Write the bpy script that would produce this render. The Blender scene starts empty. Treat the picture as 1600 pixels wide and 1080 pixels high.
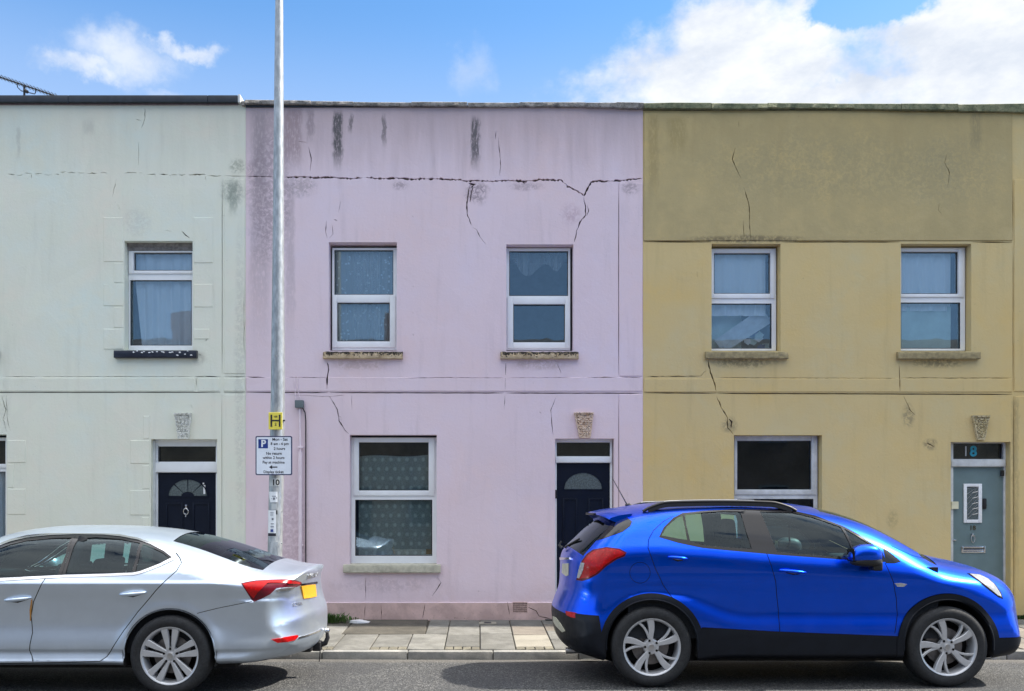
import bpy, bmesh, math, random
import numpy as np
from mathutils import Vector, Matrix, noise as mnoise
from mathutils.geometry import delaunay_2d_cdt
from mathutils.bvhtree import BVHTree

random.seed(7)
SC = bpy.context.scene
COL = SC.collection
R = math.radians

# ------------------------------------------------------------------ camera
F = 1400.0            # focal length in pixels of the 1600 px wide photograph
CY, CZ = -11.76, 1.55
VX, VY = 748.0, 795.0
cam_d = bpy.data.cameras.new("camera")
cam = bpy.data.objects.new("camera", cam_d)
COL.objects.link(cam)
cam.location = (0, CY, CZ)
cam.rotation_euler = (R(90), 0, 0)
cam_d.sensor_width = 36.0
cam_d.lens = F / 1600 * 36
cam_d.shift_x = (800 - VX) / 1600
cam_d.shift_y = (VY - 540) / 1600
cam_d.clip_start = 0.05
cam_d.clip_end = 3000
SC.camera = cam

# ------------------------------------------------------------------ sky, sun, exposure
SUN_EL, SUN_AZ = 47.0, 5.0        # azimuth measured from +x (along the street) towards the houses
world = bpy.data.worlds.new("World")
SC.world = world
world.use_nodes = True
SC.view_settings.view_transform = 'Standard'
SC.view_settings.look = 'None'
SC.view_settings.gamma = 1.0
SC.view_settings.exposure = 1.86
SC.view_settings.use_curve_mapping = False
sd = bpy.data.lights.new("sun", 'SUN')
sd.energy = 2.7
sd.angle = R(1.2)
sd.color = (1.0, 0.93, 0.83)
sun = bpy.data.objects.new("sun", sd)
COL.objects.link(sun)
sv = Vector((math.cos(R(SUN_EL)) * math.cos(R(SUN_AZ)), math.cos(R(SUN_EL)) * math.sin(R(SUN_AZ)), math.sin(R(SUN_EL))))
sun.rotation_euler = sv.to_track_quat('Z', 'Y').to_euler()
sun.location = (6, -4, 12)


class G:
    """small node-tree writer"""
    def __init__(s, tree):
        s.t = tree; s.n = tree.nodes; s.l = tree.links
        s.n.clear()
    def node(s, typ, **props):
        n = s.n.new(typ)
        for k, v in props.items():
            setattr(n, k, v)
        return n
    def put(s, sock, v):
        if v is None: return
        if isinstance(v, bpy.types.NodeSocket):
            s.l.new(v, sock)
        elif isinstance(v, (tuple, list)):
            v = tuple(v)
            if len(sock.default_value) == 4 and len(v) == 3: v = v + (1,)
            sock.default_value = v
        else:
            try: sock.default_value = v
            except TypeError: sock.default_value = (v, v, v)
    def m(s, op, a, b=None, c=None, clamp=False):
        n = s.node('ShaderNodeMath', operation=op, use_clamp=clamp)
        s.put(n.inputs[0], a); s.put(n.inputs[1], b); s.put(n.inputs[2], c)
        return n.outputs[0]
    def vm(s, op, a, b=None, out=0):
        n = s.node('ShaderNodeVectorMath', operation=op)
        s.put(n.inputs[0], a)
        if b is not None:
            if op == 'SCALE': s.put(n.inputs['Scale'], b)
            else: s.put(n.inputs[1], b)
        return n.outputs[out]
    def ss(s, v, lo, hi, a=0.0, b=1.0):
        n = s.node('ShaderNodeMapRange', interpolation_type='SMOOTHSTEP')
        s.put(n.inputs['Value'], v); s.put(n.inputs['From Min'], lo); s.put(n.inputs['From Max'], hi)
        s.put(n.inputs['To Min'], a); s.put(n.inputs['To Max'], b)
        return n.outputs[0]
    def noise(s, vec, scale, detail=4, rough=0.55, dist=0.0, out=0):
        n = s.node('ShaderNodeTexNoise')
        s.put(n.inputs['Vector'], vec)
        n.inputs['Scale'].default_value = scale
        n.inputs['Detail'].default_value = detail
        n.inputs['Roughness'].default_value = rough
        n.inputs['Distortion'].default_value = dist
        return n.outputs[out]
    def vor(s, vec, scale, feature='F1', out='Distance'):
        n = s.node('ShaderNodeTexVoronoi', feature=feature)
        s.put(n.inputs['Vector'], vec)
        n.inputs['Scale'].default_value = scale
        return n.outputs[out]
    def mapping(s, vec, scale=(1, 1, 1), loc=(0, 0, 0), rot=(0, 0, 0)):
        n = s.node('ShaderNodeMapping')
        s.put(n.inputs['Vector'], vec)
        n.inputs['Scale'].default_value = scale
        n.inputs['Location'].default_value = loc
        n.inputs['Rotation'].default_value = rot
        return n.outputs[0]
    def mix(s, f, a, b, blend='MIX'):
        n = s.node('ShaderNodeMix', data_type='RGBA', blend_type=blend)
        s.put(n.inputs[0], f); s.put(n.inputs[6], a); s.put(n.inputs[7], b)
        return n.outputs[2]
    def bump(s, h, strength=0.5, dist=0.01, normal=None):
        n = s.node('ShaderNodeBump')
        s.put(n.inputs['Height'], h)
        n.inputs['Strength'].default_value = strength
        n.inputs['Distance'].default_value = dist
        if normal is not None: s.l.new(normal, n.inputs['Normal'])
        return n.outputs[0]
    def xyz(s, vec):
        n = s.node('ShaderNodeSeparateXYZ'); s.put(n.inputs[0], vec)
        return n.outputs[0], n.outputs[1], n.outputs[2]


# the sky: Nishita with procedural cumulus, placed by direction
g = G(world.node_tree)
out = g.node('ShaderNodeOutputWorld')
bg = g.node('ShaderNodeBackground')
sky = g.node('ShaderNodeTexSky', sky_type='NISHITA')
sky.sun_disc = False
sky.sun_elevation = R(SUN_EL)
sky.sun_rotation = R(90 - SUN_AZ)
sky.air_density = 1.0
sky.dust_density = 0.6
sky.ozone_density = 2.2
tc = g.node('ShaderNodeTexCoord')
d = tc.outputs['Generated']
dx, dy, dz = g.xyz(d)
n1 = g.noise(g.mapping(d, scale=(1, 1, 1.5)), 5.0, 9, 0.60, 0.1)
n2 = g.noise(g.mapping(d, scale=(1, 1, 1.4), loc=(3.1, 0.4, 1.7)), 18.0, 7, 0.6)
nn = g.m('ADD', g.m('MULTIPLY', n1, 0.65), g.m('MULTIPLY', n2, 0.35))


def sky_dir(px, py):
    v = Vector(((px - VX) / F, 1, (VY - py) / F)).normalized()
    return v


def blob(px, py, rx, rz):
    v = sky_dir(px, py)
    a = g.m('DIVIDE', g.m('SUBTRACT', dx, v.x), rx / F)
    b = g.m('DIVIDE', g.m('SUBTRACT', dz, v.z), rz / F)
    dd = g.m('SQRT', g.m('ADD', g.m('MULTIPLY', a, a), g.m('MULTIPLY', b, b)))
    return g.m('SUBTRACT', 1.0, dd)


wa = g.m('MULTIPLY', g.m('SUBTRACT', g.noise(d, 11.0, 6, 0.62), 0.5), 0.11)
wb = g.m('MULTIPLY', g.m('SUBTRACT', g.noise(g.mapping(d, loc=(4, 1, 2)), 11.0, 6, 0.62), 0.5), 0.075)
dx0, dz0 = dx, dz
dx = g.m('ADD', dx, wa); dz = g.m('ADD', dz, wb)
acc = None
for b in [(1210, 90, 190, 110), (1480, 70, 260, 130), (1050, 130, 160, 60), (1700, 60, 300, 200), (1300, 150, 330, 40), (1130, 40, 95, 60)]:
    q = blob(*b)
    acc = q if acc is None else g.m('SMOOTH_MAX', acc, q, 0.15)
main = acc
hole1 = g.m('MULTIPLY', g.ss(blob(1350, 100, 70, 40), 0.0, 0.7), 0.30)
hole2 = g.m('MULTIPLY', g.ss(blob(1345, 8, 95, 34), 0.0, 0.6), 0.9)
main = g.m('SUBTRACT', g.m('SUBTRACT', main, hole1), hole2)
small = g.m('SMOOTH_MAX', blob(190, 88, 95, 42), blob(280, 82, 45, 16), 0.15)
small = g.m('SMOOTH_MAX', small, blob(130, 105, 60, 20), 0.1)
wisp = g.m('MAXIMUM', blob(245, 150, 55, 12), blob(733, 108, 24, 34))
dx, dz = dx0, dz0
front = g.ss(dy, 0.0, 0.05)
dens_main = g.ss(g.m('ADD', g.m('MULTIPLY', main, 0.85), g.m('MULTIPLY', g.m('SUBTRACT', nn, 0.5), 2.7)), 0.0, 0.62)
dens_small = g.m('MULTIPLY', g.ss(g.m('ADD', g.m('MULTIPLY', small, 0.9), g.m('MULTIPLY', g.m('SUBTRACT', nn, 0.5), 1.5)), 0.0, 0.75), 0.70)
dens_wisp = g.m('MULTIPLY', g.ss(g.m('ADD', g.m('MULTIPLY', wisp, 0.7), g.m('MULTIPLY', g.m('SUBTRACT', nn, 0.5), 1.6)), 0.0, 0.8), 0.30)
dens_front = g.m('MULTIPLY', g.m('MAXIMUM', dens_main, g.m('MAXIMUM', dens_small, dens_wisp)), front)
# unseen rest of the sky: heavier cloud added to lift light on the fronts
far = g.m('ADD', g.m('MULTIPLY', g.noise(g.mapping(d, scale=(1, 1, 1.8), loc=(5, 2, 0)), 2.6, 8, 0.58), 0.7), g.m('MULTIPLY', n2, 0.3))
inframe = g.m('MULTIPLY', g.m('MULTIPLY', g.ss(g.m('ABSOLUTE', dx), 0.5, 0.7, 1, 0), g.ss(dz, 0.6, 0.7, 1, 0)), g.ss(dy, 0.05, 0.3))
dens_back = g.m('MULTIPLY', g.m('MULTIPLY', g.ss(far, 0.36, 0.48), g.ss(dz, 0.34, 0.54)), g.m('SUBTRACT', 1.0, inframe))
dens = g.m('MAXIMUM', dens_front, dens_back, clamp=True)
shade = g.ss(g.noise(g.mapping(d, scale=(1, 1, 2.0), loc=(0, 0, 0.04)), 9.0, 6, 0.6), 0.3, 0.7)
cloud_low = g.mix(shade, (1.95, 2.15, 2.5), (2.95, 3.0, 3.05))
cloud_high = g.mix(shade, (5.2, 5.4, 5.8), (7.4, 7.4, 7.4))  # overhead cloud made brighter than the visible cloud, to raise ambient light
cloudc = g.mix(g.ss(dz, 0.45, 0.80), cloud_low, cloud_high)
skyc = g.mix(1.0, sky.outputs[0], (0.41, 0.615, 0.73), 'MULTIPLY')
skyc = g.mix(g.ss(dz, 0.36, 0.50, 0.62, 0.0), skyc, (1.41, 1.87, 2.75))
colr = g.mix(dens, skyc, cloudc)
g.l.new(colr, bg.inputs[0])
bg.inputs[1].default_value = 0.10
g.l.new(bg.outputs[0], out.inputs[0])


# ------------------------------------------------------------------ helpers
def P(px, py, y=0.0):
    s = F / (y - CY)
    return ((px - VX) / s, CZ - (py - VY) / s)


def tag(o, label=None, cat=None, group=None, kind=None):
    if label: o['label'] = label
    if cat: o['category'] = cat
    if group: o['group'] = group
    if kind: o['kind'] = kind
    return o


def root(name, loc, label, cat, group=None):
    o = bpy.data.objects.new(name, None)
    o.empty_display_size = 0.2
    o.location = loc
    COL.objects.link(o)
    return tag(o, label, cat, group)


def wloc(o):
    v = Vector((0, 0, 0))
    while o is not None:
        v += o.location
        o = o.parent
    return v


class MB:
    """collects shapes in world coordinates, builds one mesh object"""
    def __init__(s):
        s.v = []; s.f = []; s.mi = []
    def add(s, vs, fs, mi=0):
        b = len(s.v)
        s.v += [tuple(v) for v in vs]
        s.f += [tuple(b + i for i in f) for f in fs]
        s.mi += [mi] * len(fs)
        return s
    def box(s, x0, x1, y0, y1, z0, z1, mi=0, bev=0.0):
        if x1 < x0: x0, x1 = x1, x0
        if y1 < y0: y0, y1 = y1, y0
        if z1 < z0: z0, z1 = z1, z0
        if bev <= 0:
            vs = [(x, y, z) for x in (x0, x1) for y in (y0, y1) for z in (z0, z1)]
            fs = [(0, 1, 3, 2), (4, 6, 7, 5), (0, 4, 5, 1), (2, 3, 7, 6), (0, 2, 6, 4), (1, 5, 7, 3)]
            return s.add(vs, fs, mi)
        bm = bmesh.new()
        bmesh.ops.create_cube(bm, size=1)
        for v in bm.verts:
            v.co = Vector(((x0 + x1) / 2 + v.co.x * (x1 - x0), (y0 + y1) / 2 + v.co.y * (y1 - y0), (z0 + z1) / 2 + v.co.z * (z1 - z0)))
        bmesh.ops.bevel(bm, geom=bm.edges[:], offset=bev, segments=2, profile=0.6, affect='EDGES')
        s.bm(bm, mi)
        return s
    def bm(s, bm, mi=0):
        bm.verts.index_update()
        s.add([v.co[:] for v in bm.verts], [[v.index for v in f.verts] for f in bm.faces], mi)
        bm.free()
    def prism(s, poly, y0, y1, mi=0):
        """polygon in (x,z) extruded along y; y0 is the near (smaller) side"""
        n = len(poly)
        vs = [(x, y0, z) for x, z in poly] + [(x, y1, z) for x, z in poly]
        area = sum(poly[i][0] * poly[(i + 1) % n][1] - poly[(i + 1) % n][0] * poly[i][1] for i in range(n))
        a = list(range(n)); b = [n + i for i in range(n)]
        if area > 0: fs = [tuple(a), tuple(reversed(b))]
        else: fs = [tuple(reversed(a)), tuple(b)]
        for i in range(n):
            j = (i + 1) % n
            q = (i, n + i, n + j, j)
            fs.append(q if area > 0 else tuple(reversed(q)))
        return s.add(vs, fs, mi)
    def tube(s, pts, r, seg=10, mi=0, caps=True):
        pts = [Vector(p) for p in pts]
        rs = r if isinstance(r, (list, tuple)) else [r] * len(pts)
        rings = []
        up = Vector((0, 0, 1))
        prev = None
        for i, p in enumerate(pts):
            t = (pts[min(i + 1, len(pts) - 1)] - pts[max(i - 1, 0)]).normalized()
            if prev is None:
                a = up.cross(t) if abs(t.z) < 0.95 else Vector((1, 0, 0)).cross(t)
            else:
                a = prev - t * prev.dot(t)
            a.normalize(); prev = a
            b = t.cross(a)
            rings.append([p + (a * math.cos(2 * math.pi * k / seg) + b * math.sin(2 * math.pi * k / seg)) * rs[i] for k in range(seg)])
        vs = [v for rg in rings for v in rg]
        fs = []
        for i in range(len(pts) - 1):
            for k in range(seg):
                k2 = (k + 1) % seg
                fs.append((i * seg + k, i * seg + k2, (i + 1) * seg + k2, (i + 1) * seg + k))
        if caps:
            fs.append(tuple(reversed(range(seg))))
            fs.append(tuple((len(pts) - 1) * seg + k for k in range(seg)))
        return s.add(vs, fs, mi)
    def lathe_y(s, prof, c, seg=48, mi=0, mis=None):
        """prof: (r, y) list revolved about the y axis through c=(x,z)"""
        vs = []; fs = []; ml = []
        for r, y in prof:
            for k in range(seg):
                a = 2 * math.pi * k / seg
                vs.append((c[0] + r * math.cos(a), y, c[1] + r * math.sin(a)))
        for i in range(len(prof) - 1):
            for k in range(seg):
                k2 = (k + 1) % seg
                fs.append((i * seg + k, (i + 1) * seg + k, (i + 1) * seg + k2, i * seg + k2))
                ml.append(mis[i] if mis else mi)
        b = len(s.v)
        s.v += vs
        s.f += [tuple(b + i for i in f) for f in fs]
        s.mi += ml
        return s
    def build(s, name, mats, parent=None, smooth=None, label=None, origin=None, cat=None, group=None, kind=None):
        if not isinstance(mats, (list, tuple)): mats = [mats]
        if origin is None:
            if parent is not None:
                xs = [v[0] for v in s.v]; ys = [v[1] for v in s.v]; zs = [v[2] for v in s.v]
                origin = Vector(((min(xs) + max(xs)) / 2, (min(ys) + max(ys)) / 2, (min(zs) + max(zs)) / 2))
            else:
                xs = [v[0] for v in s.v]; ys = [v[1] for v in s.v]; zs = [v[2] for v in s.v]
                origin = Vector(((min(xs) + max(xs)) / 2, (min(ys) + max(ys)) / 2, min(zs)))
        origin = Vector(origin)
        me = bpy.data.meshes.new(name)
        me.from_pydata([(v[0] - origin.x, v[1] - origin.y, v[2] - origin.z) for v in s.v], [], s.f)
        for m in mats: me.materials.append(m)
        if len(mats) > 1: me.polygons.foreach_set('material_index', s.mi)
        if smooth is not None:
            me.polygons.foreach_set('use_smooth', [True] * len(me.polygons))
            me.set_sharp_from_angle(angle=R(smooth))
        me.update()
        o = bpy.data.objects.new(name, me)
        COL.objects.link(o)
        if parent is not None:
            o.parent = parent
            o.location = origin - wloc(parent)
        else:
            o.location = origin
        return tag(o, label, cat, group, kind)


def fix_normals(o):
    bm = bmesh.new(); bm.from_mesh(o.data)
    bmesh.ops.recalc_face_normals(bm, faces=bm.faces)
    bm.to_mesh(o.data); bm.free()
    return o


def pip(pts, poly):
    """vectorised point in polygon"""
    x = pts[:, 0]; z = pts[:, 1]
    inside = np.zeros(len(pts), bool)
    n = len(poly)
    j = n - 1
    for i in range(n):
        xi, zi = poly[i]; xj, zj = poly[j]
        if zi != zj:
            c = ((zi > z) != (zj > z)) & (x < (xj - xi) * (z - zi) / (zj - zi) + xi)
            inside ^= c
        j = i
    return inside


def densify(poly, step, closed=True):
    res = []
    n = len(poly)
    for i in range(n if closed else n - 1):
        a = poly[i]; b = poly[(i + 1) % n]
        L = math.hypot(b[0] - a[0], b[1] - a[1])
        k = max(1, int(L / step))
        for t in range(k):
            res.append((a[0] + (b[0] - a[0]) * t / k, a[1] + (b[1] - a[1]) * t / k))
    if not closed: res.append(tuple(poly[-1]))
    return res


def cdt(polys, pts):
    """planar map of closed polygons plus loose points -> verts (n,2), tris (m,3), centroids"""
    V = []; E = []
    for p in polys:
        b = len(V); n = len(p)
        V += [Vector((q[0], q[1])) for q in p]
        E += [(b + i, b + (i + 1) % n) for i in range(n)]
    V += [Vector((q[0], q[1])) for q in pts]
    r = delaunay_2d_cdt(V, E, [], 0, 1e-5)
    v = np.array([(a.x, a.y) for a in r[0]])
    f = [tuple(q) for q in r[2]]
    tr = []
    for q in f:
        for k in range(1, len(q) - 1): tr.append((q[0], q[k], q[k + 1]))
    tr = np.array(tr)
    c = v[tr].mean(axis=1)
    return v, tr, c


def text_mesh(txt, size, x, y, z, ax='x', align='CENTER', ext=0.002, bold=0.0):
    """lettering lying in the x-z plane facing -y; returns (verts, faces)"""
    cu = bpy.data.curves.new("lettering", 'FONT')
    cu.body = txt; cu.size = size; cu.align_x = align; cu.align_y = 'CENTER'
    cu.extrude = ext; cu.offset = bold; cu.resolution_u = 3
    o = bpy.data.objects.new("lettering", cu)
    COL.objects.link(o)
    dg = bpy.context.evaluated_depsgraph_get()
    me = bpy.data.meshes.new_from_object(o.evaluated_get(dg))
    vs = [(x + v.co.x, y - v.co.z, z + v.co.y) for v in me.vertices]
    fs = [tuple(p.vertices) for p in me.polygons]
    bpy.data.objects.remove(o); bpy.data.curves.remove(cu); bpy.data.meshes.remove(me)
    return vs, fs

# ------------------------------------------------------------------ materials
def new_mat(name):
    m = bpy.data.materials.new(name)
    m.use_nodes = True
    g = G(m.node_tree)
    o = g.node('ShaderNodeOutputMaterial')
    b = g.node('ShaderNodeBsdfPrincipled')
    g.l.new(b.outputs[0], o.inputs[0])
    t = g.node('ShaderNodeTexCoord')
    return m, g, b, o, t.outputs['Object']


def simple(name, col, rough=0.5, var=0.12, scale=8.0, bump=0.0, bscale=60.0, metal=0.0, coat=0.0, spec=None):
    m, g, b, o, co = new_mat(name)
    n = g.noise(co, scale, 5, 0.6)
    dark = tuple(c * (1 - var) for c in col); lite = tuple(min(1, c * (1 + var)) for c in col)
    g.put(b.inputs['Base Color'], g.mix(g.ss(n, 0.3, 0.7), dark, lite))
    g.put(b.inputs['Roughness'], g.ss(g.noise(co, scale * 2.3, 3), 0.2, 0.8, rough * 0.85, min(1, rough * 1.15)))
    b.inputs['Metallic'].default_value = metal
    b.inputs['Coat Weight'].default_value = coat
    b.inputs['Coat Roughness'].default_value = 0.04
    if spec is not None: b.inputs['Specular IOR Level'].default_value = spec
    if bump > 0:
        g.put(b.inputs['Normal'], g.bump(g.noise(co, bscale, 6, 0.6), bump, 0.004))
    return m


def rampvar(g, n, stops):
    r = g.node('ShaderNodeValToRGB')
    e = r.color_ramp.elements
    while len(e) < len(stops): e.new(0.5)
    for i, (p, c) in enumerate(stops):
        e[i].position = p; e[i].color = tuple(c) + (1,)
    g.put(r.inputs[0], n)
    return r.outputs[0]


def wall_mat(name, base, warm, cool, stains=(), patches=(), moss=0.3, grime_top=0.25, lower=None, lower_top=None, streakn=0.25, upper=None):
    """painted render: mottled repaint, vertical runs, soot streaks, darker patches below ledges. World coordinates."""
    m, g, b, o, co = new_mat(name)
    geo = g.node('ShaderNodeNewGeometry')
    pos = geo.outputs['Position']
    x, y, z = g.xyz(pos)
    big = g.noise(pos, 0.75, 5, 0.55, 0.4)
    mid = g.noise(g.mapping(pos, loc=(7, 0, 3)), 3.1, 6, 0.62, 0.3)
    fine = g.noise(pos, 30.0, 6, 0.65)
    run = g.noise(g.mapping(pos, scale=(1, 1, 0.10)), 7.0, 6, 0.6, 0.15)
    col = g.mix(g.ss(big, 0.32, 0.68), warm, cool)
    col = g.mix(g.ss(mid, 0.35, 0.7), col, base)
    # flat patches where the paint was touched up
    pv = g.vor(g.mapping(pos, scale=(1.0, 1.0, 0.8), loc=(2.3, 0, 1.1)), 1.6, 'F1', 'Color')
    px_, _, _ = g.xyz(pv)
    col = g.mix(g.m('MULTIPLY', g.m('MULTIPLY', g.ss(px_, 0.35, 0.75), g.ss(mid, 0.3, 0.6)), 0.16), col, tuple(c * 0.86 for c in base))
    if upper is not None:      # separately coated, more weathered upper panel
        uz, uc, ux = upper
        k = g.m('MULTIPLY', g.ss(z, uz - 0.003, uz + 0.003), g.ss(x, ux - 0.004, ux + 0.004, 1, 0))
        k = g.m('MULTIPLY', k, g.ss(g.m('ADD', g.m('MULTIPLY', mid, 0.6), g.m('MULTIPLY', big, 0.4)), 0.25, 0.62, 0.35, 1.0))
        col = g.mix(k, col, uc)
    # soft vertical rain runs
    col = g.mix(g.m('MULTIPLY', g.ss(run, 0.52, 0.75), streakn), col, tuple(c * 0.66 for c in base))
    # soot and algae just under the coping
    gt = g.m('MULTIPLY', g.ss(g.m('ADD', z, g.m('MULTIPLY', run, 0.9)), 6.1, 7.3), grime_top)
    col = g.mix(gt, col, tuple(c * 0.45 for c in warm))
    wob = g.m('MULTIPLY', g.m('SUBTRACT', g.noise(g.mapping(pos, scale=(1, 1, 0.5)), 13, 4), 0.5), 0.10)
    spots = g.noise(g.mapping(pos, scale=(1, 1, 0.28)), 42, 6, 0.7)
    crumb = g.noise(pos, 20, 8, 0.72, 0.6)
    for (sx, z0, z1, hw, st, c) in stains:
        ax = g.m('ABSOLUTE', g.m('SUBTRACT', g.m('ADD', x, wob), sx))
        mx = g.ss(ax, hw * 0.45, hw * 1.15, 1, 0)
        mz = g.m('MULTIPLY', g.ss(z, z0, z0 + (z1 - z0) * 0.45), g.ss(z, z1 - 0.10, z1 + 0.03, 1, 0))
        k = g.m('MULTIPLY', g.m('MULTIPLY', mx, mz), g.m('MULTIPLY', g.ss(spots, 0.34, 0.52, 0.25, 1.0), st))
        col = g.mix(k, col, c)
    for (cx, cz, rx, rz, st, c) in patches:
        a = g.m('DIVIDE', g.m('SUBTRACT', x, cx), rx); bb = g.m('DIVIDE', g.m('SUBTRACT', z, cz), rz)
        dd = g.m('SQRT', g.m('ADD', g.m('MULTIPLY', a, a), g.m('MULTIPLY', bb, bb)))
        k = g.m('MULTIPLY', g.m('MULTIPLY', g.ss(g.m('ADD', dd, g.m('MULTIPLY', g.m('SUBTRACT', mid, 0.5), 1.2)), 0.4, 1.1, 1, 0), g.ss(crumb, 0.40, 0.56, 0.12, 1.0)), g.m('MULTIPLY', st, 1.25))
        col = g.mix(k, col, c)
    # speckle of small chips and specks
    sp = g.ss(g.noise(pos, 55, 3, 0.5), 0.70, 0.76)
    col = g.mix(g.m('MULTIPLY', sp, 0.35), col, (0.09, 0.085, 0.08))
    # splash-back low on the wall
    low = g.m('MULTIPLY', g.ss(g.m('ADD', z, g.m('MULTIPLY', mid, 0.5)), 0.35, 0.95, 1, 0), 0.35)
    col = g.mix(low, col, tuple(c * 0.62 for c in warm))
    if lower is not None:
        edge = g.m('ADD', z, g.m('MULTIPLY', g.m('SUBTRACT', g.noise(pos, 9, 3), 0.5), 0.012))
        lc = g.mix(g.ss(mid, 0.35, 0.65), lower, tuple(c * 0.74 for c in lower))
        lc = g.mix(g.ss(fine, 0.55, 0.75, 0, 0.5), lc, tuple(c * 0.5 for c in lower))
        col = g.mix(g.ss(edge, lower_top - 0.004, lower_top + 0.004, 1, 0), col, lc)
    g.put(b.inputs['Base Color'], col)
    b.inputs['Roughness'].default_value = 0.82
    b.inputs['Specular IOR Level'].default_value = 0.3
    h = g.m('ADD', g.m('MULTIPLY', fine, 0.45), g.m('MULTIPLY', g.noise(pos, 7, 4, 0.6), 0.6))
    h = g.m('ADD', h, g.m('MULTIPLY', mid, 1.0))
    h = g.m('ADD', h, g.m('MULTIPLY', g.ss(px_, 0.35, 0.75), 0.25))
    g.put(b.inputs['Normal'], g.bump(h, 0.26, 0.02))
    return m


SOOT = (0.10, 0.095, 0.10)
GREYP = (0.26, 0.23, 0.25)
def zst(px0, px1, py0, py1, st, c=SOOT):
    x0, zt = P(px0, py0); x1, zb = P(px1, py1)
    return ((x0 + x1) / 2, zb, zt, (x1 - x0) / 2, st, c)
def zpt(px, py, rx, ry, st, c):
    x, z = P(px, py)
    return (x, z, rx / 119, ry / 119, st, c)

M = {}
M['pink'] = wall_mat('pink_render', (0.765, 0.628, 0.680), (0.775, 0.610, 0.635), (0.750, 0.635, 0.710),
    stains=[zst(519, 536, 172, 272, 0.95), zst(734, 750, 181, 276, 0.9), zst(545, 551, 176, 212, 0.7), zst(596, 604, 178, 235, 0.65),
            zst(440, 474, 165, 280, 0.55, (0.22, 0.15, 0.16)), zst(479, 492, 168, 230, 0.6, (0.25, 0.20, 0.22)), zst(396, 416, 175, 350, 0.45, GREYP),
            zst(388, 424, 165, 590, 0.35, GREYP), zst(446, 462, 280, 560, 0.28, GREYP)],
    patches=[zpt(745, 300, 22, 22, 0.6, (0.26, 0.2, 0.23)), zpt(625, 290, 16, 8, 0.5, (0.28, 0.22, 0.25)), zpt(985, 295, 16, 12, 0.5, (0.28, 0.22, 0.25)),
             zpt(470, 292, 30, 18, 0.4, (0.28, 0.24, 0.25)), zpt(420, 300, 40, 130, 0.5, (0.30, 0.24, 0.27)), zpt(893, 335, 20, 20, 0.35, (0.42, 0.27, 0.32)),
             zpt(560, 570, 50, 10, 0.35, (0.42, 0.30, 0.26)), zpt(845, 570, 50, 10, 0.35, (0.42, 0.30, 0.26)), zpt(450, 850, 40, 120, 0.35, (0.42, 0.29, 0.34)),
             zpt(600, 915, 100, 14, 0.25, (0.36, 0.28, 0.32)), zpt(820, 292, 30, 8, 0.4, (0.28, 0.22, 0.25))],
    lower=(0.66, 0.47, 0.43), lower_top=P(0, 942)[1], grime_top=0.62)
M['cream'] = wall_mat('cream_render', (0.755, 0.770, 0.650), (0.785, 0.750, 0.630), (0.710, 0.775, 0.700),
    stains=[zst(356, 372, 280, 345, 0.6, (0.22, 0.26, 0.22)), zst(25, 32, 195, 260, 0.35, (0.32, 0.32, 0.30)), zst(128, 150, 185, 215, 0.3, (0.35, 0.33, 0.31))],
    patches=[zpt(362, 300, 22, 26, 0.5, (0.26, 0.29, 0.25)), zpt(370, 260, 16, 14, 0.45, (0.25, 0.27, 0.2)), zpt(312, 560, 16, 12, 0.3, (0.35, 0.35, 0.3)),
             zpt(215, 350, 25, 30, 0.2, (0.45, 0.43, 0.38)), zpt(375, 590, 10, 300, 0.25, (0.42, 0.42, 0.38)), zpt(8, 640, 12, 40, 0.3, (0.55, 0.55, 0.5))],
    grime_top=0.30, streakn=0.18)
M['gold'] = wall_mat('mustard_render', (0.640, 0.495, 0.240), (0.665, 0.485, 0.200), (0.600, 0.500, 0.275),
    stains=[zst(1010, 1030, 175, 330, 0.35, (0.22, 0.17, 0.07)), zst(1515, 1535, 172, 250, 0.45, (0.2, 0.18, 0.11)), zst(1040, 1075, 180, 250, 0.35, (0.24, 0.19, 0.07)),
            zst(1560, 1572, 700, 960, 0.3, (0.2, 0.17, 0.09)), zst(1580, 1592, 620, 960, 0.35, (0.18, 0.15, 0.08))],
    patches=[zpt(1300, 260, 260, 70, 0.32, (0.30, 0.265, 0.155)), zpt(1165, 374, 110, 7, 0.6, (0.15, 0.12, 0.07)), zpt(1165, 565, 60, 12, 0.5, (0.16, 0.13, 0.07)),
             zpt(1465, 567, 50, 10, 0.5, (0.16, 0.13, 0.07)), zpt(1420, 650, 12, 24, 0.5, (0.22, 0.19, 0.12)), zpt(1140, 663, 14, 16, 0.5, (0.22, 0.19, 0.12)),
             zpt(1500, 270, 90, 80, 0.25, (0.29, 0.26, 0.165)), zpt(1453, 694, 13, 10, 0.5, (0.18, 0.15, 0.1)), zpt(1395, 812, 12, 20, 0.35, (0.24, 0.2, 0.1))],
    grime_top=0.25, streakn=0.30, upper=(P(0, 377)[1], (0.44, 0.355, 0.180), P(1582, 0)[0]))
M['white_render'] = wall_mat('pale_render', (0.62, 0.61, 0.56), (0.62, 0.59, 0.52), (0.58, 0.6, 0.57))
M['crack'] = simple('crack_interior', (0.075, 0.058, 0.05), 0.95)
M['upvc'] = simple('white_upvc', (0.80, 0.82, 0.84), 0.32, 0.04, 3.0)
M['far_frame'] = simple('far_frame', (0.20, 0.21, 0.21), 0.6)
M['upvc_old'] = simple('dull_painted_timber', (0.58, 0.60, 0.61), 0.5, 0.14, 6.0, 0.2)
M['gasket'] = simple('black_gasket', (0.015, 0.015, 0.018), 0.6)
M['stone'] = simple('sill_stone', (0.36, 0.29, 0.19), 0.85, 0.3, 22, 0.7, 90)
M['stone_pale'] = simple('pale_sill_stone', (0.46, 0.44, 0.35), 0.8, 0.16, 14, 0.4, 70)
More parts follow.
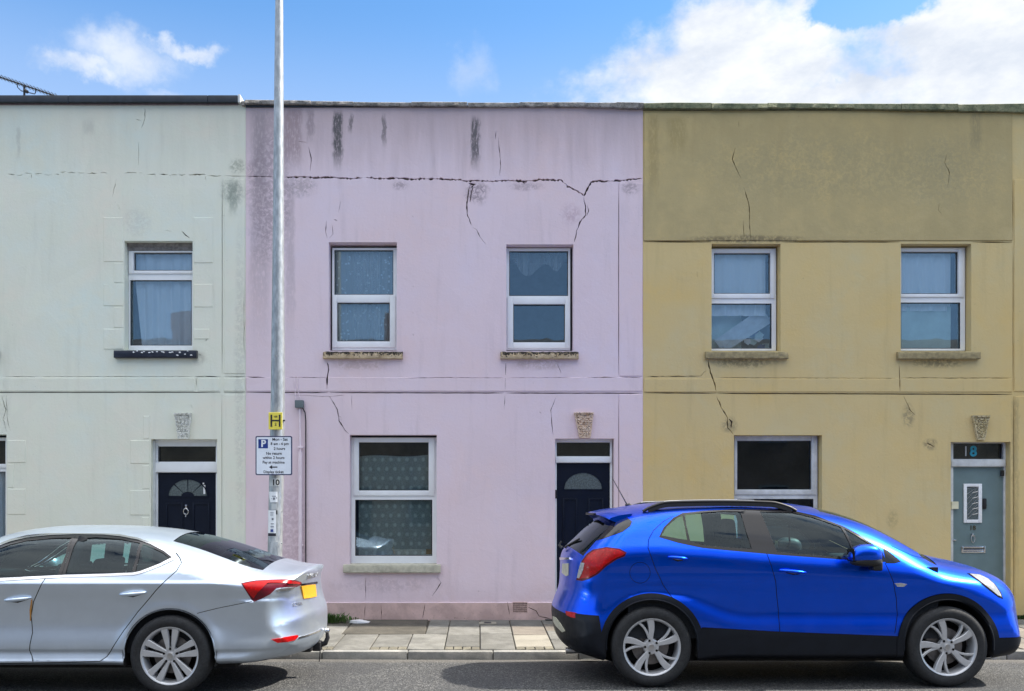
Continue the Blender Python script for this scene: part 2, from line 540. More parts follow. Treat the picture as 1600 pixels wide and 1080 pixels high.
M['stone_gold'] = simple('mustard_sill_stone', (0.30, 0.245, 0.13), 0.85, 0.25, 18, 0.6, 80)
M['navy'] = simple('navy_door_paint', (0.0016, 0.0050, 0.0160), 0.42, 0.1, 5, spec=0.3)
M['black_paint'] = simple('black_gloss_paint', (0.010, 0.014, 0.030), 0.4, 0.2, 9)
M['grey_door'] = simple('grey_blue_door_paint', (0.140, 0.205, 0.215), 0.42, 0.07, 4)
M['chrome'] = simple('polished_metal', (0.78, 0.78, 0.80), 0.16, 0.05, 9, metal=1.0)
M['brushed'] = simple('brushed_metal', (0.55, 0.55, 0.56), 0.35, 0.1, 15, metal=1.0)
M['bronze'] = simple('tarnished_brass', (0.10, 0.085, 0.05), 0.5, 0.3, 20, metal=0.6)
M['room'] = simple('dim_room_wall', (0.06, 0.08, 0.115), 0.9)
M['black_plastic'] = simple('black_plastic', (0.012, 0.012, 0.014), 0.5, 0.2, 20)
M['slate'] = simple('slate_flashing', (0.020, 0.026, 0.036), 0.5, 0.25, 6, 0.3, 30)
M['sticker_white'] = simple('white_sticker', (0.72, 0.74, 0.76), 0.5, 0.06, 12)
M['sticker_cream'] = simple('cream_plastic', (0.70, 0.68, 0.5), 0.5)
M['ink'] = simple('black_ink', (0.012, 0.012, 0.02), 0.6)
M['blue_ink'] = simple('blue_sign_paint', (0.010, 0.035, 0.21), 0.45)
M['yellow_sign'] = simple('yellow_sign_paint', (0.78, 0.66, 0.09), 0.45, 0.06)
M['blueglass'] = simple('blue_number_glass', (0.03, 0.30, 0.42), 0.3)


def stone_coping(name, a, b_, c):
    m, g, b, o, co = new_mat(name)
    geo = g.node('ShaderNodeNewGeometry')
    pos = geo.outputs['Position']
    n = g.noise(pos, 9, 7, 0.7)
    col = rampvar(g, n, [(0.35, a), (0.5, b_), (0.66, c)])
    sp = g.noise(pos, 45, 5, 0.7)
    col = g.mix(g.ss(sp, 0.5, 0.7, 0, 0.75), col, (0.03, 0.028, 0.025))
    g.put(b.inputs['Base Color'], col)
    b.inputs['Roughness'].default_value = 0.9
    g.put(b.inputs['Normal'], g.bump(g.m('ADD', n, sp), 0.8, 0.02))
    return m


M['coping_pink'] = stone_coping('weathered_pink_coping', (0.13, 0.12, 0.11), (0.28, 0.26, 0.24), (0.42, 0.38, 0.36))
M['coping_gold'] = stone_coping('mossy_coping', (0.10, 0.12, 0.07), (0.22, 0.23, 0.13), (0.30, 0.29, 0.18))
def sill_mat():
    m, g, b, o, co = new_mat('crumbling_painted_sill')
    x, y, z = g.xyz(co)
    n = g.noise(co, 22, 7, 0.75, 0.8)
    col = g.mix(g.ss(g.noise(co, 7, 4), 0.35, 0.65), (0.44, 0.33, 0.20), (0.62, 0.49, 0.33))
    k = g.ss(g.m('ADD', n, g.m('MULTIPLY', z, 2.6)), 0.50, 0.56)
    col = g.mix(k, col, (0.035, 0.028, 0.022))
    g.put(b.inputs['Base Color'], col); b.inputs['Roughness'].default_value = 0.9
    g.put(b.inputs['Normal'], g.bump(n, 0.9, 0.02))
    return m


M['sill_dirty'] = sill_mat()
M['carved'] = stone_coping('carved_keystone', (0.60, 0.42, 0.30), (0.74, 0.56, 0.43), (0.80, 0.66, 0.54))
M['carved_white'] = stone_coping('painted_keystone', (0.66, 0.67, 0.60), (0.76, 0.77, 0.70), (0.82, 0.82, 0.78))
M['carved_gold'] = stone_coping('mustard_keystone', (0.44, 0.36, 0.18), (0.56, 0.47, 0.28), (0.64, 0.55, 0.36))


def glass_mat(name, tint=(0.75, 0.82, 0.85), refl=0.16, rough=0.0, warp=0.0):
    m, g, b, o, co = new_mat(name)
    g.n.remove(b)
    tr = g.node('ShaderNodeBsdfTransparent'); g.put(tr.inputs[0], tint)
    gl = g.node('ShaderNodeBsdfGlossy'); gl.inputs['Roughness'].default_value = rough
    g.put(gl.inputs[0], (0.78, 0.92, 1.0))
    fr = g.node('ShaderNodeFresnel'); fr.inputs[0].default_value = 1.5
    mx = g.node('ShaderNodeMixShader')
    g.put(mx.inputs[0], g.m('ADD', g.m('MULTIPLY', fr.outputs[0], 1.0), refl - 0.06, clamp=True))
    g.l.new(tr.outputs[0], mx.inputs[1]); g.l.new(gl.outputs[0], mx.inputs[2])
    if warp > 0:
        bn = g.bump(g.noise(co, 1.7, 2), warp, 0.02)
        g.l.new(bn, gl.inputs['Normal'])
    g.l.new(mx.outputs[0], o.inputs[0])
    return m


M['pane'] = glass_mat('window_glass', (0.96, 0.99, 1.0), 0.105, 0.0, 0.06)
M['pane_dark'] = glass_mat('dark_window_glass', (0.50, 0.60, 0.70), 0.09, 0.0, 0.05)
M['fan_glass'] = glass_mat('fanlight_glass', (0.65, 0.70, 0.70), 0.14, 0.02, 0.05)
M['obscure'] = simple('obscured_glass', (0.10, 0.125, 0.13), 0.25, 0.3, 60, 0.4, 50)
M['car_glass'] = glass_mat('car_window_glass', (0.60, 0.84, 0.84), 0.058)
M['tint_glass'] = glass_mat('tinted_car_glass', (0.52, 0.76, 0.76), 0.056)
M['privacy_glass'] = glass_mat('dark_car_glass', (0.05, 0.065, 0.065), 0.06)


def curtain_mat(name, col, mode, alpha0=0.35, alpha1=0.9):
    m, g, b, o, co = new_mat(name)
    x, y, z = g.xyz(co)
    g.put(b.inputs['Base Color'], col)
    b.inputs['Roughness'].default_value = 0.9
    if mode == 'lace':
        # rows of small shells woven in the net
        u = g.m('FRACT', g.m('ADD', g.m('MULTIPLY', x, 9.2), g.m('MULTIPLY', g.m('FLOOR', g.m('MULTIPLY', z, 8.0)), 0.5)))
        w = g.m('FRACT', g.m('MULTIPLY', z, 8.0))
        a = g.m('SUBTRACT', u, 0.5); c = g.m('SUBTRACT', w, 0.5)
        r = g.m('SQRT', g.m('ADD', g.m('MULTIPLY', a, a), g.m('MULTIPLY', c, c)))
        k = g.ss(g.m('ADD', r, g.m('MULTIPLY', g.noise(co, 40, 3), 0.12)), 0.16, 0.36, 1, 0)
        al = g.m('ADD', alpha0, g.m('MULTIPLY', k, alpha1 - alpha0))
        al = g.m('ADD', al, g.m('MULTIPLY', g.ss(g.noise(co, 60, 3), 0.4, 0.65), 0.10), clamp=True)
    elif mode == 'floral':
        k = g.ss(g.vor(co, 17.0), 0.18, 0.34, 1, 0)
        k = g.m('MULTIPLY', k, g.ss(g.noise(co, 50, 4), 0.35, 0.6))
        al = g.m('ADD', alpha0, g.m('MULTIPLY', k, alpha1 - alpha0), clamp=True)
    else:
        al = g.m('ADD', alpha0, g.m('MULTIPLY', g.noise(g.mapping(co, scale=(1, 1, 0.15)), 14, 3), alpha1 - alpha0), clamp=True)
    g.put(b.inputs['Alpha'], al)
    return m


M['net_floral'] = curtain_mat('floral_net', (0.80, 0.88, 0.92), 'floral', 0.52, 0.98)
M['net_lace'] = curtain_mat('lace_net', (0.60, 0.72, 0.68), 'lace', 0.46, 0.74)
M['curtain_pale'] = curtain_mat('pale_curtain', (0.92, 0.95, 0.98), 'plain', 0.9, 1.0)
M['curtain_sheer'] = curtain_mat('sheer_scarf', (0.80, 0.85, 0.90), 'plain', 0.12, 0.42)
M['green_card'] = simple('pale_green_sheet', (0.60, 0.76, 0.72), 0.8, 0.1, 3)


def asphalt():
    m, g, b, o, co = new_mat('asphalt')
    geo = g.node('ShaderNodeNewGeometry')
    pos = geo.outputs['Position']
    x, y, z = g.xyz(pos)
    f = g.noise(pos, 130, 3, 0.7)
    v = g.vor(pos, 95.0, 'F1', 'Color')
    vx, _, _ = g.xyz(v)
    big = g.noise(pos, 0.9, 6, 0.6, 0.5)
    col = rampvar(g, vx, [(0.1, (0.012, 0.013, 0.014)), (0.5, (0.040, 0.042, 0.043)), (0.8, (0.095, 0.097, 0.095)), (1.0, (0.25, 0.245, 0.235))])
    col = g.mix(g.ss(big, 0.35, 0.7, 0.15, 0.7), col, (0.036, 0.037, 0.040))
    # gutter grit against the kerb
    gut = g.m('MULTIPLY', g.ss(g.m('ADD', y, g.m('MULTIPLY', g.noise(pos, 3, 4), 0.25)), -2.45, -2.2), 0.6)
    col = g.mix(gut, col, (0.13, 0.12, 0.105))
    col = g.mix(g.ss(g.noise(pos, 8, 5, 0.7), 0.60, 0.72, 0, 0.5), col, (0.028, 0.028, 0.03))
    g.put(b.inputs['Base Color'], col)
    b.inputs['Roughness'].default_value = 0.85
    h = g.m('ADD', g.vor(pos, 95.0), g.m('MULTIPLY', f, 0.5))
    g.put(b.inputs['Normal'], g.bump(h, 0.7, 0.010))
    return m


M['asphalt'] = asphalt()


def paving(name, a, b_, bscale=70):
    m, g, b, o, co = new_mat(name)
    geo = g.node('ShaderNodeNewGeometry')
    pos = geo.outputs['Position']
    oi = g.node('ShaderNodeObjectInfo')
    n = g.noise(pos, 4.5, 7, 0.65, 0.4)
    col = g.mix(g.ss(n, 0.3, 0.7), a, b_)
    hsv = g.node('ShaderNodeHueSaturation')
    g.put(hsv.inputs['Value'], g.ss(oi.outputs['Random'], 0, 1, 0.78, 1.15))
    g.put(hsv.inputs['Color'], col)
    sp = g.noise(pos, bscale, 4, 0.7)
    col = g.mix(g.ss(sp, 0.5, 0.75, 0, 0.45), hsv.outputs[0], tuple(c * 0.45 for c in a))
    dirt = g.ss(g.noise(pos, 1.6, 6, 0.65, 0.5), 0.48, 0.66, 0, 0.5)
    col = g.mix(dirt, col, tuple(c * 0.5 for c in a))
    gum = g.ss(g.vor(pos, 5.0), 0.05, 0.075, 1, 0)
    col = g.mix(g.m('MULTIPLY', gum, 0.4), col, (0.09, 0.085, 0.075))
    g.put(b.inputs['Base Color'], col)
    b.inputs['Roughness'].default_value = 0.9
    g.put(b.inputs['Normal'], g.bump(g.m('ADD', sp, n), 0.6, 0.008))
    return m


M['slab'] = paving('paving_slab', (0.126, 0.124, 0.110), (0.192, 0.189, 0.172))
M['slab_new'] = paving('new_concrete', (0.32, 0.30, 0.245), (0.37, 0.345, 0.285))
M['slab_pink'] = paving('brown_slab', (0.17, 0.15, 0.125), (0.22, 0.195, 0.16))
M['tarpatch'] = paving('tarmac_patch', (0.065, 0.060, 0.048), (0.11, 0.10, 0.08), 110)
M['kerb'] = paving('kerb_stone', (0.20, 0.20, 0.19), (0.30, 0.29, 0.265))
M['brick_set'] = paving('paving_sett', (0.13, 0.12, 0.09), (0.20, 0.185, 0.14))
M['joint'] = simple('joint_dirt', (0.055, 0.05, 0.038), 0.95, 0.3, 20, 0.5)
M['earth'] = simple('ground_far', (0.11, 0.11, 0.10), 0.9, 0.2, 2)
M['leaf'] = simple('weed_leaf', (0.055, 0.11, 0.02), 0.6, 0.35, 30)
M['galv'] = None


def galvanised():
    m, g, b, o, co = new_mat('galvanised_steel')
    n = g.noise(g.mapping(co, scale=(1, 1, 0.3)), 30, 5, 0.6)
    col = g.mix(g.ss(n, 0.35, 0.7), (0.30, 0.32, 0.33), (0.47, 0.49, 0.50))
    col = g.mix(g.ss(g.noise(co, 70, 4, 0.7), 0.62, 0.75, 0, 0.6), col, (0.16, 0.16, 0.15))
    g.put(b.inputs['Base Color'], col)
    b.inputs['Metallic'].default_value = 0.55
    b.inputs['Roughness'].default_value = 0.42
    g.put(b.inputs['Normal'], g.bump(n, 0.15, 0.003))
    return m


M['galv'] = galvanised()


def car_paint(name, col, metal, rough, col2=None, coat=1.0):
    m, g, b, o, co = new_mat(name)
    x, y, z = g.xyz(co)
    n = g.noise(co, 3.0, 4)
    fl = g.noise(co, 900, 1)
    c = g.mix(g.ss(n, 0.3, 0.7), tuple(k * 0.96 for k in col), tuple(min(1, k * 1.04) for k in col))
    # thrown-up road dust towards the sills
    geo = g.node('ShaderNodeNewGeometry')
    wx, wy, wz = g.xyz(geo.outputs['Position'])
    dust = g.m('MULTIPLY', g.ss(g.m('ADD', wz, g.m('MULTIPLY', g.noise(co, 6, 5), 0.3)), 0.35, 0.85, 1, 0), 0.16)
    c = g.mix(dust, c, (0.16, 0.15, 0.13))
    back = geo.outputs['Backfacing']
    c = g.mix(back, c, (0.010, 0.011, 0.014))
    g.put(b.inputs['Base Color'], c)
    g.put(b.inputs['Metallic'], g.m('MULTIPLY', g.m('SUBTRACT', 1.0, back), metal))
    g.put(b.inputs['Roughness'], g.m('ADD', rough, g.m('MULTIPLY', dust, 1.2)))
    g.put(b.inputs['Coat Weight'], g.m('MULTIPLY', g.m('SUBTRACT', 1.0, back), coat))
    b.inputs['Coat Roughness'].default_value = 0.03
    return m


M['blue_paint'] = car_paint('blue_car_paint', (0.0005, 0.100, 0.92), 1.0, 0.30, coat=0.5)
M['silver_paint'] = car_paint('silver_car_paint', (0.66, 0.75, 0.86), 0.95, 0.38, coat=0.5)
M['cladding'] = simple('car_cladding', (0.005, 0.007, 0.012), 0.5, 0.15, 9, spec=0.25)
M['gloss_black'] = simple('gloss_black_trim', (0.006, 0.006, 0.008), 0.12, 0.1, 9)
M['tyre'] = simple('tyre_rubber', (0.017, 0.018, 0.020), 0.72, 0.25, 25, 0.3, 120)
M['alloy'] = simple('alloy_wheel', (0.55, 0.56, 0.58), 0.35, 0.06, 12, metal=0.45)
M['alloy_dark'] = simple('wheel_barrel', (0.05, 0.05, 0.055), 0.5, 0.2, 12, metal=0.5)
M['disc'] = simple('brake_disc', (0.20, 0.19, 0.19), 0.45, 0.2, 12, metal=0.8)
M['seat'] = simple('seat_cloth', (0.010, 0.013, 0.018), 0.85, 0.15, 40)
M['under'] = simple('underbody', (0.008, 0.008, 0.009), 0.9)
M['plate_yellow'] = simple('yellow_plate', (0.56, 0.27, 0.010), 0.5, 0.08, 30)
M['plate_grey'] = simple('dull_plate', (0.50, 0.49, 0.38), 0.4, 0.15, 30)
M['dirt_orange'] = simple('rust_stain', (0.42, 0.20, 0.05), 0.8)


def lamp_mat(name, col, rough=0.08, cells=0.0):
    m, g, b, o, co = new_mat(name)
    c = g.mix(g.ss(g.noise(co, 25, 3), 0.3, 0.7), tuple(k * 0.75 for k in col), col)
    if cells:
        v = g.vor(co, cells, 'F1', 'Distance')
        c = g.mix(g.ss(v, 0.1, 0.5, 0, 0.5), c, tuple(k * 0.35 for k in col))
    g.put(b.inputs['Base Color'], c)
    b.inputs['Roughness'].default_value = rough
    b.inputs['Specular IOR Level'].default_value = 0.2
    b.inputs['Coat Weight'].default_value = 0.35
    b.inputs['Coat Roughness'].default_value = 0.02
    return m


M['lamp_red'] = lamp_mat('red_lamp_lens', (0.62, 0.004, 0.006), 0.3, 50)
M['lamp_dark'] = lamp_mat('dark_red_lamp_lens', (0.13, 0.008, 0.018), 0.2)
M['lamp_clear'] = lamp_mat('clear_lamp_lens', (0.62, 0.63, 0.64), 0.15, 40)
M['lamp_head'] = lamp_mat('headlamp_reflector', (0.50, 0.52, 0.54), 0.12, 22)

# ------------------------------------------------------------------ ground: road, kerb, pavement
KERB_Y = -2.24
def pav_z(y):      # pavement falls to the kerb
    t = (y - KERB_Y) / (0 - KERB_Y)
    return 0.033 + 0.063 * t

b = MB()
b.add([(-600, -600, -0.10), (600, -600, -0.10), (600, 600, -0.10), (-600, 600, -0.10)], [(0, 1, 2, 3)])
b.build('ground', M['earth'], kind='structure')
b = MB()
rows = [(-14.5, -0.02), (-11, 0.02), (-8.0, 0.035), (-4.6, 0.006), (-3.6, -0.002), (-3.0, -0.022), (-2.5, -0.045), (KERB_Y - 0.002, -0.052)]
xs = [-60 + i * 2.0 for i in range(61)]
vs = [(x, y, z + 0.004 * math.sin(x * 1.3 + y)) for (y, z) in rows for x in xs]
fs = []
for i in range(len(rows) - 1):
    for k in range(len(xs) - 1):
        fs.append((i * len(xs) + k, i * len(xs) + k + 1, (i + 1) * len(xs) + k + 1, (i + 1) * len(xs) + k))
b.add(vs, fs)
b.build('road', M['asphalt'], smooth=60, kind='structure')
# pavement bed, with the slabs laid on it
pv = MB()
pv.add([(-60, KERB_Y + 0.13, pav_z(KERB_Y) - 0.012), (60, KERB_Y + 0.13, pav_z(KERB_Y) - 0.012), (60, 0.3, pav_z(0) - 0.004), (-60, 0.3, pav_z(0) - 0.004)], [(0, 1, 2, 3)])
pavement = pv.build('pavement', M['joint'], kind='structure')
kb = MB()
kb.box(-60, 60, KERB_Y + 0.01, KERB_Y + 0.14, -0.15, 0.008)
kerb = kb.build('kerb', M['joint'], kind='structure')
# kerb stones: joints seen at px 503, 636, 765
sk = F / (KERB_Y - CY)
jx = (503 - VX) / sk
kx = jx - 0.91 * 9
i = 0
while kx < 8.5:
    q = MB()
    dz = random.uniform(-0.003, 0.003)
    q.box(kx + 0.004, kx + 0.906, KERB_Y, KERB_Y + 0.13, -0.12, 0.033 + dz, bev=0.012)
    q.build('kerb_stone', M['kerb'], kerb, smooth=40)
    kx += 0.91


def slab(x0, x1, y0, y1, mat, name='paving_slab', skew0=0.0, skew1=0.0, lift=0.0):
    """one slab; skew moves the wall-side corners"""
    gp = 0.006
    dz = random.uniform(-0.0035, 0.0035) + lift
    tx = random.uniform(-0.003, 0.003)
    q = MB()
    bm = bmesh.new()
    cs = [(x0 + gp, y0 + gp), (x1 - gp, y0 + gp), (x1 - gp + skew1, y1 - gp), (x0 + gp + skew0, y1 - gp)]
    top = [bm.verts.new((x, y, pav_z(y) + dz + tx * (1 if x > (x0 + x1) / 2 else -1))) for x, y in cs]
    bot = [bm.verts.new((x, y, pav_z(y) - 0.05)) for x, y in cs]
    tf = bm.faces.new(top)
    for a in range(4):
        c = (a + 1) % 4
        bm.faces.new((top[a], bot[a], bot[c], top[c]))
    bmesh.ops.bevel(bm, geom=[e for e in tf.edges], offset=0.005, segments=1, affect='EDGES')
    q.bm(bm)
    return fix_normals(q.build(name, M[mat], pavement))

def px2ground(px, py):
    """pixel on the sloping pavement -> (x, y)"""
    y = -1.0
    for _ in range(20):
        s = (py - VY) / (CZ - pav_z(y))
        y = F / s + CY
    return (px - VX) / s, y

yk = KERB_Y + 0.13
def X(px, py): return px2ground(px, py)
# measured joints along the visible stretch (x at mid pavement)
ymid = X(600, 991)[1]
yfar = -0.02
ybr = yk + 0.16
front_j = [X(p, 1005)[0] for p in (487, 527, 583, 639, 696, 750, 804, 862)]
back_j = [X(p, 980)[0] for p in (666, 701, 750, 800, 852)]
fm = ['slab', 'slab', 'slab', 'slab', 'slab', 'slab', 'slab_new']
fj = front_j
for i in range(len(fj) - 1):
    hasb = i in (1, 3 - 1, 4, 6)
    if i in (0, 2, 4, 6):      # little setts between slab and kerb
        n = 4
        for k in range(n):
            w = (fj[i + 1] - fj[i]) / n
            slab(fj[i] + k * w, fj[i] + (k + 1) * w, yk, ybr, 'brick_set', 'paving_sett')
        slab(fj[i], fj[i + 1], ybr, ymid if i < 4 else (ymid - 0.05), fm[i])
    else:
        slab(fj[i], fj[i + 1], yk, ymid if i < 4 else (ymid + 0.05), fm[i])
# tarmac patch against the wall
x0, _ = X(533, 991); x1, _ = X(664, 991)
slab(x0, x1, ymid, yfar, 'tarpatch', 'tarmac_patch', skew0=0.02, skew1=-0.02)
slab(X(490, 985)[0], x0, ymid, yfar - 0.5, 'slab')
slab(X(490, 985)[0], x0, yfar - 0.5, yfar, 'tarpatch')
bx = [x1, X(701, 980)[0]]
slab(bx[0], fj[4], ymid, ymid + 0.5, 'slab')
slab(bx[0], fj[4], ymid + 0.5, ymid + 0.75, 'slab')
slab(bx[0], fj[4], ymid + 0.75, yfar, 'slab')
for i, (a, c) in enumerate(((4, 5), (5, 6), (6, 7))):
    y0 = (ymid - 0.05) if i in (0, 2) else (ymid + 0.05)
    slab(fj[a], fj[c], y0, y0 + 0.62, 'slab_pink' if i == 2 else 'slab')
    slab(fj[a], fj[c], y0 + 0.62, yfar, 'slab')
# continuing slabs left and right
def run(xa, xb, step, seed):
    rnd = random.Random(seed)
    n = max(1, round(abs(xb - xa) / step)); w = (xb - xa) / n
    for k in range(n):
        a = xa + k * w; c = a + w
        if a > c: a, c = c, a
        cuts = [yk, yk + 0.6 + rnd.uniform(-.03, .03), yk + 1.2 + rnd.uniform(-.03, .03), yk + 1.75, yfar]
        for j in range(4):
            slab(a, c, cuts[j], cuts[j + 1], rnd.choice(['slab', 'slab', 'slab', 'slab_pink', 'slab']))
run(fj[7], 8.4, 0.42, 3)
run(X(487, 1005)[0], -8.0, 0.42, 5)

# ------------------------------------------------------------------ houses
def rect(x0, y0, x1, y1, y=0.0):
    """pixel rectangle -> world (xa, xb, za, zb)"""
    xa, zt = P(x0, y0, y); xb, zb = P(x1, y1, y)
    return xa, xb, zb, zt


def ribbon(pts, w0, jit=0.0, seed=0, closed=False, step=5.0, wj=0.5):
    """crack outline in pixels -> closed polygon in world x,z ; pts (px,py) ; w0 width in px"""
    rnd = random.Random(seed)
    d = densify(pts, step, closed=False)
    L = []; Rr = []
    for i, p in enumerate(d):
        a = d[max(0, i - 1)]; c = d[min(len(d) - 1, i + 1)]
        tx, tz = c[0] - a[0], c[1] - a[1]
        l = math.hypot(tx, tz) or 1
        nx, nz = -tz / l, tx / l
        j = rnd.uniform(-jit, jit)
        taper = min(1.0, 0.25 + min(i, len(d) - 1 - i) * 0.35)
        w = w0 * 0.5 * (1 + rnd.uniform(-wj, wj)) * taper
        L.append((p[0] + nx * (j + w), p[1] + nz * (j + w)))
        Rr.append((p[0] + nx * (j - w), p[1] + nz * (j - w)))
    poly = L + Rr[::-1]
    return [P(x, y) for x, y in poly]


def facade(name, parent, mats, xa, xb, z0, z1, openings, slits, relief, bulge=0.004, seed=0, depth=0.15, parent_label=None):
    """wall sheet with true openings, real crack slits and stepped relief.
    openings: (xa,xb,za,zb,depth) ; slits: closed polys ; relief: (xa,xb,za,zb,proud)"""
    polys = [densify([(xa, z0), (xb, z0), (xb, z1), (xa, z1)], 0.15)]
    for o in openings:
        polys.append(densify([(o[0], o[2]), (o[1], o[2]), (o[1], o[3]), (o[0], o[3])], 0.15))
    polys += slits
    e = 0.006
    for r_ in relief:
        polys.append(densify([(r_[0], r_[2]), (r_[1], r_[2]), (r_[1], r_[3]), (r_[0], r_[3])], 0.3))
        polys.append(densify([(r_[0] + e, r_[2] + e), (r_[1] - e, r_[2] + e), (r_[1] - e, r_[3] - e), (r_[0] + e, r_[3] - e)], 0.3))
    pts = []
    nx = int((xb - xa) / 0.11); nz = int((z1 - z0) / 0.11)
    rnd = random.Random(seed)
    for i in range(1, nx):
        for j in range(1, nz):
            pts.append((xa + (xb - xa) * (i + rnd.uniform(-.2, .2)) / nx, z0 + (z1 - z0) * (j + rnd.uniform(-.2, .2)) / nz))
    v, tr, c = cdt(polys, pts)
    keep = pip(c, [(xa, z0), (xb, z0), (xb, z1), (xa, z1)])
    for o in openings:
        keep &= ~((c[:, 0] > o[0]) & (c[:, 0] < o[1]) & (c[:, 1] > o[2]) & (c[:, 1] < o[3]))
    back_keep = keep.copy()
    for s_ in slits: keep &= ~pip(c, s_)
    tk = tr[keep]

    def ypos(x, z):
        y = bulge * 2.0 * (mnoise.noise(Vector((x * 0.55, z * 0.55, seed))) + 0.4 * mnoise.noise(Vector((x * 2.1, z * 2.1, seed + 5))))
        for r_ in relief:
            if r_[0] + e - 1e-4 <= x <= r_[1] - e + 1e-4 and r_[2] + e - 1e-4 <= z <= r_[3] - e + 1e-4:
                y -= r_[4]
        return y
    bm = bmesh.new()
    vm = {}
    for t in tk:
        for i in t:
            if i not in vm:
                x, z = v[i]
                vm[i] = bm.verts.new((x, ypos(x, z), z))
    for t in tk:
        a, b_, c_ = (vm[i] for i in t)
        try:
            f = bm.faces.new((a, b_, c_))
        except ValueError:
            continue
    bm.normal_update()
    for f in bm.faces:
        if f.normal.y > 0: f.normal_flip()
    be = [e_ for e_ in bm.edges if len(e_.link_faces) == 1]
    r = bmesh.ops.extrude_edge_only(bm, edges=be)
    nv = [q for q in r['geom'] if isinstance(q, bmesh.types.BMVert)]
    for q in nv:
        dd = 0.035
        for o in openings:
            if o[0] - 1e-3 <= q.co.x <= o[1] + 1e-3 and o[2] - 1e-3 <= q.co.z <= o[3] + 1e-3:
                dd = o[4] if len(o) > 4 else depth
        if abs(q.co.x - xa) < 1e-3 or abs(q.co.x - xb) < 1e-3 or abs(q.co.z - z0) < 1e-3 or abs(q.co.z - z1) < 1e-3: dd = 0.30
        q.co.y += dd
    side = [q for q in r['geom'] if isinstance(q, bmesh.types.BMFace)]
    for f in side: f.material_index = 0
    # dark backing seen inside the cracks
    vb = {}
    for t in tr[back_keep]:
        for i in t:
            if i not in vb:
                x, z = v[i]; vb[i] = bm.verts.new((x, 0.032, z))
    for t in tr[back_keep]:
        try: f = bm.faces.new([vb[i] for i in t]); f.material_index = 1
        except ValueError: pass
    me = bpy.data.meshes.new(name)
    bm.normal_update()
    bm.to_mesh(me); bm.free()
    ox, oz = (xa + xb) / 2, z0
    me.transform(Matrix.Translation((-ox, 0, -oz)))
    for m in mats: me.materials.append(m)
    me.polygons.foreach_set('use_smooth', [True] * len(me.polygons))
    me.set_sharp_from_angle(angle=R(28))
    o = bpy.data.objects.new(name, me)
    COL.objects.link(o)
    o.parent = parent
    o.location = Vector((ox, 0, oz)) - parent.location
    return o


def ring(mb, outer, inner, y0, y1, mi=0, bev=0.004):
    """rectangular frame from four butted members. rects (xa,xb,za,zb)"""
    ox0, ox1, oz0, oz1 = outer; ix0, ix1, iz0, iz1 = inner
    mb.box(ox0, ix0, y0, y1, oz0, oz1, mi, bev)
    mb.box(ix1, ox1, y0, y1, oz0, oz1, mi, bev)
    e = 0.0005
    mb.box(ix0 + e, ix1 - e, y0 + 0.0015, y1, iz1, oz1, mi, bev)
    mb.box(ix0 + e, ix1 - e, y0 + 0.0015, y1, oz0, iz0, mi, bev)


def window(parent, outer, panes, sash=(), mat='upvc', ydep=0.125, glass='pane', label=None):
    """outer px rect, panes px rects (glass), sash = (outer px rect, pane index) rings standing proud"""
    O = rect(*outer, y=ydep)
    fr = MB()
    Ps = [rect(*p, y=ydep) for p in panes]
    # bars between the outer frame and panes, built as a plate with holes
    poly = [(O[0], O[2]), (O[1], O[2]), (O[1], O[3]), (O[0], O[3])]
    polys = [poly] + [[(p[0], p[2]), (p[1], p[2]), (p[1], p[3]), (p[0], p[3])] for p in Ps]
    v, tr, c = cdt(polys, [])
    keep = pip(c, poly)
    for p in Ps: keep &= ~((c[:, 0] > p[0]) & (c[:, 0] < p[1]) & (c[:, 1] > p[2]) & (c[:, 1] < p[3]))
    bm = bmesh.new()
    bv = [bm.verts.new((a[0], ydep, a[1])) for a in v]
    for t in tr[keep]: bm.faces.new([bv[i] for i in t])
    for f in bm.faces:
        f.normal_update()
        if f.normal.y > 0: f.normal_flip()
    be = [e_ for e_ in bm.edges if len(e_.link_faces) == 1]
    r = bmesh.ops.extrude_edge_only(bm, edges=be)
    for q in r['geom']:
        if isinstance(q, bmesh.types.BMVert): q.co.y += 0.065
    bmesh.ops.delete(bm, geom=[q for q in bm.verts if not q.link_faces], context='VERTS')
    fr.bm(bm)
    w = fr.build('window', M[mat], parent, label=label)
    for (so, pi) in sash:
        s_ = MB()
        ring(s_, rect(*so, y=ydep - 0.018), (Ps[pi][0] - 0.004, Ps[pi][1] + 0.004, Ps[pi][2] - 0.004, Ps[pi][3] + 0.004), ydep - 0.018, ydep - 0.0005)
        s_.build('sash', M[mat], w, smooth=40)
    gk = MB()
    for p in Ps:
        ring(gk, (p[0] - 0.002, p[1] + 0.002, p[2] - 0.002, p[3] + 0.002), (p[0] + 0.008, p[1] - 0.008, p[2] + 0.008, p[3] - 0.008), ydep + 0.004, ydep + 0.02, bev=0)
    gk.build('gasket', M['gasket'], w)
    for p in Ps:
        q = MB(); q.box(p[0] + 0.001, p[1] - 0.001, ydep + 0.022, ydep + 0.028, p[2] + 0.001, p[3] - 0.001)
        q.build('pane', M[glass], w)
    return w, Ps


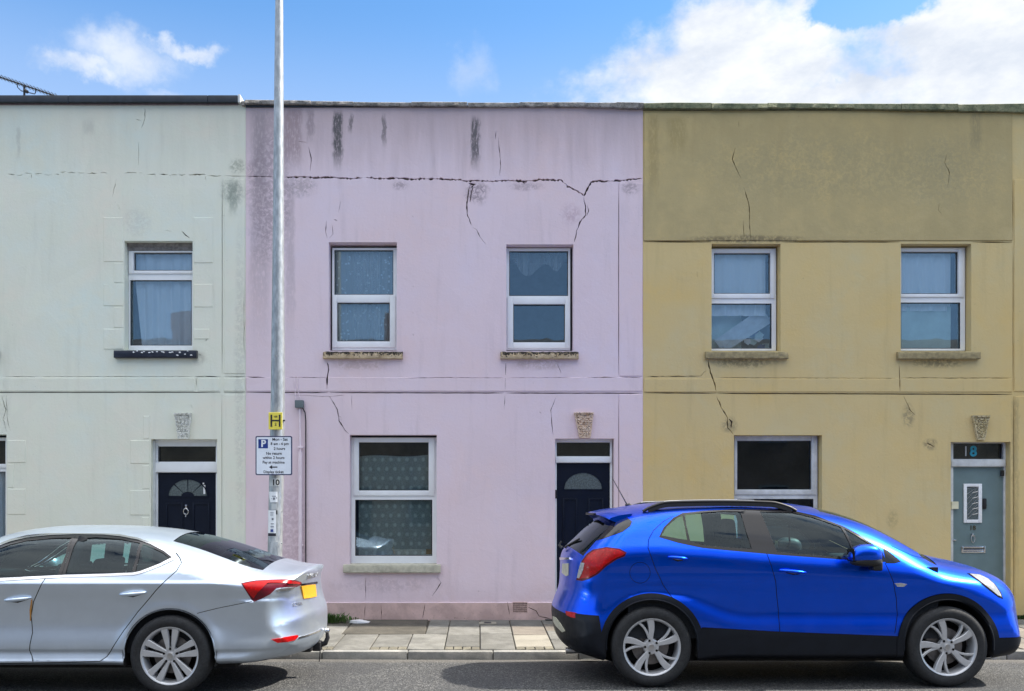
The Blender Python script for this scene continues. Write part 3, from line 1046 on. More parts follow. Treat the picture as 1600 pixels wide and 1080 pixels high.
def room(parent, r_, depth=1.6, y0=0.21):
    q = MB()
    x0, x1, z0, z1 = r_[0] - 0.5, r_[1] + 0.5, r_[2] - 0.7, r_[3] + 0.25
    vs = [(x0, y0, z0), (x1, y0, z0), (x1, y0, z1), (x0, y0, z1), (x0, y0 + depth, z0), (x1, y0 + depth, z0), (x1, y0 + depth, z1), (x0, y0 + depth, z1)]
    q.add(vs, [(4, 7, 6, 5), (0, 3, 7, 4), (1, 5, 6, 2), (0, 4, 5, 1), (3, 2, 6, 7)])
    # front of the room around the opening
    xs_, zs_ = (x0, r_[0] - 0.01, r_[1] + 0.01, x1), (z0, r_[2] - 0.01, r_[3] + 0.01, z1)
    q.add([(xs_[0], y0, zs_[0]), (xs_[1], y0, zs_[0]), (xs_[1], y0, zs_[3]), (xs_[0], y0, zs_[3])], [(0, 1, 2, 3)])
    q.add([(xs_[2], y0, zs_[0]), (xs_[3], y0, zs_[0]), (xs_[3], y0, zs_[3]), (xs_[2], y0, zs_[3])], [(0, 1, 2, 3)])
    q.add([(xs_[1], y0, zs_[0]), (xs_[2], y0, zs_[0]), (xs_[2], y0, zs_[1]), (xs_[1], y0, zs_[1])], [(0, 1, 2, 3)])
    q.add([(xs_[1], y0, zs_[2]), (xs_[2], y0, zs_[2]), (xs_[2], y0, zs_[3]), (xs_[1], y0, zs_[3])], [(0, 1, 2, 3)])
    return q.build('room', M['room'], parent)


def curtain(r_, y, mat, label, group=None, amp=0.018, freq=55, seed=0, top=None, nx=120, fade=0.0, gather=None):
    """hanging cloth with pleats"""
    x0, x1, z0, z1 = r_
    nz = 16
    vs = []; fs = []
    rnd = random.Random(seed)
    ph = [rnd.uniform(0, 6.28) for _ in range(4)]
    for j in range(nz + 1):
        t = j / nz
        for i in range(nx + 1):
            u = i / nx
            x = x0 + (x1 - x0) * u
            z = z0 + (z1 - z0) * t
            if top and t > 0.999: z += top(u)
            if gather: x = gather(x, z, u, t)
            a = amp * (1.0 - fade * t)
            yy = y + a * (math.sin(x * freq + ph[0] + 0.6 * math.sin(z * 2 + ph[1])) + 0.5 * math.sin(x * freq * 0.43 + ph[2] + z * 0.5) + 0.4 * math.sin(x * freq * 2.1 + ph[3]))
            vs.append((x, yy, z))
    for j in range(nz):
        for i in range(nx):
            a = j * (nx + 1) + i
            fs.append((a, a + 1, a + nx + 2, a + nx + 1))
    m = MB(); m.add(vs, fs)
    return m.build('curtain', M[mat], smooth=180, label=label, cat='curtain', group=group)


def rough_sill(parent, r_, mats, proud=0.055, rough=0.006, dep=0.13, seed=0, name='window_sill', label=None, notch=0.0):
    """stone sill with worn front"""
    x0, x1, z0, z1 = r_
    bm = bmesh.new()
    nx = max(4, int((x1 - x0) / 0.025)); nz = 4
    # closed profile swept along x
    prof = [(dep, z0 + 0.003), (-proud + 0.006, z0), (-proud, z0 + 0.008)] + [(-proud, z0 + (z1 - z0) * k / 4) for k in (1, 2, 3)] + [(-proud + 0.004, z1 - 0.006), (-proud + 0.012, z1), (0.0, z1 + 0.004), (dep, z1 + 0.010)]
    vsx = []
    for i in range(nx + 1):
        x = x0 + (x1 - x0) * i / nx
        row = []
        for k, (yy, zz) in enumerate(prof):
            n1_ = mnoise.noise(Vector((x * 22, zz * 40, seed))) ; n2_ = mnoise.noise(Vector((x * 6, zz * 9, seed + 3)))
            f = 1.0 if yy < 0.0 else 0.0
            chip = max(0.0, mnoise.noise(Vector((x * 14, seed * 3.1, 2))) - 0.15) * notch * (1 if zz > (z0 + z1) / 2 else 0.2)
            row.append(bm.verts.new((x, yy + f * (rough * (n1_ + n2_) + chip), zz + f * (rough * 0.5 * n1_ - chip * 0.4))))
        vsx.append(row)
    for i in range(nx):
        for k in range(len(prof) - 1):
            bm.faces.new((vsx[i][k], vsx[i + 1][k], vsx[i + 1][k + 1], vsx[i][k + 1]))
    bm.faces.new(vsx[0]); bm.faces.new(vsx[-1][::-1])
    bmesh.ops.recalc_face_normals(bm, faces=bm.faces)
    m = MB(); m.bm(bm)
    return m.build(name, M[mats], parent, smooth=35, label=label)


def coping_run(parent, pts_z, x0, x1, mat, name='coping_stone', seg=0.75, seed=0, proud=0.05, th=None, rough=0.008, ybk=0.40, lift=None):
    """parapet copings laid in lengths"""
    rnd = random.Random(seed)
    x = x0
    while x < x1 - 0.02:
        xe = min(x1, x + seg * rnd.uniform(0.75, 1.25))
        if x1 - xe < 0.2: xe = x1
        bm = bmesh.new()
        n = max(3, int((xe - x - 0.01) / 0.04))
        dz = rnd.uniform(-0.006, 0.006); dy = rnd.uniform(-0.012, 0.008)
        prev = None; rings = []
        for i in range(n + 1):
            xx = x + 0.003 + (xe - x - 0.006) * i / n
            zb, zt = pts_z(xx)
            prof = [(ybk, zb), (-proud, zb), (-proud - 0.004, zb + 0.012), (-proud, zt - 0.012), (-proud + 0.02, zt), (ybk, zt + 0.01)]
            row = []
            for k, (yy, zz) in enumerate(prof):
                q = mnoise.noise(Vector((xx * 12, zz * 30, seed + k))) + mnoise.noise(Vector((xx * 37, zz * 60, seed + k)))
                row.append(bm.verts.new((xx, yy + dy + (rough * q if yy < 0.1 else 0), zz + dz + rough * 0.6 * q)))
            rings.append(row)
        for i in range(n):
            for k in range(len(prof)):
                k2 = (k + 1) % len(prof)
                bm.faces.new((rings[i][k], rings[i + 1][k], rings[i + 1][k2], rings[i][k2]))
        bm.faces.new(rings[0]); bm.faces.new(rings[-1][::-1])
        bmesh.ops.recalc_face_normals(bm, faces=bm.faces)
        m = MB(); m.bm(bm)
        m.build(name, M[mat], parent, smooth=35)
        x = xe


def keystone(parent, top, bottom, mat, seed=0, label=None, wormy=1.0):
    """vermiculated tapered keystone: top=(px0,px1,py) bottom=(px0,px1,py)"""
    (tx0, tz) = P(top[0], top[2], -0.02); (tx1, _) = P(top[1], top[2], -0.02)
    (bx0, bz) = P(bottom[0], bottom[2], -0.02); (bx1, _) = P(bottom[1], bottom[2], -0.02)
    nu, nv = 30, 44
    bm = bmesh.new()
    rows = []
    for j in range(nv + 1):
        t = j / nv
        xa = bx0 + (tx0 - bx0) * t; xb = bx1 + (tx1 - bx1) * t; z = bz + (tz - bz) * t
        row = []
        for i in range(nu + 1):
            u = i / nu
            x = xa + (xb - xa) * u
            e_ = min(u, 1 - u) * (xb - xa); e2 = min(t, 1 - t) * (tz - bz)
            inner = min(e_, e2)
            q = mnoise.noise(Vector((x * 34, z * 34, seed))) 
            w = abs(q)
            pit = 0.020 * max(0, 1 - w / 0.16) if inner > 0.012 else 0
            pit *= wormy
            y = -0.045 - 0.012 * min(1, inner / 0.01) * 0 + pit
            if j > nv - 4: y -= 0.012
            row.append(bm.verts.new((x, y, z)))
        rows.append(row)
    for j in range(nv):
        for i in range(nu):
            bm.faces.new((rows[j][i], rows[j][i + 1], rows[j + 1][i + 1], rows[j + 1][i]))
    be = [e_ for e_ in bm.edges if len(e_.link_faces) == 1]
    r = bmesh.ops.extrude_edge_only(bm, edges=be)
    for q in r['geom']:
        if isinstance(q, bmesh.types.BMVert): q.co.y = 0.02
    bmesh.ops.recalc_face_normals(bm, faces=bm.faces)
    m = MB(); m.bm(bm)
    return m.build('keystone', M[mat], parent, smooth=30, label=label)


def halfmoon(cx, bz, rx, rz, n=20):
    return [(cx + rx * math.cos(math.pi * k / n), bz + rz * math.sin(math.pi * k / n)) for k in range(n + 1)]


Z_TOP = 6.80
def zline(pts):
    """piecewise pixel line -> z(x) on the facade"""
    w = [P(a, b_) for a, b_ in pts]
    xs_ = [q[0] for q in w]; zs_ = [q[1] for q in w]
    return lambda x: float(np.interp(x, xs_, zs_))


def shell(parent, xa, xb, ztop, mat):
    """side and back walls plus the low roof behind the parapet"""
    q = MB()
    q.box(xa + 0.004, xb - 0.004, 7.7, 7.95, 0.0, ztop - 0.5)
    q.box(xa + 0.004, xa + 0.104, 1.9, 7.69, 0.0, ztop - 0.3)
    q.box(xb - 0.104, xb - 0.004, 1.9, 7.69, 0.0, ztop - 0.3)
    q.build('rear_wall', M[mat], parent)
    q = MB()
    q.add([(xa + 0.01, 0.41, ztop - 0.45), (xb - 0.01, 0.41, ztop - 0.45), (xb - 0.01, 7.9, ztop - 0.25), (xa + 0.01, 7.9, ztop - 0.25),
           (xa + 0.01, 0.41, ztop - 0.55), (xb - 0.01, 0.41, ztop - 0.55), (xb - 0.01, 7.9, ztop - 0.35), (xa + 0.01, 7.9, ztop - 0.35)],
          [(0, 1, 2, 3), (7, 6, 5, 4), (0, 4, 5, 1), (1, 5, 6, 2), (2, 6, 7, 3), (3, 7, 4, 0)])
    q.build('roof', M['slate'], parent)
    # party walls near the front so rooms are closed
    q = MB()
    q.box(xa + 0.004, xb - 0.004, 0.31, 0.40, ztop - 0.9, ztop - 0.02)
    q.build('parapet', M[mat], parent)


# --- pink house
PX0, PX1 = P(384, 0)[0], P(1004.6, 0)[0]
pink = root('terraced_house', ((PX0 + PX1) / 2, 0, 0), 'pale pink rendered terraced house with cracks and soot streaks in the middle', 'house', 'terraced houses in the row')
ztop_p = P(0, 168)[1]
op = [rect(513.7, 378.5, 620, 548), rect(791.2, 382, 896, 548.5), rect(546.3, 679.5, 682.4, 882), rect(867.4, 685.5, 959.6, 972)]
slits = []
def S(pts, w, j=0.3, seed=0, st=5.0, wj=0.5): return ribbon(pts, w * (1.08 if wj > .4 else 1.0), j, seed, step=st, wj=wj)
slits += [S([(385, 275.2), (400, 275.6), (425, 276)], 1.3, .3, 1),
          S([(445, 277), (470, 276.4), (495, 277.5), (520, 276.9), (545, 279), (566, 278)], 2.2, .7, 2, 2.5, .7),
          S([(572, 277.7), (595, 279), (620, 278.2), (645, 280), (670, 279.4), (717, 281), (732, 283.6), (740, 282.2), (767, 283.4), (792, 282), (820, 283.4), (842, 281), (877, 282), (887, 291.5), (900, 298), (912.5, 305.5), (917, 297), (920, 291), (924, 285.5), (930, 282.6), (948, 283.8), (964, 282.6), (975, 281.4), (1003.5, 279)], 2.2, .8, 3, 2.5, .8),
          S([(735, 287.5), (731, 302), (729, 320), (731, 337), (736, 352)], 1.7, .7, 7, 4), S([(739, 288), (737, 300), (734, 316)], 1.6, .5, 8, 4),
          S([(732.5, 286.5), (740.8, 289), (735.5, 294)], 4.0, .5, 9, 3), S([(738, 355), (745, 359), (750, 370), (758, 381)], 1.0, .3, 10),
          S([(912, 308.5), (914.5, 320), (915, 335), (907, 347), (901, 360), (897.4, 378)], 1.5, .7, 11, 4), S([(917.5, 320), (919.5, 330), (916.8, 338)], 1.1, .4, 12, 3),
          S([(812, 280.4), (819, 286.8), (824, 283.4)], 2.6, .5, 13, 3),
          S([(775, 205), (774, 218)], 1.0, .3, 14), S([(778.6, 214), (780, 230), (782.6, 260), (780, 276)], 0.8, .4, 15),
          S([(482, 230), (486, 247), (485, 267)], 1.2, .5, 16), S([(467, 221), (479, 222.4)], 1.2, .2, 17), S([(532, 315), (529, 332)], 1.0, .3, 18),
          S([(510, 345), (508.5, 362), (511.5, 374)], 1.0, .4, 19), S([(519, 352), (520.5, 366), (515, 372)], .9, .3, 20), S([(522, 343), (526.5, 344.5)], 1.8, .1, 21, 2),
          S([(511, 566), (513.7, 578), (511.2, 593), (511.5, 608)], 2.1, .5, 22, 4), S([(515, 619), (521.5, 630), (526.7, 640), (530, 658), (539, 672), (545, 678)], 1.5, .5, 23),
          S([(528, 649), (533, 652), (533, 660)], .8, .3, 61),
          S([(790.5, 567), (789.6, 586)], 1.1, .3, 24), S([(789.8, 590), (789.2, 609)], .7, .2, 25), S([(789, 617), (787.8, 640)], .7, .2, 26),
          S([(867.6, 564), (872, 571), (876.7, 584)], 1.0, .4, 27), S([(869.5, 619), (860.5, 641), (862.5, 667), (864.5, 681)], .8, .4, 28),
          S([(681.6, 900), (689, 910.5), (675.4, 932)], 1.0, .3, 29), S([(664, 943), (660.5, 966)], 1.2, .4, 30), S([(571, 903), (571.5, 938)], .7, .3, 31), S([(571, 944), (569.5, 966)], .8, .3, 32),
          S([(596, 947), (596.5, 967)], .9, .3, 33), S([(824, 948), (838, 954), (842, 963), (862, 967)], 1.2, .5, 34), S([(793, 941), (796, 960)], 1.0, .4, 35),
          S([(386, 589), (414, 590)], 1.3, .2, 36), S([(448, 589.5), (512, 590)], .8, .2, 37), S([(632, 591), (700, 590), (788, 590.3)], .8, .3, 38), S([(792, 590.5), (890, 590)], .6, .2, 39),
          S([(918, 590), (964, 589.6)], 1.0, .3, 40), S([(968.5, 589.4), (1003.6, 589.6)], 0.8, .3, 41), S([(450, 617), (514, 620), (540, 617)], .5, .2, 42), S([(549.5, 617), (549.8, 642)], .5, .2, 43),
          # straight slits: shade line under the string course cut into the render; quoin groove
          S([(385, 613.3), (513, 613.6)], 1.7, .12, 44, 9, .15), S([(515.5, 613.6), (787, 614.2)], 1.7, .12, 45, 9, .15), S([(791.5, 614.2), (1003.6, 614.6)], 1.7, .12, 46, 9, .15),
          S([(966.6, 286), (966.6, 586)], 1.1, .1, 47, 20, .15), S([(966.6, 617), (966.6, 938)], 0.9, .1, 48, 20, .15),
          S([(644, 338), (645.5, 339)], 1.6, .1, 49, 2), S([(644.6, 446.5), (646, 448)], 2.2, .1, 50, 2), S([(644.6, 488), (645.6, 489)], 1.4, .1, 51, 2), S([(644.6, 522), (646.4, 524)], 2.4, .1, 52, 2),
          S([(843, 644), (845, 645.5)], 2.0, .1, 53, 2), S([(746, 922.4), (749, 925)], 2.0, .1, 54, 2)]
a = rect(385, 589.8, 1003.8, 611.6); c_ = rect(967.8, 286, 1003.8, 588); c2 = rect(967.8, 616.2, 1003.8, 938)
zpl = P(0, 941)[1]
relief = [(a[0], a[1], a[2], a[3], 0.010), (c_[0], c_[1], c_[2], c_[3], 0.008), (c2[0], c2[1], c2[2], c2[3], 0.008), (PX0 + 0.002, op[3][0] - 0.03, 0.08, zpl, 0.022), (op[3][1] + 0.03, PX1 - 0.002, 0.08, zpl, 0.022)]
vent = rect(801.5, 941.5, 823.3, 956.5)
facade('wall', pink, [M['pink'], M['crack']], PX0 + 0.001, PX1 - 0.001, 0.06, ztop_p, [(*o, 0.208) for o in op] + [(vent[0], vent[1], vent[2], vent[3], 0.03)], slits, relief, seed=3)
shell(pink, PX0, PX1, ztop_p, 'pink')
copt = zline([(384, 158.5), (600, 161), (960, 162), (961, 161), (1005, 162)])
copb = zline([(384, 165.5), (600, 167.5), (960, 170), (961, 171), (1005, 172)])
coping_run(pink, lambda x: (copb(x), copt(x)), PX0, PX1, 'coping_pink', seed=2, seg=0.7, proud=0.045)
# thin dark slate course under the coping
q = MB(); q.box(PX0 + 0.004, PX1 - 0.3, -0.018, 0.29, ztop_p - 0.002, ztop_p + 0.02)
q.build('slate_course', M['slate'], pink)

w1, p1 = window(pink, (519, 387.5, 624, 547), [(522.5, 391, 614.5, 460.6), (527, 473.5, 609, 533.5)], [((519.3, 461.5, 617.6, 543), 1)])
rough_sill(pink, rect(504.6, 549.4, 629, 560.5, -0.05), 'sill_dirty', proud=0.06, rough=0.010, seed=1, notch=0.10)
w2, p2 = window(pink, (785, 388, 891, 547), [(795.6, 392.6, 887.6, 462.6), (802, 476, 882.6, 535)], [((793, 463.6, 891, 544.5), 1)])
rough_sill(pink, rect(782, 549.6, 904, 560.8, -0.05), 'sill_dirty', proud=0.06, rough=0.010, seed=4, notch=0.10)
w3, p3 = window(pink, (548.8, 683.6, 684, 880.5), [(561, 691.5, 669.6, 766.5), (555, 781, 675.4, 868.6)], [((552.6, 684, 679, 774.6), 0)])
rough_sill(pink, rect(536.2, 882.6, 688.4, 895.2, -0.05), 'stone_pale', proud=0.06, rough=0.003, seed=5, label='pale stone sill with two small cracks')
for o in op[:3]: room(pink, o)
q = MB(); xx, zz = P(671, 863, 0.14)
q.box(xx - 0.045, xx + 0.035, 0.143, 0.146, zz - 0.025, zz + 0.04); q.build('window_sticker', M['bronze'], pink)
curtain((p1[0][0] - .02, p1[0][1] + .03, p1[1][2] - .03, p1[0][3] + .02), 0.235, 'net_floral', 'floral white net curtain in the upper left window of the pink house', seed=2, freq=62, amp=0.008)
curtain((p1[0][0] + .24, p1[0][0] + .60, p1[1][2] - .03, p1[0][3] + .02), 0.222, 'curtain_sheer', 'gathered sheer strip hanging over the floral net, upper left window', seed=8, freq=120, amp=0.004)
# scarf swag in the right upper window
def smooth_i(u):
    K = [(0, .30), (.3, .06), (.62, .22), (.82, .13), (1, .30)]
    for (a_, va), (c_, vc) in zip(K, K[1:]):
        if u <= c_:
            t = max(0, (u - a_) / (c_ - a_)); t = t * t * (3 - 2 * t); return va + (vc - va) * t
    return .30
sw = curtain((p2[0][0] - .02, p2[0][1] + .03, p2[0][3] - .36, p2[0][3] + .02), 0.26, 'curtain_sheer', 'limp sheer scarf swagged across the top of the right window of the pink house', seed=5, freq=40, amp=0.02)
for v_ in sw.data.vertices:
    t = (v_.co.z) / 0.38
    u = v_.co.x / (p2[0][1] - p2[0][0]) + .5
    v_.co.z += (1 - max(0, min(1, t))) * float(smooth_i(u))
curtain((p3[0][0] - .02, p3[0][1] + .03, p3[1][2] - .03, P(0, 712)[1]), 0.232, 'net_lace', 'lace net curtain with rows of shells in the ground floor window of the pink house', seed=6, freq=26, amp=0.012,
        top=lambda u: 0.02 * u + 0.012 * math.sin(u * 7))


def door_set(parent, opening, leaf, fan, transom, frame_l, frame_r, leaf_mat, frame_mat='upvc', ydep=0.11):
    """frame, transom bar, fanlight and leaf; px rects"""
    f = MB()
    Lf = rect(*leaf, y=ydep + 0.02); Fn = rect(*fan, y=ydep); T = rect(*transom, y=ydep - 0.02)
    O = rect(*opening, y=ydep)
    zt = O[3] + 0.02
    xl, xr = P(frame_l, 0, ydep)[0], P(frame_r, 0, ydep)[0]
    f.box(xl, Lf[0] - 0.002, ydep, ydep + 0.07, 0.07, zt, bev=0.004)
    f.box(Lf[1] + 0.002, xr, ydep, ydep + 0.07, 0.07, zt, bev=0.004)
    f.box(Lf[0] - 0.0015, Lf[1] + 0.0015, ydep + 0.001, ydep + 0.07, Fn[3], zt, bev=0.003)
    f.box(Lf[0] - 0.0015, Lf[1] + 0.0015, ydep + 0.0015, ydep + 0.07, Lf[3] + 0.001, Fn[2], bev=0.003)
    fr = f.build('door_frame', M[frame_mat], parent, smooth=40)
    t = MB(); t.box(T[0], T[1], ydep - 0.03, ydep - 0.0005, T[2], T[3], bev=0.008)
    t.build('transom', M[frame_mat], fr, smooth=40)
    g_ = MB(); g_.box(Fn[0], Fn[1], ydep + 0.03, ydep + 0.036, Fn[2], Fn[3])
    g_.build('fanlight_pane', M['fan_glass'], fr)
    gk = MB(); ring(gk, (Fn[0], Fn[1], Fn[2], Fn[3]), (Fn[0] + .008, Fn[1] - .008, Fn[2] + .008, Fn[3] - .008), ydep + 0.015, ydep + 0.029, bev=0)
    gk.build('gasket', M['gasket'], fr)
    return fr, Lf, Fn


def moulding(mb, r_, y0, y1, w=0.018, mi=0):
    ring(mb, r_, (r_[0] + w, r_[1] - w, r_[2] + w, r_[3] - w), y0, y1, mi, bev=0.003)


# pink door
YD = 0.11
fr, Lf, Fn = door_set(pink, (867.4, 685, 960, 972), (869.9, 723.6, 952.6, 968), (870.4, 691.5, 953, 713), (868, 713.8, 955, 723), 867, 956.6, 'navy', ydep=YD)
d_ = MB(); d_.box(Lf[0], Lf[1], YD + 0.02, YD + 0.065, 0.075, Lf[3])
door = d_.build('door', M['navy'], pink)
yf = YD + 0.02
cx, bz = P(911, 764.4, yf); rx = P(940.5, 0, yf)[0] - cx; rz = P(0, 739, yf)[1] - bz
q = MB(); q.prism(halfmoon(cx, bz, rx, rz), yf - 0.004, yf + 0.002); q.build('door_glass', M['obscure'], door)
q = MB()
out_ = halfmoon(cx, bz - 0.012, rx + 0.016, rz + 0.028); inn = halfmoon(cx, bz, rx, rz)
v, tr, c = cdt([out_, inn], []); keep = pip(c, out_) & ~pip(c, inn)
q.add([(a_[0], yf - 0.012, a_[1]) for a_ in v], [tuple(t[::-1]) for t in tr[keep]])
q.add([(a_[0], yf - 0.0005, a_[1]) for a_ in v], [tuple(t) for t in tr[keep]])
fix_normals(q.build('glass_moulding', M['navy'], door))
for (xa_, xb_) in ((880, 901), (920, 942)):
    q = MB(); moulding(q, rect(xa_ - 1, 779, xb_ + 1, 850, yf), yf - 0.010, yf - 0.0005, 0.022); q.build('panel_moulding', M['navy'], door, smooth=40)
    q = MB(); moulding(q, rect(xa_ - 1, 870, xb_ + 1, 950, yf), yf - 0.010, yf - 0.0005, 0.022); q.build('panel_moulding', M['navy'], door, smooth=40)
q = MB(); r_ = rect(867.2, 765.5, 869.6, 779, 0.10); q.box(r_[0], r_[1] + 0.01, 0.095, 0.109, r_[2], r_[3], bev=0.003); q.build('door_latch', M['black_plastic'], pink)
keystone(pink, (897, 927.3, 645), (905.3, 922.4, 684.5), 'carved', 3, label='carved buff keystone with worm-track pattern')
room(pink, op[3], 1.2, 0.211)
# cast vent
q = MB(); r_ = vent
q.box(r_[0], r_[1], 0.018, 0.028, r_[2], r_[3])
n = 7
for k in range(n + 1):
    x = r_[0] + (r_[1] - r_[0]) * k / n; q.box(x - 0.005, x + 0.005, -0.022, 0.017, r_[2], r_[3])
for k in range(6):
    z = r_[2] + (r_[3] - r_[2]) * k / 5; q.box(r_[0] - 0.004, r_[1] + 0.004, -0.0205, 0.0165, z - 0.004, z + 0.004)
q.build('air_vent', simple('terracotta_vent', (0.50, 0.35, 0.31), 0.8, 0.2, 30, 0.4), pink)

# --- cream house
CX0, CX1 = -9.0, PX0
cream = root('terraced_house', ((CX0 + CX1) / 2, 0, 0), 'off-white rendered terraced house with a dark roof edge, left of the pink one', 'house', 'terraced houses in the row')
ztop_c = P(0, 163.5)[1]
opc = [rect(194.4, 376.6, 301, 547), rect(236, 686.3, 339, 972), rect(-120, 679, 10.4, 882), rect(-112, 376.6, -8, 547)]
sl = []
rnd = random.Random(11)
def ragged(x0, x1, y, w, seed):
    r2 = random.Random(seed); x = x0; out_ = []
    while x < x1:
        L = r2.uniform(8, 26)
        ya = y + r2.uniform(-1.5, 2.0)
        out_.append(S([(x, ya), (min(x1, x + L * .5), ya + r2.uniform(-1, 1)), (min(x1, x + L), ya + r2.uniform(-1.2, 1.2))], w * r2.uniform(.6, 1.3), .6, seed + int(x), 3))
        if r2.random() < 0.6:
            xb_ = x + r2.uniform(2, L)
            out_.append(S([(xb_, ya + 1.6), (xb_ + r2.uniform(-2, 2), ya + r2.uniform(4, 8))], w * .8, .3, seed + int(x) + 1, 3))
        x += L + r2.uniform(2, 6)
    return out_
sl += ragged(12, 92, 271.5, 1.5, 100) + ragged(94, 168, 270, 1.2, 200) + ragged(195, 222, 271, .8, 300) + ragged(230, 346, 273, 1.4, 400)
sl += [S([(351, 274.6), (383.5, 275.4)], 1.1, .2, 70), S([(226, 169), (226.5, 184), (221, 200)], .9, .5, 71), S([(213, 186.5), (220, 188)], 1.6, .3, 72, 3), S([(217, 222), (216.5, 258)], .7, .4, 73),
       S([(182, 280), (176, 308)], .8, .8, 74), S([(184, 320), (188, 328)], 1.0, .4, 75), S([(258, 360), (268, 362)], .8, .3, 76), S([(284, 361), (288, 366), (296, 372)], 1.4, .5, 77, 3),
       S([(304.6, 588.6), (320, 588.2), (345.0, 588.8)], 1.3, .2, 78), S([(350.5, 589), (383.2, 588.6)], 1.3, .2, 79), S([(306.5, 590.5), (307, 603)], 1.0, .2, 80), S([(8, 588.5), (60, 589)], .6, .2, 81), S([(66, 588.6), (300, 588.4)], .5, .15, 82),
       S([(-300, 613.4), (344.6, 613.2)], 1.5, .08, 83, 14, .12), S([(349.6, 613.4), (383.2, 613.6)], 1.6, .1, 84, 9, .12),  # slits that draw the shade line below the string course
       S([(347, 279), (347, 585)], 1.0, .08, 85, 20, .12), S([(346.6, 617), (346.6, 960)], 0.8, .08, 86, 20, .12),
       S([(6, 596), (7.5, 606)], .9, .2, 87), S([(3, 618), (9, 640), (5, 655), (12, 676)], 1.0, .7, 88), S([(10, 617), (11.5, 655), (17, 674)], .8, .4, 89),
       S([(123, 452.5), (125, 453.5)], 1.6, .1, 90, 2), S([(27, 568), (29.5, 569)], 1.8, .1, 91, 2), S([(121, 568.6), (124, 569)], 1.5, .1, 92, 2), S([(183, 535), (185, 536)], 1.5, .1, 93, 2),
       S([(320.5, 533), (323.5, 530)], 2.0, .1, 94, 2), S([(310.5, 553.4), (315, 555)], 1.6, .2, 95, 2), S([(298, 632), (302, 639)], 1.0, .3, 96), S([(345.5, 336), (352, 338)], .9, .2, 97), S([(381, 452), (381.5, 560)], .7, .4, 98, 12)]
rl = []
def q_(x0, y0, x1, y1, h=0.006):
    r_ = rect(x0, y0, x1, y1); rl.append((r_[0], r_[1], r_[2], r_[3], h))
q_(350.5, 280, 383, 584, .008); q_(350, 617, 383, 960, .006)
q_(-300, 590.5, 304, 611.6, .009); q_(309.5, 590.8, 344, 611.6, .009); q_(350, 590.8, 383, 611.6, .010)
for (x0, y0, x1, y1) in ((162, 340, 192.5, 409), (178, 411, 192.5, 442), (162, 444, 192.5, 478), (178, 480, 192.5, 512), (162, 514, 192.5, 546),
                         (303, 340, 333, 411), (303, 444, 333, 480), (303, 514, 327, 530),
                         (204, 688, 234, 724.5), (224, 650, 234, 686), (222, 727, 234, 764), (203, 766, 234, 805), (222, 808, 234, 840),
                         (12, 688, 41, 723), (12, 764, 40.5, 804), (13, 725, 22, 762)):
    q_(x0, y0, x1, y1, .007)
facade('wall', cream, [M['cream'], M['crack']], CX0 + .001, CX1 - .001, 0.06, ztop_c, [(*o, 0.208) for o in opc], sl, rl, seed=9)
shell(cream, CX0, CX1, ztop_c, 'cream')
# dark flashing with a lower lip
zt_, zb_ = P(0, 152)[1], P(0, 162.6)[1]
xe = P(373, 0)[0]
x = CX0
while x < xe - 0.05:
    x2 = min(xe, x + 1.82)
    q = MB(); q.box(x, x2 - 0.003, -0.06, 0.38, zb_, zt_, bev=0.006)
    q.build('roof_flashing', M['slate'], cream, smooth=40)
    x = x2
q = MB(); q.box(xe + 0.004, xe + 0.035, -0.066, 0.38, zb_ - 0.006, zt_ + 0.008, bev=0.004); q.build('flashing_end_cap', M['upvc_old'], cream)
q = MB(); q.box(CX0, xe - .01, -0.012, 0.29, ztop_c - 0.01, zb_ - 0.001); q.build('fascia_strip', simple('brown_fascia', (0.20, 0.15, 0.16), 0.8, 0.2, 20), cream)
coping_run(cream, lambda x: (P(0, 166)[1], P(0, 158.5)[1]), xe + .04, CX1, 'coping_pink', seed=7, seg=0.4, proud=0.04)

wc, pc = window(cream, (200.8, 391.5, 307, 547), [(209.8, 395.4, 300.4, 423), (203.6, 437.8, 299.8, 540)], [((200.8, 392, 306, 427.5), 0)])
q = MB(); r_ = rect(196, 377, 304, 391.2, 0.10); q.box(r_[0], r_[1], 0.10, 0.149, r_[2], r_[3] + 0.02, bev=0.006); q.box(r_[0], r_[1], 0.085, 0.0985, r_[2] + 0.045, r_[3] + 0.02, bev=0.004)
q.build('window_head_board', simple('grey_head_board', (0.22, 0.20, 0.19), 0.8, 0.3, 18, 0.3), cream)
rough_sill(cream, rect(178, 547.6, 307, 559.2, -0.06), 'black_paint', proud=0.07, rough=0.004, seed=9, label='black painted window sill with peeling white edge')
# flaking white paint on the sill
q = MB(); r2 = random.Random(5)
for k in range(16):
    x, z = P(208 + k * 6.2 + r2.uniform(-2, 2), 549.5 + r2.uniform(-.8, 1.6) + (5 if k > 9 and k % 2 else 0), -0.07)
    n = 6; a0 = r2.uniform(0, 6)
    q.prism([(x + r2.uniform(.006, .022) * math.cos(a0 + 6.283 * i / n), z + r2.uniform(.004, .012) * math.sin(a0 + 6.283 * i / n)) for i in range(n)], -0.0775, -0.066)
o_ = q.build('paint_flake', M['upvc'], cream); o_['kind'] = 'stuff'
wcl, pcl = window(cream, (-118, 683.6, 14, 880.5), [(-108, 689, 9.0, 725), (-112, 737, 8.6, 868.6)], [((-116, 684, 13.5, 731), 0)], label='ground floor window cut off by the left edge')
rough_sill(cream, rect(-128, 882.6, 18, 895.2, -0.05), 'stone_pale', proud=0.06, rough=0.003, seed=5)
wcu, pcu = window(cream, (-106, 391.5, 2, 547), [(-97, 395.4, -5, 423), (-103, 437.8, -5, 540)], [])
rough_sill(cream, rect(-122, 547.6, 6 - 10, 559.2, -0.06), 'black_paint', proud=0.07, rough=0.004, seed=9)
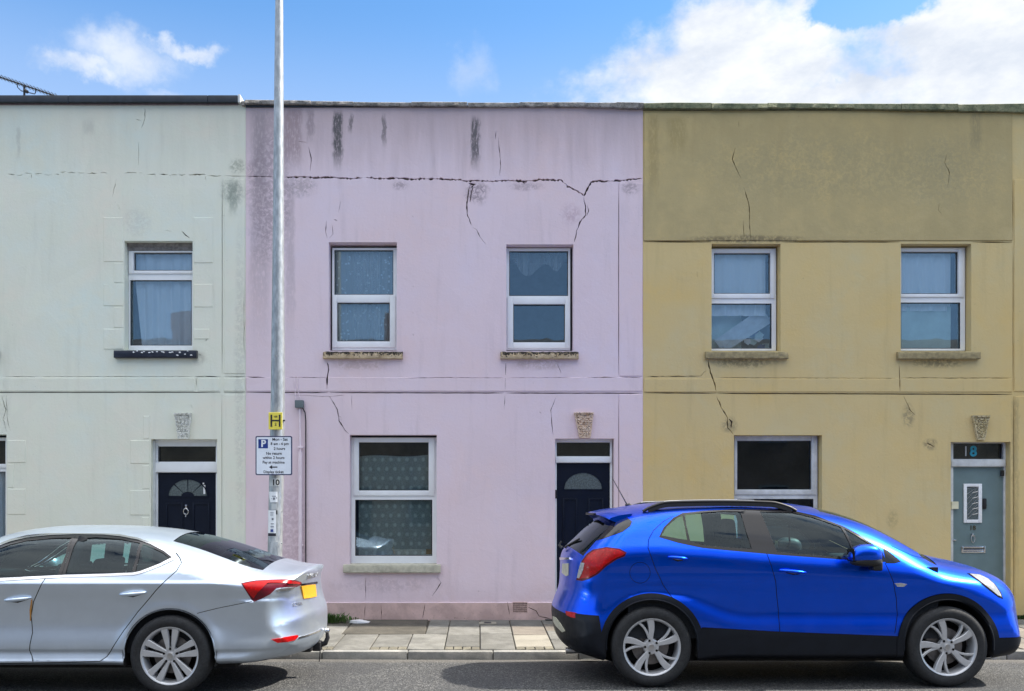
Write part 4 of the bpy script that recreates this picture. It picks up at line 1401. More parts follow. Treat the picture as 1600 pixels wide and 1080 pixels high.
for o in (opc[0], opc[2], opc[3]): room(cream, o)
def gath(x, z, u, t):
    return x + 0.05 * math.sin(u * 3.1) * (1 - t)
curtain((pc[1][0] + .05, pc[1][1] + .03, pc[1][2] - .02, pc[0][3] + .02), 0.238, 'curtain_pale', 'pale drawn curtain in the single upper window of the off-white house', seed=12, freq=34, amp=0.022, fade=0.3,
        gather=lambda x, z, u, t: x + 0.14 * (1 - t) ** 2 * (0.6 - u) * 0.4 + 0.035 * math.sin(z * 2.2 + u * 5))
curtain((pcl[1][0], pcl[1][1] + .03, pcl[1][2] - .02, pcl[1][3]), 0.26, 'curtain_pale', 'pale curtain in the window cut by the left edge of the photo', seed=13, freq=30, amp=0.02)

fr, Lf, Fn = door_set(cream, (236, 686, 339, 972), (247.4, 738.8, 337.6, 968), (248.2, 697.6, 337.4, 721.6), (243, 723, 340.5, 738), 242.3, 343, 'navy', ydep=YD)
q = MB(); r_ = rect(236.5, 688, 242, 968, 0.06); q.box(r_[0], r_[1] + .003, 0.07, 0.149, 0.07, r_[3], bev=0.004); q.build('frame_lining', M['upvc_old'], cream)
d_ = MB(); d_.box(Lf[0], Lf[1], YD + 0.02, YD + 0.065, 0.075, Lf[3])
door = d_.build('door', M['navy'], cream)
cx, bz = P(293.6, 775.6, yf); rx = P(323.5, 0, yf)[0] - cx; rz = P(0, 749.5, yf)[1] - bz
inn = halfmoon(cx, bz, rx, rz); small_ = halfmoon(cx, bz, rx * 0.30, rz * 0.22)
segs = 4
for k in range(segs):
    a0 = math.pi * k / segs + 0.035; a1 = math.pi * (k + 1) / segs - 0.035
    pl = [(cx + rx * math.cos(a0 + (a1 - a0) * t / 8), bz + rz * math.sin(a0 + (a1 - a0) * t / 8)) for t in range(9)]
    pl += [(cx + rx * .34 * math.cos(a1 - (a1 - a0) * t / 4), bz + rz * .26 * math.sin(a1 - (a1 - a0) * t / 4) + .003) for t in range(5)]
    q = MB(); q.prism(pl, yf - 0.005, yf + 0.002); q.build('door_glass', M['obscure'], door)
q = MB()
out_ = halfmoon(cx, bz - 0.014, rx + 0.02, rz + 0.032)
v, tr, c = cdt([out_, inn], []); keep = pip(c, out_) & ~pip(c, inn)
q.add([(a_[0], yf - 0.014, a_[1]) for a_ in v], [tuple(t[::-1]) for t in tr[keep]])
q.add([(a_[0], yf - 0.0005, a_[1]) for a_ in v], [tuple(t) for t in tr[keep]])
fix_normals(q.build('glass_moulding', M['navy'], door))
for r_px in ((259, 786, 286, 862), (301, 786, 328, 862), (259, 880, 286, 950), (301, 880, 328, 950)):
    q = MB(); moulding(q, rect(*r_px, yf), yf - 0.012, yf - 0.0005, 0.024); q.build('panel_moulding', M['navy'], door, smooth=40)
q = MB(); kx_, kz_ = P(291.8, 799, yf)
pts = [(kx_ + 0.032 * math.sin(a_), yf - 0.035 - 0.01 * math.cos(a_), kz_ - 0.004 + 0.04 * math.cos(a_)) for a_ in [2 * math.pi * k / 18 for k in range(19)]]
q.tube(pts, 0.0065, 8, caps=False); q.box(kx_ - .012, kx_ + .012, yf - .03, yf, kz_ + .03, kz_ + .085, bev=.005); q.tube([(kx_, yf - .04, kz_ - .075), (kx_, yf - .04, kz_ - .03)], .008)
q.build('door_knocker', M['chrome'], door, smooth=50)
q = MB(); r_ = rect(318, 758, 321, 772, yf); q.box(r_[0], r_[1], yf - .008, yf - .0055, r_[2], r_[3]); q.box(r_[0] - .01, r_[0] + .01, yf - .008, yf - .0055, r_[3] + .01, r_[3] + .03); q.build('glass_sticker', M['sticker_white'], door)
keystone(cream, (272.5, 299.5, 645.7), (278.5, 295, 686), 'carved_white', 8, label='white painted vermiculated keystone')
room(cream, opc[1], 1.2, 0.211)

# --- mustard house
GX0, GX1 = PX1, P(1624, 0)[0]
gold = root('terraced_house', ((GX0 + GX1) / 2, 0, 0), 'mustard rendered terraced house with a grey-blue door, on the right', 'house', 'terraced houses in the row')
ztop_g = P(0, 173)[1]
opg = [rect(1111.8, 381, 1219.5, 548.5), rect(1407.4, 381, 1517.6, 549), rect(1147, 680, 1284.4, 882), rect(1485.8, 690.5, 1579, 972)]
sg = [S([(1153.7, 190), (1154.5, 198)], 1.2, .3, 200, 3), S([(1148, 231), (1144, 250), (1157.5, 280)], 1.0, .6, 201), S([(1163, 295), (1170.6, 325), (1170.6, 351), (1172.5, 373)], 1.0, .6, 202), S([(1161, 345), (1162.5, 372)], .8, .4, 203),
      S([(1480, 239), (1476, 254), (1483.7, 270.6), (1480, 293)], 0.9, .5, 204), S([(1467, 317.5), (1465.6, 328), (1470.6, 335)], .8, .4, 205),
      S([(1106.4, 563), (1110, 582), (1116.6, 600), (1119, 612)], 1.7, .6, 206, 4), S([(1120, 619.5), (1127.4, 637), (1136, 652), (1137.3, 668), (1145.4, 678)], 1.4, .7, 207, 4), S([(1139, 655), (1143.5, 660), (1142.5, 669)], 2.6, .6, 208, 3),
      S([(1147, 650), (1149, 658)], 1.0, .3, 209), S([(1103, 579), (1095, 587.6), (1010, 588.4)], 1.0, .4, 210), S([(1125, 590), (1400, 591.4)], .6, .2, 211), S([(1408, 590.6), (1580, 591)], .8, .3, 212),
      S([(1405, 571), (1405.8, 611.5)], 1.4, .3, 213), S([(1411.7, 619), (1421.7, 640), (1430, 648.5)], 1.0, .7, 214), S([(1448, 693), (1453, 695), (1459, 698)], 3.0, .5, 215, 3),
      S([(1006.5, 377.6), (1110.5, 378.2)], 2.0, .1, 216, 12, .15), S([(1221, 378.3), (1406, 378.2)], 2.0, .1, 217, 12, .15), S([(1519, 378.2), (1581.4, 379)], 2.0, .1, 218, 12, .15),  # slits that draw the dark shade line below the proud panel
      S([(1006.5, 614.0), (1118.6, 614.6)], 1.7, .1, 219, 12, .15), S([(1121.6, 614.8), (1582, 616.4)], 1.7, .1, 220, 12, .15),  # string course shade line, cut as slits
      S([(1582.6, 281), (1582.6, 376)], 1.2, .08, 221, 20, .15), S([(1582.8, 382), (1582.8, 612)], 1.2, .08, 222, 20, .15), S([(1583.6, 619), (1583.6, 962)], 1.1, .08, 223, 20, .15),
      S([(1522.4, 475), (1524, 476.5)], 1.8, .1, 224, 2), S([(1522.6, 543), (1524, 544)], 1.8, .1, 225, 2), S([(1400.5, 868), (1401, 872)], 1.2, .1, 226, 2), S([(1089, 425), (1089.6, 433)], .9, .2, 227, 3)]
rg = []
def qg(x0, y0, x1, y1, h):
    r_ = rect(x0, y0, x1, y1); rg.append((r_[0], r_[1], r_[2], r_[3], h))
qg(1006, 176, 1581.6, 376.4, .012); qg(1006, 592, 1581, 612.8, .010); qg(1584, 281, 1622, 612, .010); qg(1585, 619, 1622, 962, .010)
facade('wall', gold, [M['gold'], M['crack']], GX0 + .001, GX1 - .001, 0.06, ztop_g, [(*o, 0.208) for o in opg], sg, rg, seed=15)
shell(gold, GX0, GX1, ztop_g, 'gold')
ct = zline([(1005, 163), (1050, 162), (1300, 163.5), (1500, 164), (1624, 162)]); cb = zline([(1005, 172), (1300, 172), (1560, 176), (1624, 178)])
coping_run(gold, lambda x: (cb(x), ct(x)), GX0, GX1, 'coping_gold', seed=12, seg=0.9, proud=0.05, rough=0.009)

wg1, pg1 = window(gold, (1105, 388.5, 1212.6, 548), [(1115.4, 396, 1203, 459), (1110, 474.4, 1205.6, 545)], [((1104, 389.4, 1210.6, 466), 0)])
wg2, pg2 = window(gold, (1400, 387, 1508, 548), [(1408, 394, 1496.2, 459.4), (1407.5, 472.8, 1500.4, 545)], [((1400, 387.6, 1506.4, 464.2), 0)])
wg3, pg3 = window(gold, (1147.2, 680.6, 1277.4, 880), [(1151.8, 689, 1267.2, 765), (1152, 779.6, 1271, 868)], [((1147.4, 681.2, 1276.8, 773), 0)], mat='upvc_old', glass='pane_dark')
rough_sill(gold, rect(1102.6, 549.6, 1231.6, 560.4, -0.05), 'stone_gold', proud=0.065, rough=0.007, seed=21, notch=0.05)
rough_sill(gold, rect(1403, 550, 1531.6, 561.2, -0.05), 'stone_gold', proud=0.065, rough=0.004, seed=22)
rough_sill(gold, rect(1136, 882.6, 1290, 895.2, -0.05), 'stone_gold', proud=0.06, rough=0.003, seed=23)
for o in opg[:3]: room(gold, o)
curtain((pg1[0][0] - .02, pg1[0][1] - .02, pg1[1][3] - .14, pg1[0][3] + .02), 0.238, 'curtain_pale', 'short white half curtain in the left upper window of the mustard house', seed=31, freq=30, amp=0.014, fade=.4)
curtain((pg2[0][0] - .02, pg2[0][1] - .03, pg2[1][3] - .09, pg2[0][3] + .02), 0.238, 'curtain_pale', 'short white half curtain in the right upper window of the mustard house', seed=32, freq=34, amp=0.014, fade=.4)
# sheet behind the lower right pane
r_ = pg2[1]
q = curtain((r_[0] - .02, r_[1] - .06, r_[2] - .02, r_[3] - .03), 0.255, 'green_card', 'pale green cloth covering the lower pane of the right upper window', seed=33, freq=8, amp=0.010)
# boards and clutter leaning inside the left window
r_ = pg1[1]
q = curtain((r_[0] - .02, r_[0] + .5, r_[2] - .02, r_[3] - .03), 0.42, 'green_card', 'pale green cloth hanging behind the stacked boards', seed=34, freq=10, amp=0.012)
t = root('clutter', ((r_[0] + r_[1]) / 2, 0.3, r_[2]), 'boards and papers leaning inside the left upper window of the mustard house', 'clutter')
for k, (x0, y0, x1, y1, w) in enumerate(((1122, 541, 1196, 490, 11), (1131, 546, 1204, 500, 4.5))):
    a_ = P(x0, y0, 0.3); c_ = P(x1, y1, 0.3); dx_, dz_ = c_[0] - a_[0], c_[1] - a_[1]; L = math.hypot(dx_, dz_); nx_, nz_ = -dz_ / L * w / 119, dx_ / L * w / 119
    q = MB(); q.prism([(a_[0] - nx_, a_[1] - nz_), (c_[0] - nx_, c_[1] - nz_), (c_[0] + nx_, c_[1] + nz_), (a_[0] + nx_, a_[1] + nz_)], 0.29 - k * 0.035, 0.31 - k * 0.035)
    q.build('board', simple('white_board', (0.66, 0.70, 0.72), 0.6), t)
r2 = random.Random(3)
for k in range(9):
    px_, py_ = r2.uniform(1158, 1202), r2.uniform(520, 545); a_ = P(px_, py_, 0.33); n = 5; s0 = r2.uniform(.04, .09); a0 = r2.uniform(0, 6)
    q = MB(); q.prism([(a_[0] + s0 * r2.uniform(.6, 1.2) * math.cos(a0 + 6.283 * i / n), a_[1] + s0 * r2.uniform(.4, 1) * math.sin(a0 + 6.283 * i / n)) for i in range(n)], 0.33 + k * .006, 0.334 + k * .006)
    q.build('paper', [M['curtain_pale'], M['green_card'], simple('blue_paper', (0.02, 0.06, 0.22), .6)][k % 3], t)

fr, Lf, Fn = door_set(gold, (1485.8, 690, 1579, 972), (1488.6, 730, 1567, 968), (1487.6, 692.8, 1564, 717.4), (1486, 719.2, 1571, 729), 1485, 1571.5, 'grey_door', 'upvc_old', ydep=YD)
d_ = MB(); d_.box(Lf[0], Lf[1], YD + 0.02, YD + 0.065, 0.075, Lf[3])
door = d_.build('door', M['grey_door'], gold)
ro = rect(1505, 756, 1533.4, 817, yf); ri = rect(1509.8, 760.6, 1528.2, 812, yf)
q = MB(); ring(q, ro, ri, yf - 0.018, yf - 0.0005); gf = q.build('glass_frame', M['upvc'], door, smooth=40)
q = MB(); q.box(ri[0], ri[1], yf - .004, yf - .0015, ri[2], ri[3]); q.build('door_glass', M['obscure'], door)
q = MB()
wx_, hz_ = ri[1] - ri[0], ri[3] - ri[2]
for k in range(7):
    z0_ = ri[2] + hz_ * (k - 0.4) / 6
    for (xa_, za_, xb_, zb__) in ((ri[0], z0_, ri[1], z0_ + wx_ * 1.1), (ri[1], z0_ + .04, ri[0] + wx_ * .5, z0_ + .02)):
        za2, zb2 = max(ri[2], min(ri[3], za_)), max(ri[2], min(ri[3], zb__))
        if abs(za2 - zb2) > 0.02: q.tube([(xa_, yf - .006, za2), (xb_, yf - .006, zb2)], .003, 5)
q.build('lead_strip', M['brushed'], door)
q = MB(); r_ = rect(1534.4, 779, 1540, 795.4, yf); q.box(r_[0], r_[1], yf - .03, yf - .0005, r_[2], r_[3], bev=0.012); q.build('doorbell_camera', M['black_plastic'], door, smooth=40)
q = MB(); vs, fs = text_mesh('18', 0.085, *((lambda p: (p[0], yf - .004, p[1]))(P(1519.5, 825.2, yf))), ext=0.003, bold=0.001); q.add(vs, fs); q.build('door_number', M['bronze'], door)
q = MB(); kx_, kz_ = P(1518.6, 842, yf)
q.tube([(kx_ + .024 * math.sin(a_), yf - .03, kz_ + .05 * math.cos(a_)) for a_ in [2 * math.pi * k / 16 for k in range(17)]], .006, 7, caps=False); q.box(kx_ - .012, kx_ + .012, yf - .03, yf, kz_ + .03, kz_ + .07, bev=.005)
q.build('door_knocker', M['brushed'], door, smooth=50)
q = MB(); ro = rect(1501.6, 853.6, 1539, 864, yf); ri2 = rect(1504.6, 856.6, 1536, 861, yf); ring(q, ro, ri2, yf - .012, yf - .0005, bev=.003); q.box(ri2[0] + .001, ri2[1] - .001, yf - .008, yf - .002, ri2[2] + .001, (ri2[2] + ri2[3]) / 2, bev=.002)
q.build('letter_box', M['chrome'], door, smooth=40)
q = MB(); q.box(ri2[0] + .001, ri2[1] - .001, yf - .0018, yf - .0004, ri2[2] + .001, ri2[3] - .001); q.build('letter_slot', M['ink'], door)
q = MB(); r_ = rect(1487.4, 783.8, 1498.6, 795.4, .08); q.box(r_[0], r_[1], .09, .108, r_[2], r_[3], bev=.003); q.build('cream_plaque', M['sticker_cream'], gold)
q = MB(); r_ = rect(1564, 735, 1568.6, 744, .09); q.box(r_[0], r_[1], .08, .109, r_[2], r_[3], bev=.004); q.build('door_camera', M['black_plastic'], gold)
q = MB(); r_ = rect(1488, 843, 1492.4, 844.8, yf); q.box(r_[0], r_[1], yf - .03, yf, r_[2], r_[3], bev=.003); q.build('door_latch', M['chrome'], door)
for ch, px_, mt in (('1', 1509, 'brushed'), ('8', 1520.8, 'blueglass')):
    x, z = P(px_, 706, YD + .028)
    q = MB(); vs, fs = text_mesh(ch, 0.19, x, YD + .027, z, ext=0.001, bold=0.006 if ch == '8' else 0); q.add(vs, fs); q.build('fanlight_number', M[mt], gold)
keystone(gold, (1518.5, 1545.6, 649.5), (1526.6, 1537.8, 687.4), 'carved_gold', 14, label='mustard vermiculated keystone')
room(gold, opg[3], 1.2, 0.211)

# --- next house beyond the mustard one
NX0, NX1 = GX1, GX1 + 5.0
nxt = root('terraced_house', ((NX0 + NX1) / 2, 0, 0), 'pale terraced house beyond the right edge of the photo', 'house', 'terraced houses in the row')
opn = [rect(1740, 381, 1848, 549), rect(2020, 381, 2128, 549), rect(1760, 680, 1895, 882), rect(2100, 690, 2192, 972)]
facade('wall', nxt, [M['white_render'], M['crack']], NX0 + .001, NX1 - .001, 0.06, ztop_g, [(*o, 0.208) for o in opn], [], [], seed=25)
shell(nxt, NX0, NX1, ztop_g, 'white_render')
coping_run(nxt, lambda x: (ztop_g + .0, ztop_g + .09), NX0, NX1, 'coping_gold', seed=19, seg=0.9)
for (x0, y0, x1, y1) in ((1740, 381, 1848, 549), (2020, 381, 2128, 549), (1760, 680, 1895, 882)):
    ym = (y0 + y1) / 2
    window(nxt, (x0 + 1, y0 + 5, x1 - 1, y1 - 1), [(x0 + 8, y0 + 12, x1 - 8, ym - 6), (x0 + 8, ym + 6, x1 - 8, y1 - 8)])
    room(nxt, rect(x0, y0, x1, y1)); rough_sill(nxt, rect(x0 - 10, y1, x1 + 10, y1 + 11, -.05), 'stone_pale', seed=3)
fr, Lf, Fn = door_set(nxt, (2100, 690, 2192, 972), (2104, 730, 2186, 968), (2104, 693, 2186, 717), (2102, 719, 2190, 729), 2100, 2192, 'navy')
d_ = MB(); d_.box(Lf[0], Lf[1], YD + 0.02, YD + 0.065, 0.075, Lf[3]); d_.build('door', M['navy'], nxt); room(nxt, opn[3], 1.2, .2)

# --- terrace across the street (seen in the reflections of panes and paint)
opp = root('terraced_house', (0, -20.6, 0), 'long brown brick terrace across the street, mirrored in the window panes', 'house')
q = MB(); q.box(-26, 26, -27, -20.3, -0.1, 6.6); q.build('wall', simple('brown_brick', (0.17, 0.13, 0.10), 0.85, 0.2, 0.8, 0.2), opp)
q = MB(); q.prism([(0, 0), (1, 0), (1, 1)], 0, 1); q = MB()
q.add([(-26, -20.1, 6.6), (26, -20.1, 6.6), (26, -23.6, 8.3), (-26, -23.6, 8.3), (-26, -27.1, 6.6), (26, -27.1, 6.6)], [(0, 1, 2, 3), (3, 2, 5, 4), (0, 3, 4), (1, 5, 2)]); q.build('roof', simple('slate_roof', (0.06, 0.062, 0.07), 0.7, 0.2, 3), opp)
for k in range(12):
    x = -23.5 + k * 4.2
    for (z0, z1) in ((0.9, 2.4), (3.9, 5.4)):
        q = MB(); q.box(x, x + 1.1, -20.3, -20.27, z0, z1); w_ = q.build('window', M['far_frame'], opp)
        q = MB(); q.box(x + .08, x + 1.02, -20.27, -20.262, z0 + .08, z1 - .08); q.build('pane', M['privacy_glass'], w_)
    q = MB(); q.box(x + 1.9, x + 2.8, -20.3, -20.27, 0.1, 2.3); q.build('door', M['navy'], opp)
    if k % 2 == 0: q = MB(); q.box(x + 3, x + 4, -24, -23.2, 7.8, 9.3); q.build('chimney', simple('brick_chimney', (0.26, 0.13, 0.09), .9, .2, 20), opp)
q = MB(); q.box(-40, 40, -20.25, -14.5, -0.1, 0.06); q.build('far_pavement', M['slab'], kind='structure')

# ------------------------------------------------------------------ street furniture
YP = -1.90
def pp(px, py): 
    x, z = P(px, py, YP); return (x, YP, z)
post = root('lamp_post', (P(430, 0, YP)[0], YP, pav_z(YP)), 'tall galvanised lamp post carrying two signs and stickers', 'lamp post')
q = MB()
cl = [(429.4, 1020, 11.4), (429.6, 870, 11.3), (432.0, 745, 11.3), (433.8, 640, 10.9), (434.3, 600, 10.8), (434.8, 400, 8.9), (435.8, 130, 7.2), (436.4, 0, 6.1), (436.6, -60, 5.6)]
pts = [pp(a, b_) for a, b_, _ in cl]; pts[0] = (pts[0][0], YP, 0.0)
q.tube(pts, [r_ / 142 for _, _, r_ in cl], 24)
q.build('column', M['galv'], post, smooth=50)
q = MB(); q.tube([pp(436.6, -58), (pts[-1][0], YP - .25, pts[-1][2] + .25), (pts[-1][0], YP - .9, pts[-1][2] + .32)], .03, 10); q.build('bracket', M['galv'], post, smooth=50)
q = MB(); q.box(pts[-1][0] - .15, pts[-1][0] + .15, YP - 1.5, YP - .85, pts[-1][2] + .27, pts[-1][2] + .38, bev=.04); q.build('lantern', M['upvc_old'], post, smooth=50)
rr = .080
def curved(px0, py0, px1, py1, off, name, mat, parent=post, n=10):
    """thin label wrapped round the column"""
    (x0, _, zt), (x1, _, zb) = pp(px0, py0), pp(px1, py1)
    cx = pp((432.0 if py0 < 790 else 430.6), 0)[0]
    r_ = rr + off
    q = MB(); vs = []
    for k in range(n + 1):
        x = x0 + (x1 - x0) * k / n; u = max(-.98, min(.98, (x - cx) / r_))
        y = YP - math.sqrt(1 - u * u) * r_
        vs += [(x, y, zb), (x, y, zt), (x, y + .002, zb), (x, y + .002, zt)]
    fs = []
    for k in range(n):
        a = k * 4; b_ = a + 4
        fs += [(a, b_, b_ + 1, a + 1), (a + 3, b_ + 3, b_ + 2, a + 2), (a + 1, b_ + 1, b_ + 3, a + 3), (a, a + 2, b_ + 2, b_)]
    q.add(vs, fs)
    return q.build(name, M[mat], parent, smooth=60)
M['grey_tape'] = simple('grey_plate', (0.42, 0.44, 0.44), .5)
curved(421.5, 748, 438.5, 760, .002, 'number_plate', 'grey_tape')
st = curved(421.4, 768.6, 436, 785, .003, 'sticker', 'sticker_white')
st2 = curved(420.6, 787.2, 435, 796, .002, 'sticker', 'grey_tape')
st3 = curved(420.4, 797.4, 433.6, 838, .003, 'sticker', 'sticker_white')
curved(420.4, 833, 433.8, 837.6, .005, 'sticker_band', 'ink')
def ink_text(txt, size, px, py, y, parent, name='lettering', mat='ink', bold=0.001, al='CENTER', ext=.0008):
    x, z = P(px, py, y); vs, fs = text_mesh(txt, size, x, y, z, ext=ext, bold=bold, align=al)
    q = MB(); q.add(vs, fs); return q.build(name, M[mat], parent)
ink_text('10', .088, 430.6, 754.4, YP - rr - .004, post, 'post_number', bold=.002)
def marks(lst, y, name, mat, parent):
    q = MB()
    for (a, b_, c, d_) in lst:
        r_ = rect(a, b_, c, d_, y); q.box(r_[0], r_[1], y, y + .0015, r_[2], r_[3])
    return q.build(name, M[mat], parent)
M['grey_ink'] = simple('grey_ink', (.16, .17, .2), .6)
marks([(425, 775, 431, 776), (426.5, 777.5, 429.6, 781), (424, 779, 425, 780), (431.5, 777, 432.6, 779.4)], YP - rr - .0055, 'sticker_print', 'grey_ink', post)
marks([(422, 801, 427.6, 802), (422, 804.4, 427, 805.2), (424.6, 809.6, 427.4, 812.8), (423, 818, 428, 819.2), (422.6, 822.5, 428, 824)], YP - rr - .0055, 'sticker_print', 'grey_ink', post)
marks([(431.4, 797.6, 433.4, 804)], YP - rr - .0057, 'sticker_print', 'ink', post)
marks([(422.6, 827.2, 427.0, 831.4)], YP - rr - .0055, 'sticker_print', 'blue_ink', post)
q = MB(); x, z = P(441, 849, YP - .05); q.tube([(x - .01, YP - .06, z), (x + .006, YP - .065, z)], .008, 8); q.tube([(P(442, 846, YP)[0] + .0, YP - .03, P(0, 800, YP)[1]), (P(442, 846, YP)[0], YP - .03, P(0, 800, YP)[1] + .01)], .006, 6); q.build('bolt', M['galv'], post)
q = MB(); x0, z0 = P(421, 792, YP); x1, z1 = P(442.5, 864, YP)
q.box(P(424, 0, YP)[0], P(437, 0, YP)[0], YP - rr - .0015, YP - rr + .02, P(0, 868, YP)[1] - .35, P(0, 846, YP)[1] - .0, bev=.004); q.build('access_door', M['galv'], post, smooth=40)

# hydrant sign
YS = YP - .098
hs = root('hydrant_sign', (P(430, 0, YS)[0], YS, P(0, 672, YS)[1]), 'small yellow hydrant plate with a black H on the lamp post', 'sign')
r_ = rect(419.4, 644.4, 441, 671.2, YS); q = MB(); q.box(r_[0], r_[1], YS, YS + .012, r_[2], r_[3], bev=.004); q.build('plate', M['yellow_sign'], hs)
marks([(422.6, 648, 425.2, 667), (435.6, 648, 438.2, 667), (425.2, 656.2, 435.6, 658.4)], YS - .003, 'letter_h', 'ink', hs)
ink_text('100', .028, 430.4, 651.2, YS - .0015, hs, 'number', bold=.0006)
ink_text('2', .042, 430.6, 663.2, YS - .0015, hs, 'number', bold=.001)
q = MB(); x, z = P(443.8, 657.4, YP - .02); q.tube([(x - .04, YP - .03, z), (x + .012, YP - .03, z)], .009, 8); q.tube([(P(430, 0, YP)[0], YP, z), (P(430, 0, YP)[0], YS + .012, z)], .012, 8); q.build('clip', M['black_plastic'], hs)

# parking sign
YS2 = YP - .125
ps = root('parking_sign', (P(428, 0, YS2)[0], YS2, P(0, 742, YS2)[1]), 'white parking sign with a blue P and black lettering on the lamp post', 'sign')
W0 = (399.2, 681.4, 456.4, 742.6)
(xa_, zt_) = P(W0[0], W0[1], YS2); (xb_, zb_) = P(W0[2], W0[3], YS2)
def rrect(x0, x1, z0, z1, r_, n=5):
    pts = []
    for cx_, cz_, a0 in ((x1 - r_, z1 - r_, 0), (x0 + r_, z1 - r_, 90), (x0 + r_, z0 + r_, 180), (x1 - r_, z0 + r_, 270)):
        for k in range(n + 1):
            a = R(a0 + 90 * k / n); pts.append((cx_ + r_ * math.cos(a), cz_ + r_ * math.sin(a)))
    return pts
q = MB(); q.prism(rrect(xa_, xb_, zb_, zt_, .018), YS2, YS2 + .012); q.build('rim', simple('navy_rim', (.03, .035, .10), .45), ps)
e = .012
q = MB(); q.prism(rrect(xa_ + e, xb_ - e, zb_ + e, zt_ - e, .012), YS2 - .0015, YS2 + .001); q.build('panel', simple('sign_white', (.72, .76, .82), .4, .04), ps)
q = MB(); r_ = rect(403.6, 686.4, 418.6, 700.6, YS2 - .003); q.box(r_[0], r_[1], YS2 - .003, YS2 - .0016, r_[2], r_[3]); q.build('blue_square', M['blue_ink'], ps)
ink_text('P', .105, 411.6, 693.6, YS2 - .0035, ps, 'letter_p', 'sticker_white', bold=.003)
TL = [('Mon - Sat', 437.4, 686.8, .043), ('8 am - 6 pm', 437.0, 693.6, .040), ('2 hours', 436.6, 701.2, .040), ('No return', 428.0, 708.8, .041), ('within 2 hours', 427.6, 715.4, .040), ('Pay at machine', 427.4, 722.6, .040), ('Display ticket', 427.4, 737.6, .040)]
for s_, a, b_, sz in TL: ink_text(s_, sz, a, b_, YS2 - .0025, ps, 'lettering', bold=.0006)
x, z = P(427.0, 730, YS2)
q = MB(); q.prism([(x - .045, z), (x - .012, z - .022), (x - .012, z - .006), (x + .045, z - .006), (x + .045, z + .006), (x - .012, z + .006), (x - .012, z + .022)], YS2 - .0035, YS2 - .0015); q.build('arrow', M['ink'], ps)
q = MB(); cx_ = P(433, 0, YP)[0]
for zz in (zt_ - .08, zb_ + .08):
    q.tube([(cx_ + .088 * math.cos(a), YP + .088 * math.sin(a), zz) for a in [6.283 * k / 20 for k in range(21)]], .006, 6, caps=False)
q.build('clamp', M['brushed'], ps)

# grey junction box with pipe and cable on the pink wall
jb = root('cable_duct', (P(469, 0)[0], -.03, P(0, 965)[1]), 'grey junction box with a painted pipe and a black cable beneath it', 'pipe')
r_ = rect(461, 625.6, 474.4, 637.4, -.05); q = MB(); q.box(r_[0], r_[1], -.075, -.008, r_[2], r_[3], bev=.008); q.build('junction_box', simple('grey_box', (.12, .15, .16), .6), jb, smooth=40)
M['pipe'] = simple('pink_painted_pipe', (.80, .68, .73), .45, .06, 8)
x = P(469.2, 0, -.04)[0]; q = MB(); q.tube([(x, -.045, P(0, 706, -.04)[1]), (x, -.045, .1)], .024, 14); q.build('pipe', M['pipe'], jb, smooth=50)
q = MB(); q.tube([(x - .01, -.03, r_[2] - .01), (x, -.03, P(0, 706)[1])], .012, 8); q.build('upper_pipe', M['pipe'], jb, smooth=50)
for zz in (P(0, 699, -.04)[1], P(0, 852, -.04)[1]):
    q = MB(); q.box(x - .034, x + .034, -.05, -.008, zz - .012, zz + .012, bev=.004); q.build('pipe_clip', M['pipe'], jb)
q = MB(); xc = P(477.6, 0, -.02)[0]; q.tube([(r_[1] - .02, -.03, r_[2] + .01), (xc - .008, -.02, r_[2] - .06), (xc, -.016, r_[2] - .16), (xc, -.016, .1)], .0075, 7); q.build('black_cable', M['black_plastic'], jb, smooth=50)
q = MB(); a = P(461.6, 560, -.02); q.tube([(P(459.6, 0)[0], -.016, P(0, 588)[1]), (P(460.6, 0)[0], -.018, P(0, 600)[1]), (P(462.5, 0)[0], -.02, r_[3] + .01)], .005, 6)
q.tube([(P(465.6, 0)[0], -.016, P(0, 588)[1]), (P(466, 0)[0], -.018, P(0, 612)[1]), (P(470.5, 0)[0], -.02, r_[3] + .01)], .005, 6); q.build('thin_cable', M['pipe'], jb)

# television aerial behind the roof of the cream house
YA = 3.2
ta = root('tv_aerial', (*((lambda p: (p[0], YA))(P(38, 150, YA))), 6.0), 'dark rooftop television aerial pointing up to the left', 'aerial')
def pa(px, py, dy=0): x, z = P(px, py, YA); return (x, YA + dy, z)
q = MB(); q.tube([pa(38, 215), pa(38, 133)], .018, 8); q.build('mast', M['black_plastic'], ta)
q = MB(); q.tube([pa(-40, 107), pa(95, 153)], .012, 8); q.build('boom', M['black_plastic'], ta)
q = MB(); q.tube([pa(26.5, 130), pa(27.5, 136.5), pa(33, 142), pa(54, 147), pa(55.5, 145), pa(55.5, 138)], .008, 6); q.tube([pa(38, 141), pa(43, 144)], .03, 6); q.build('dipole', M['black_plastic'], ta)
for k in range(24):
    t = k / 23; px_ = -36 + 128 * t; py_ = 108.4 + 44 * t
    q = MB(); a = pa(px_, py_, -.14); b_ = pa(px_ - .8, py_ - 1.4, .14); q.tube([a, b_], .006, 5); q.build('element', M['black_plastic'], ta)

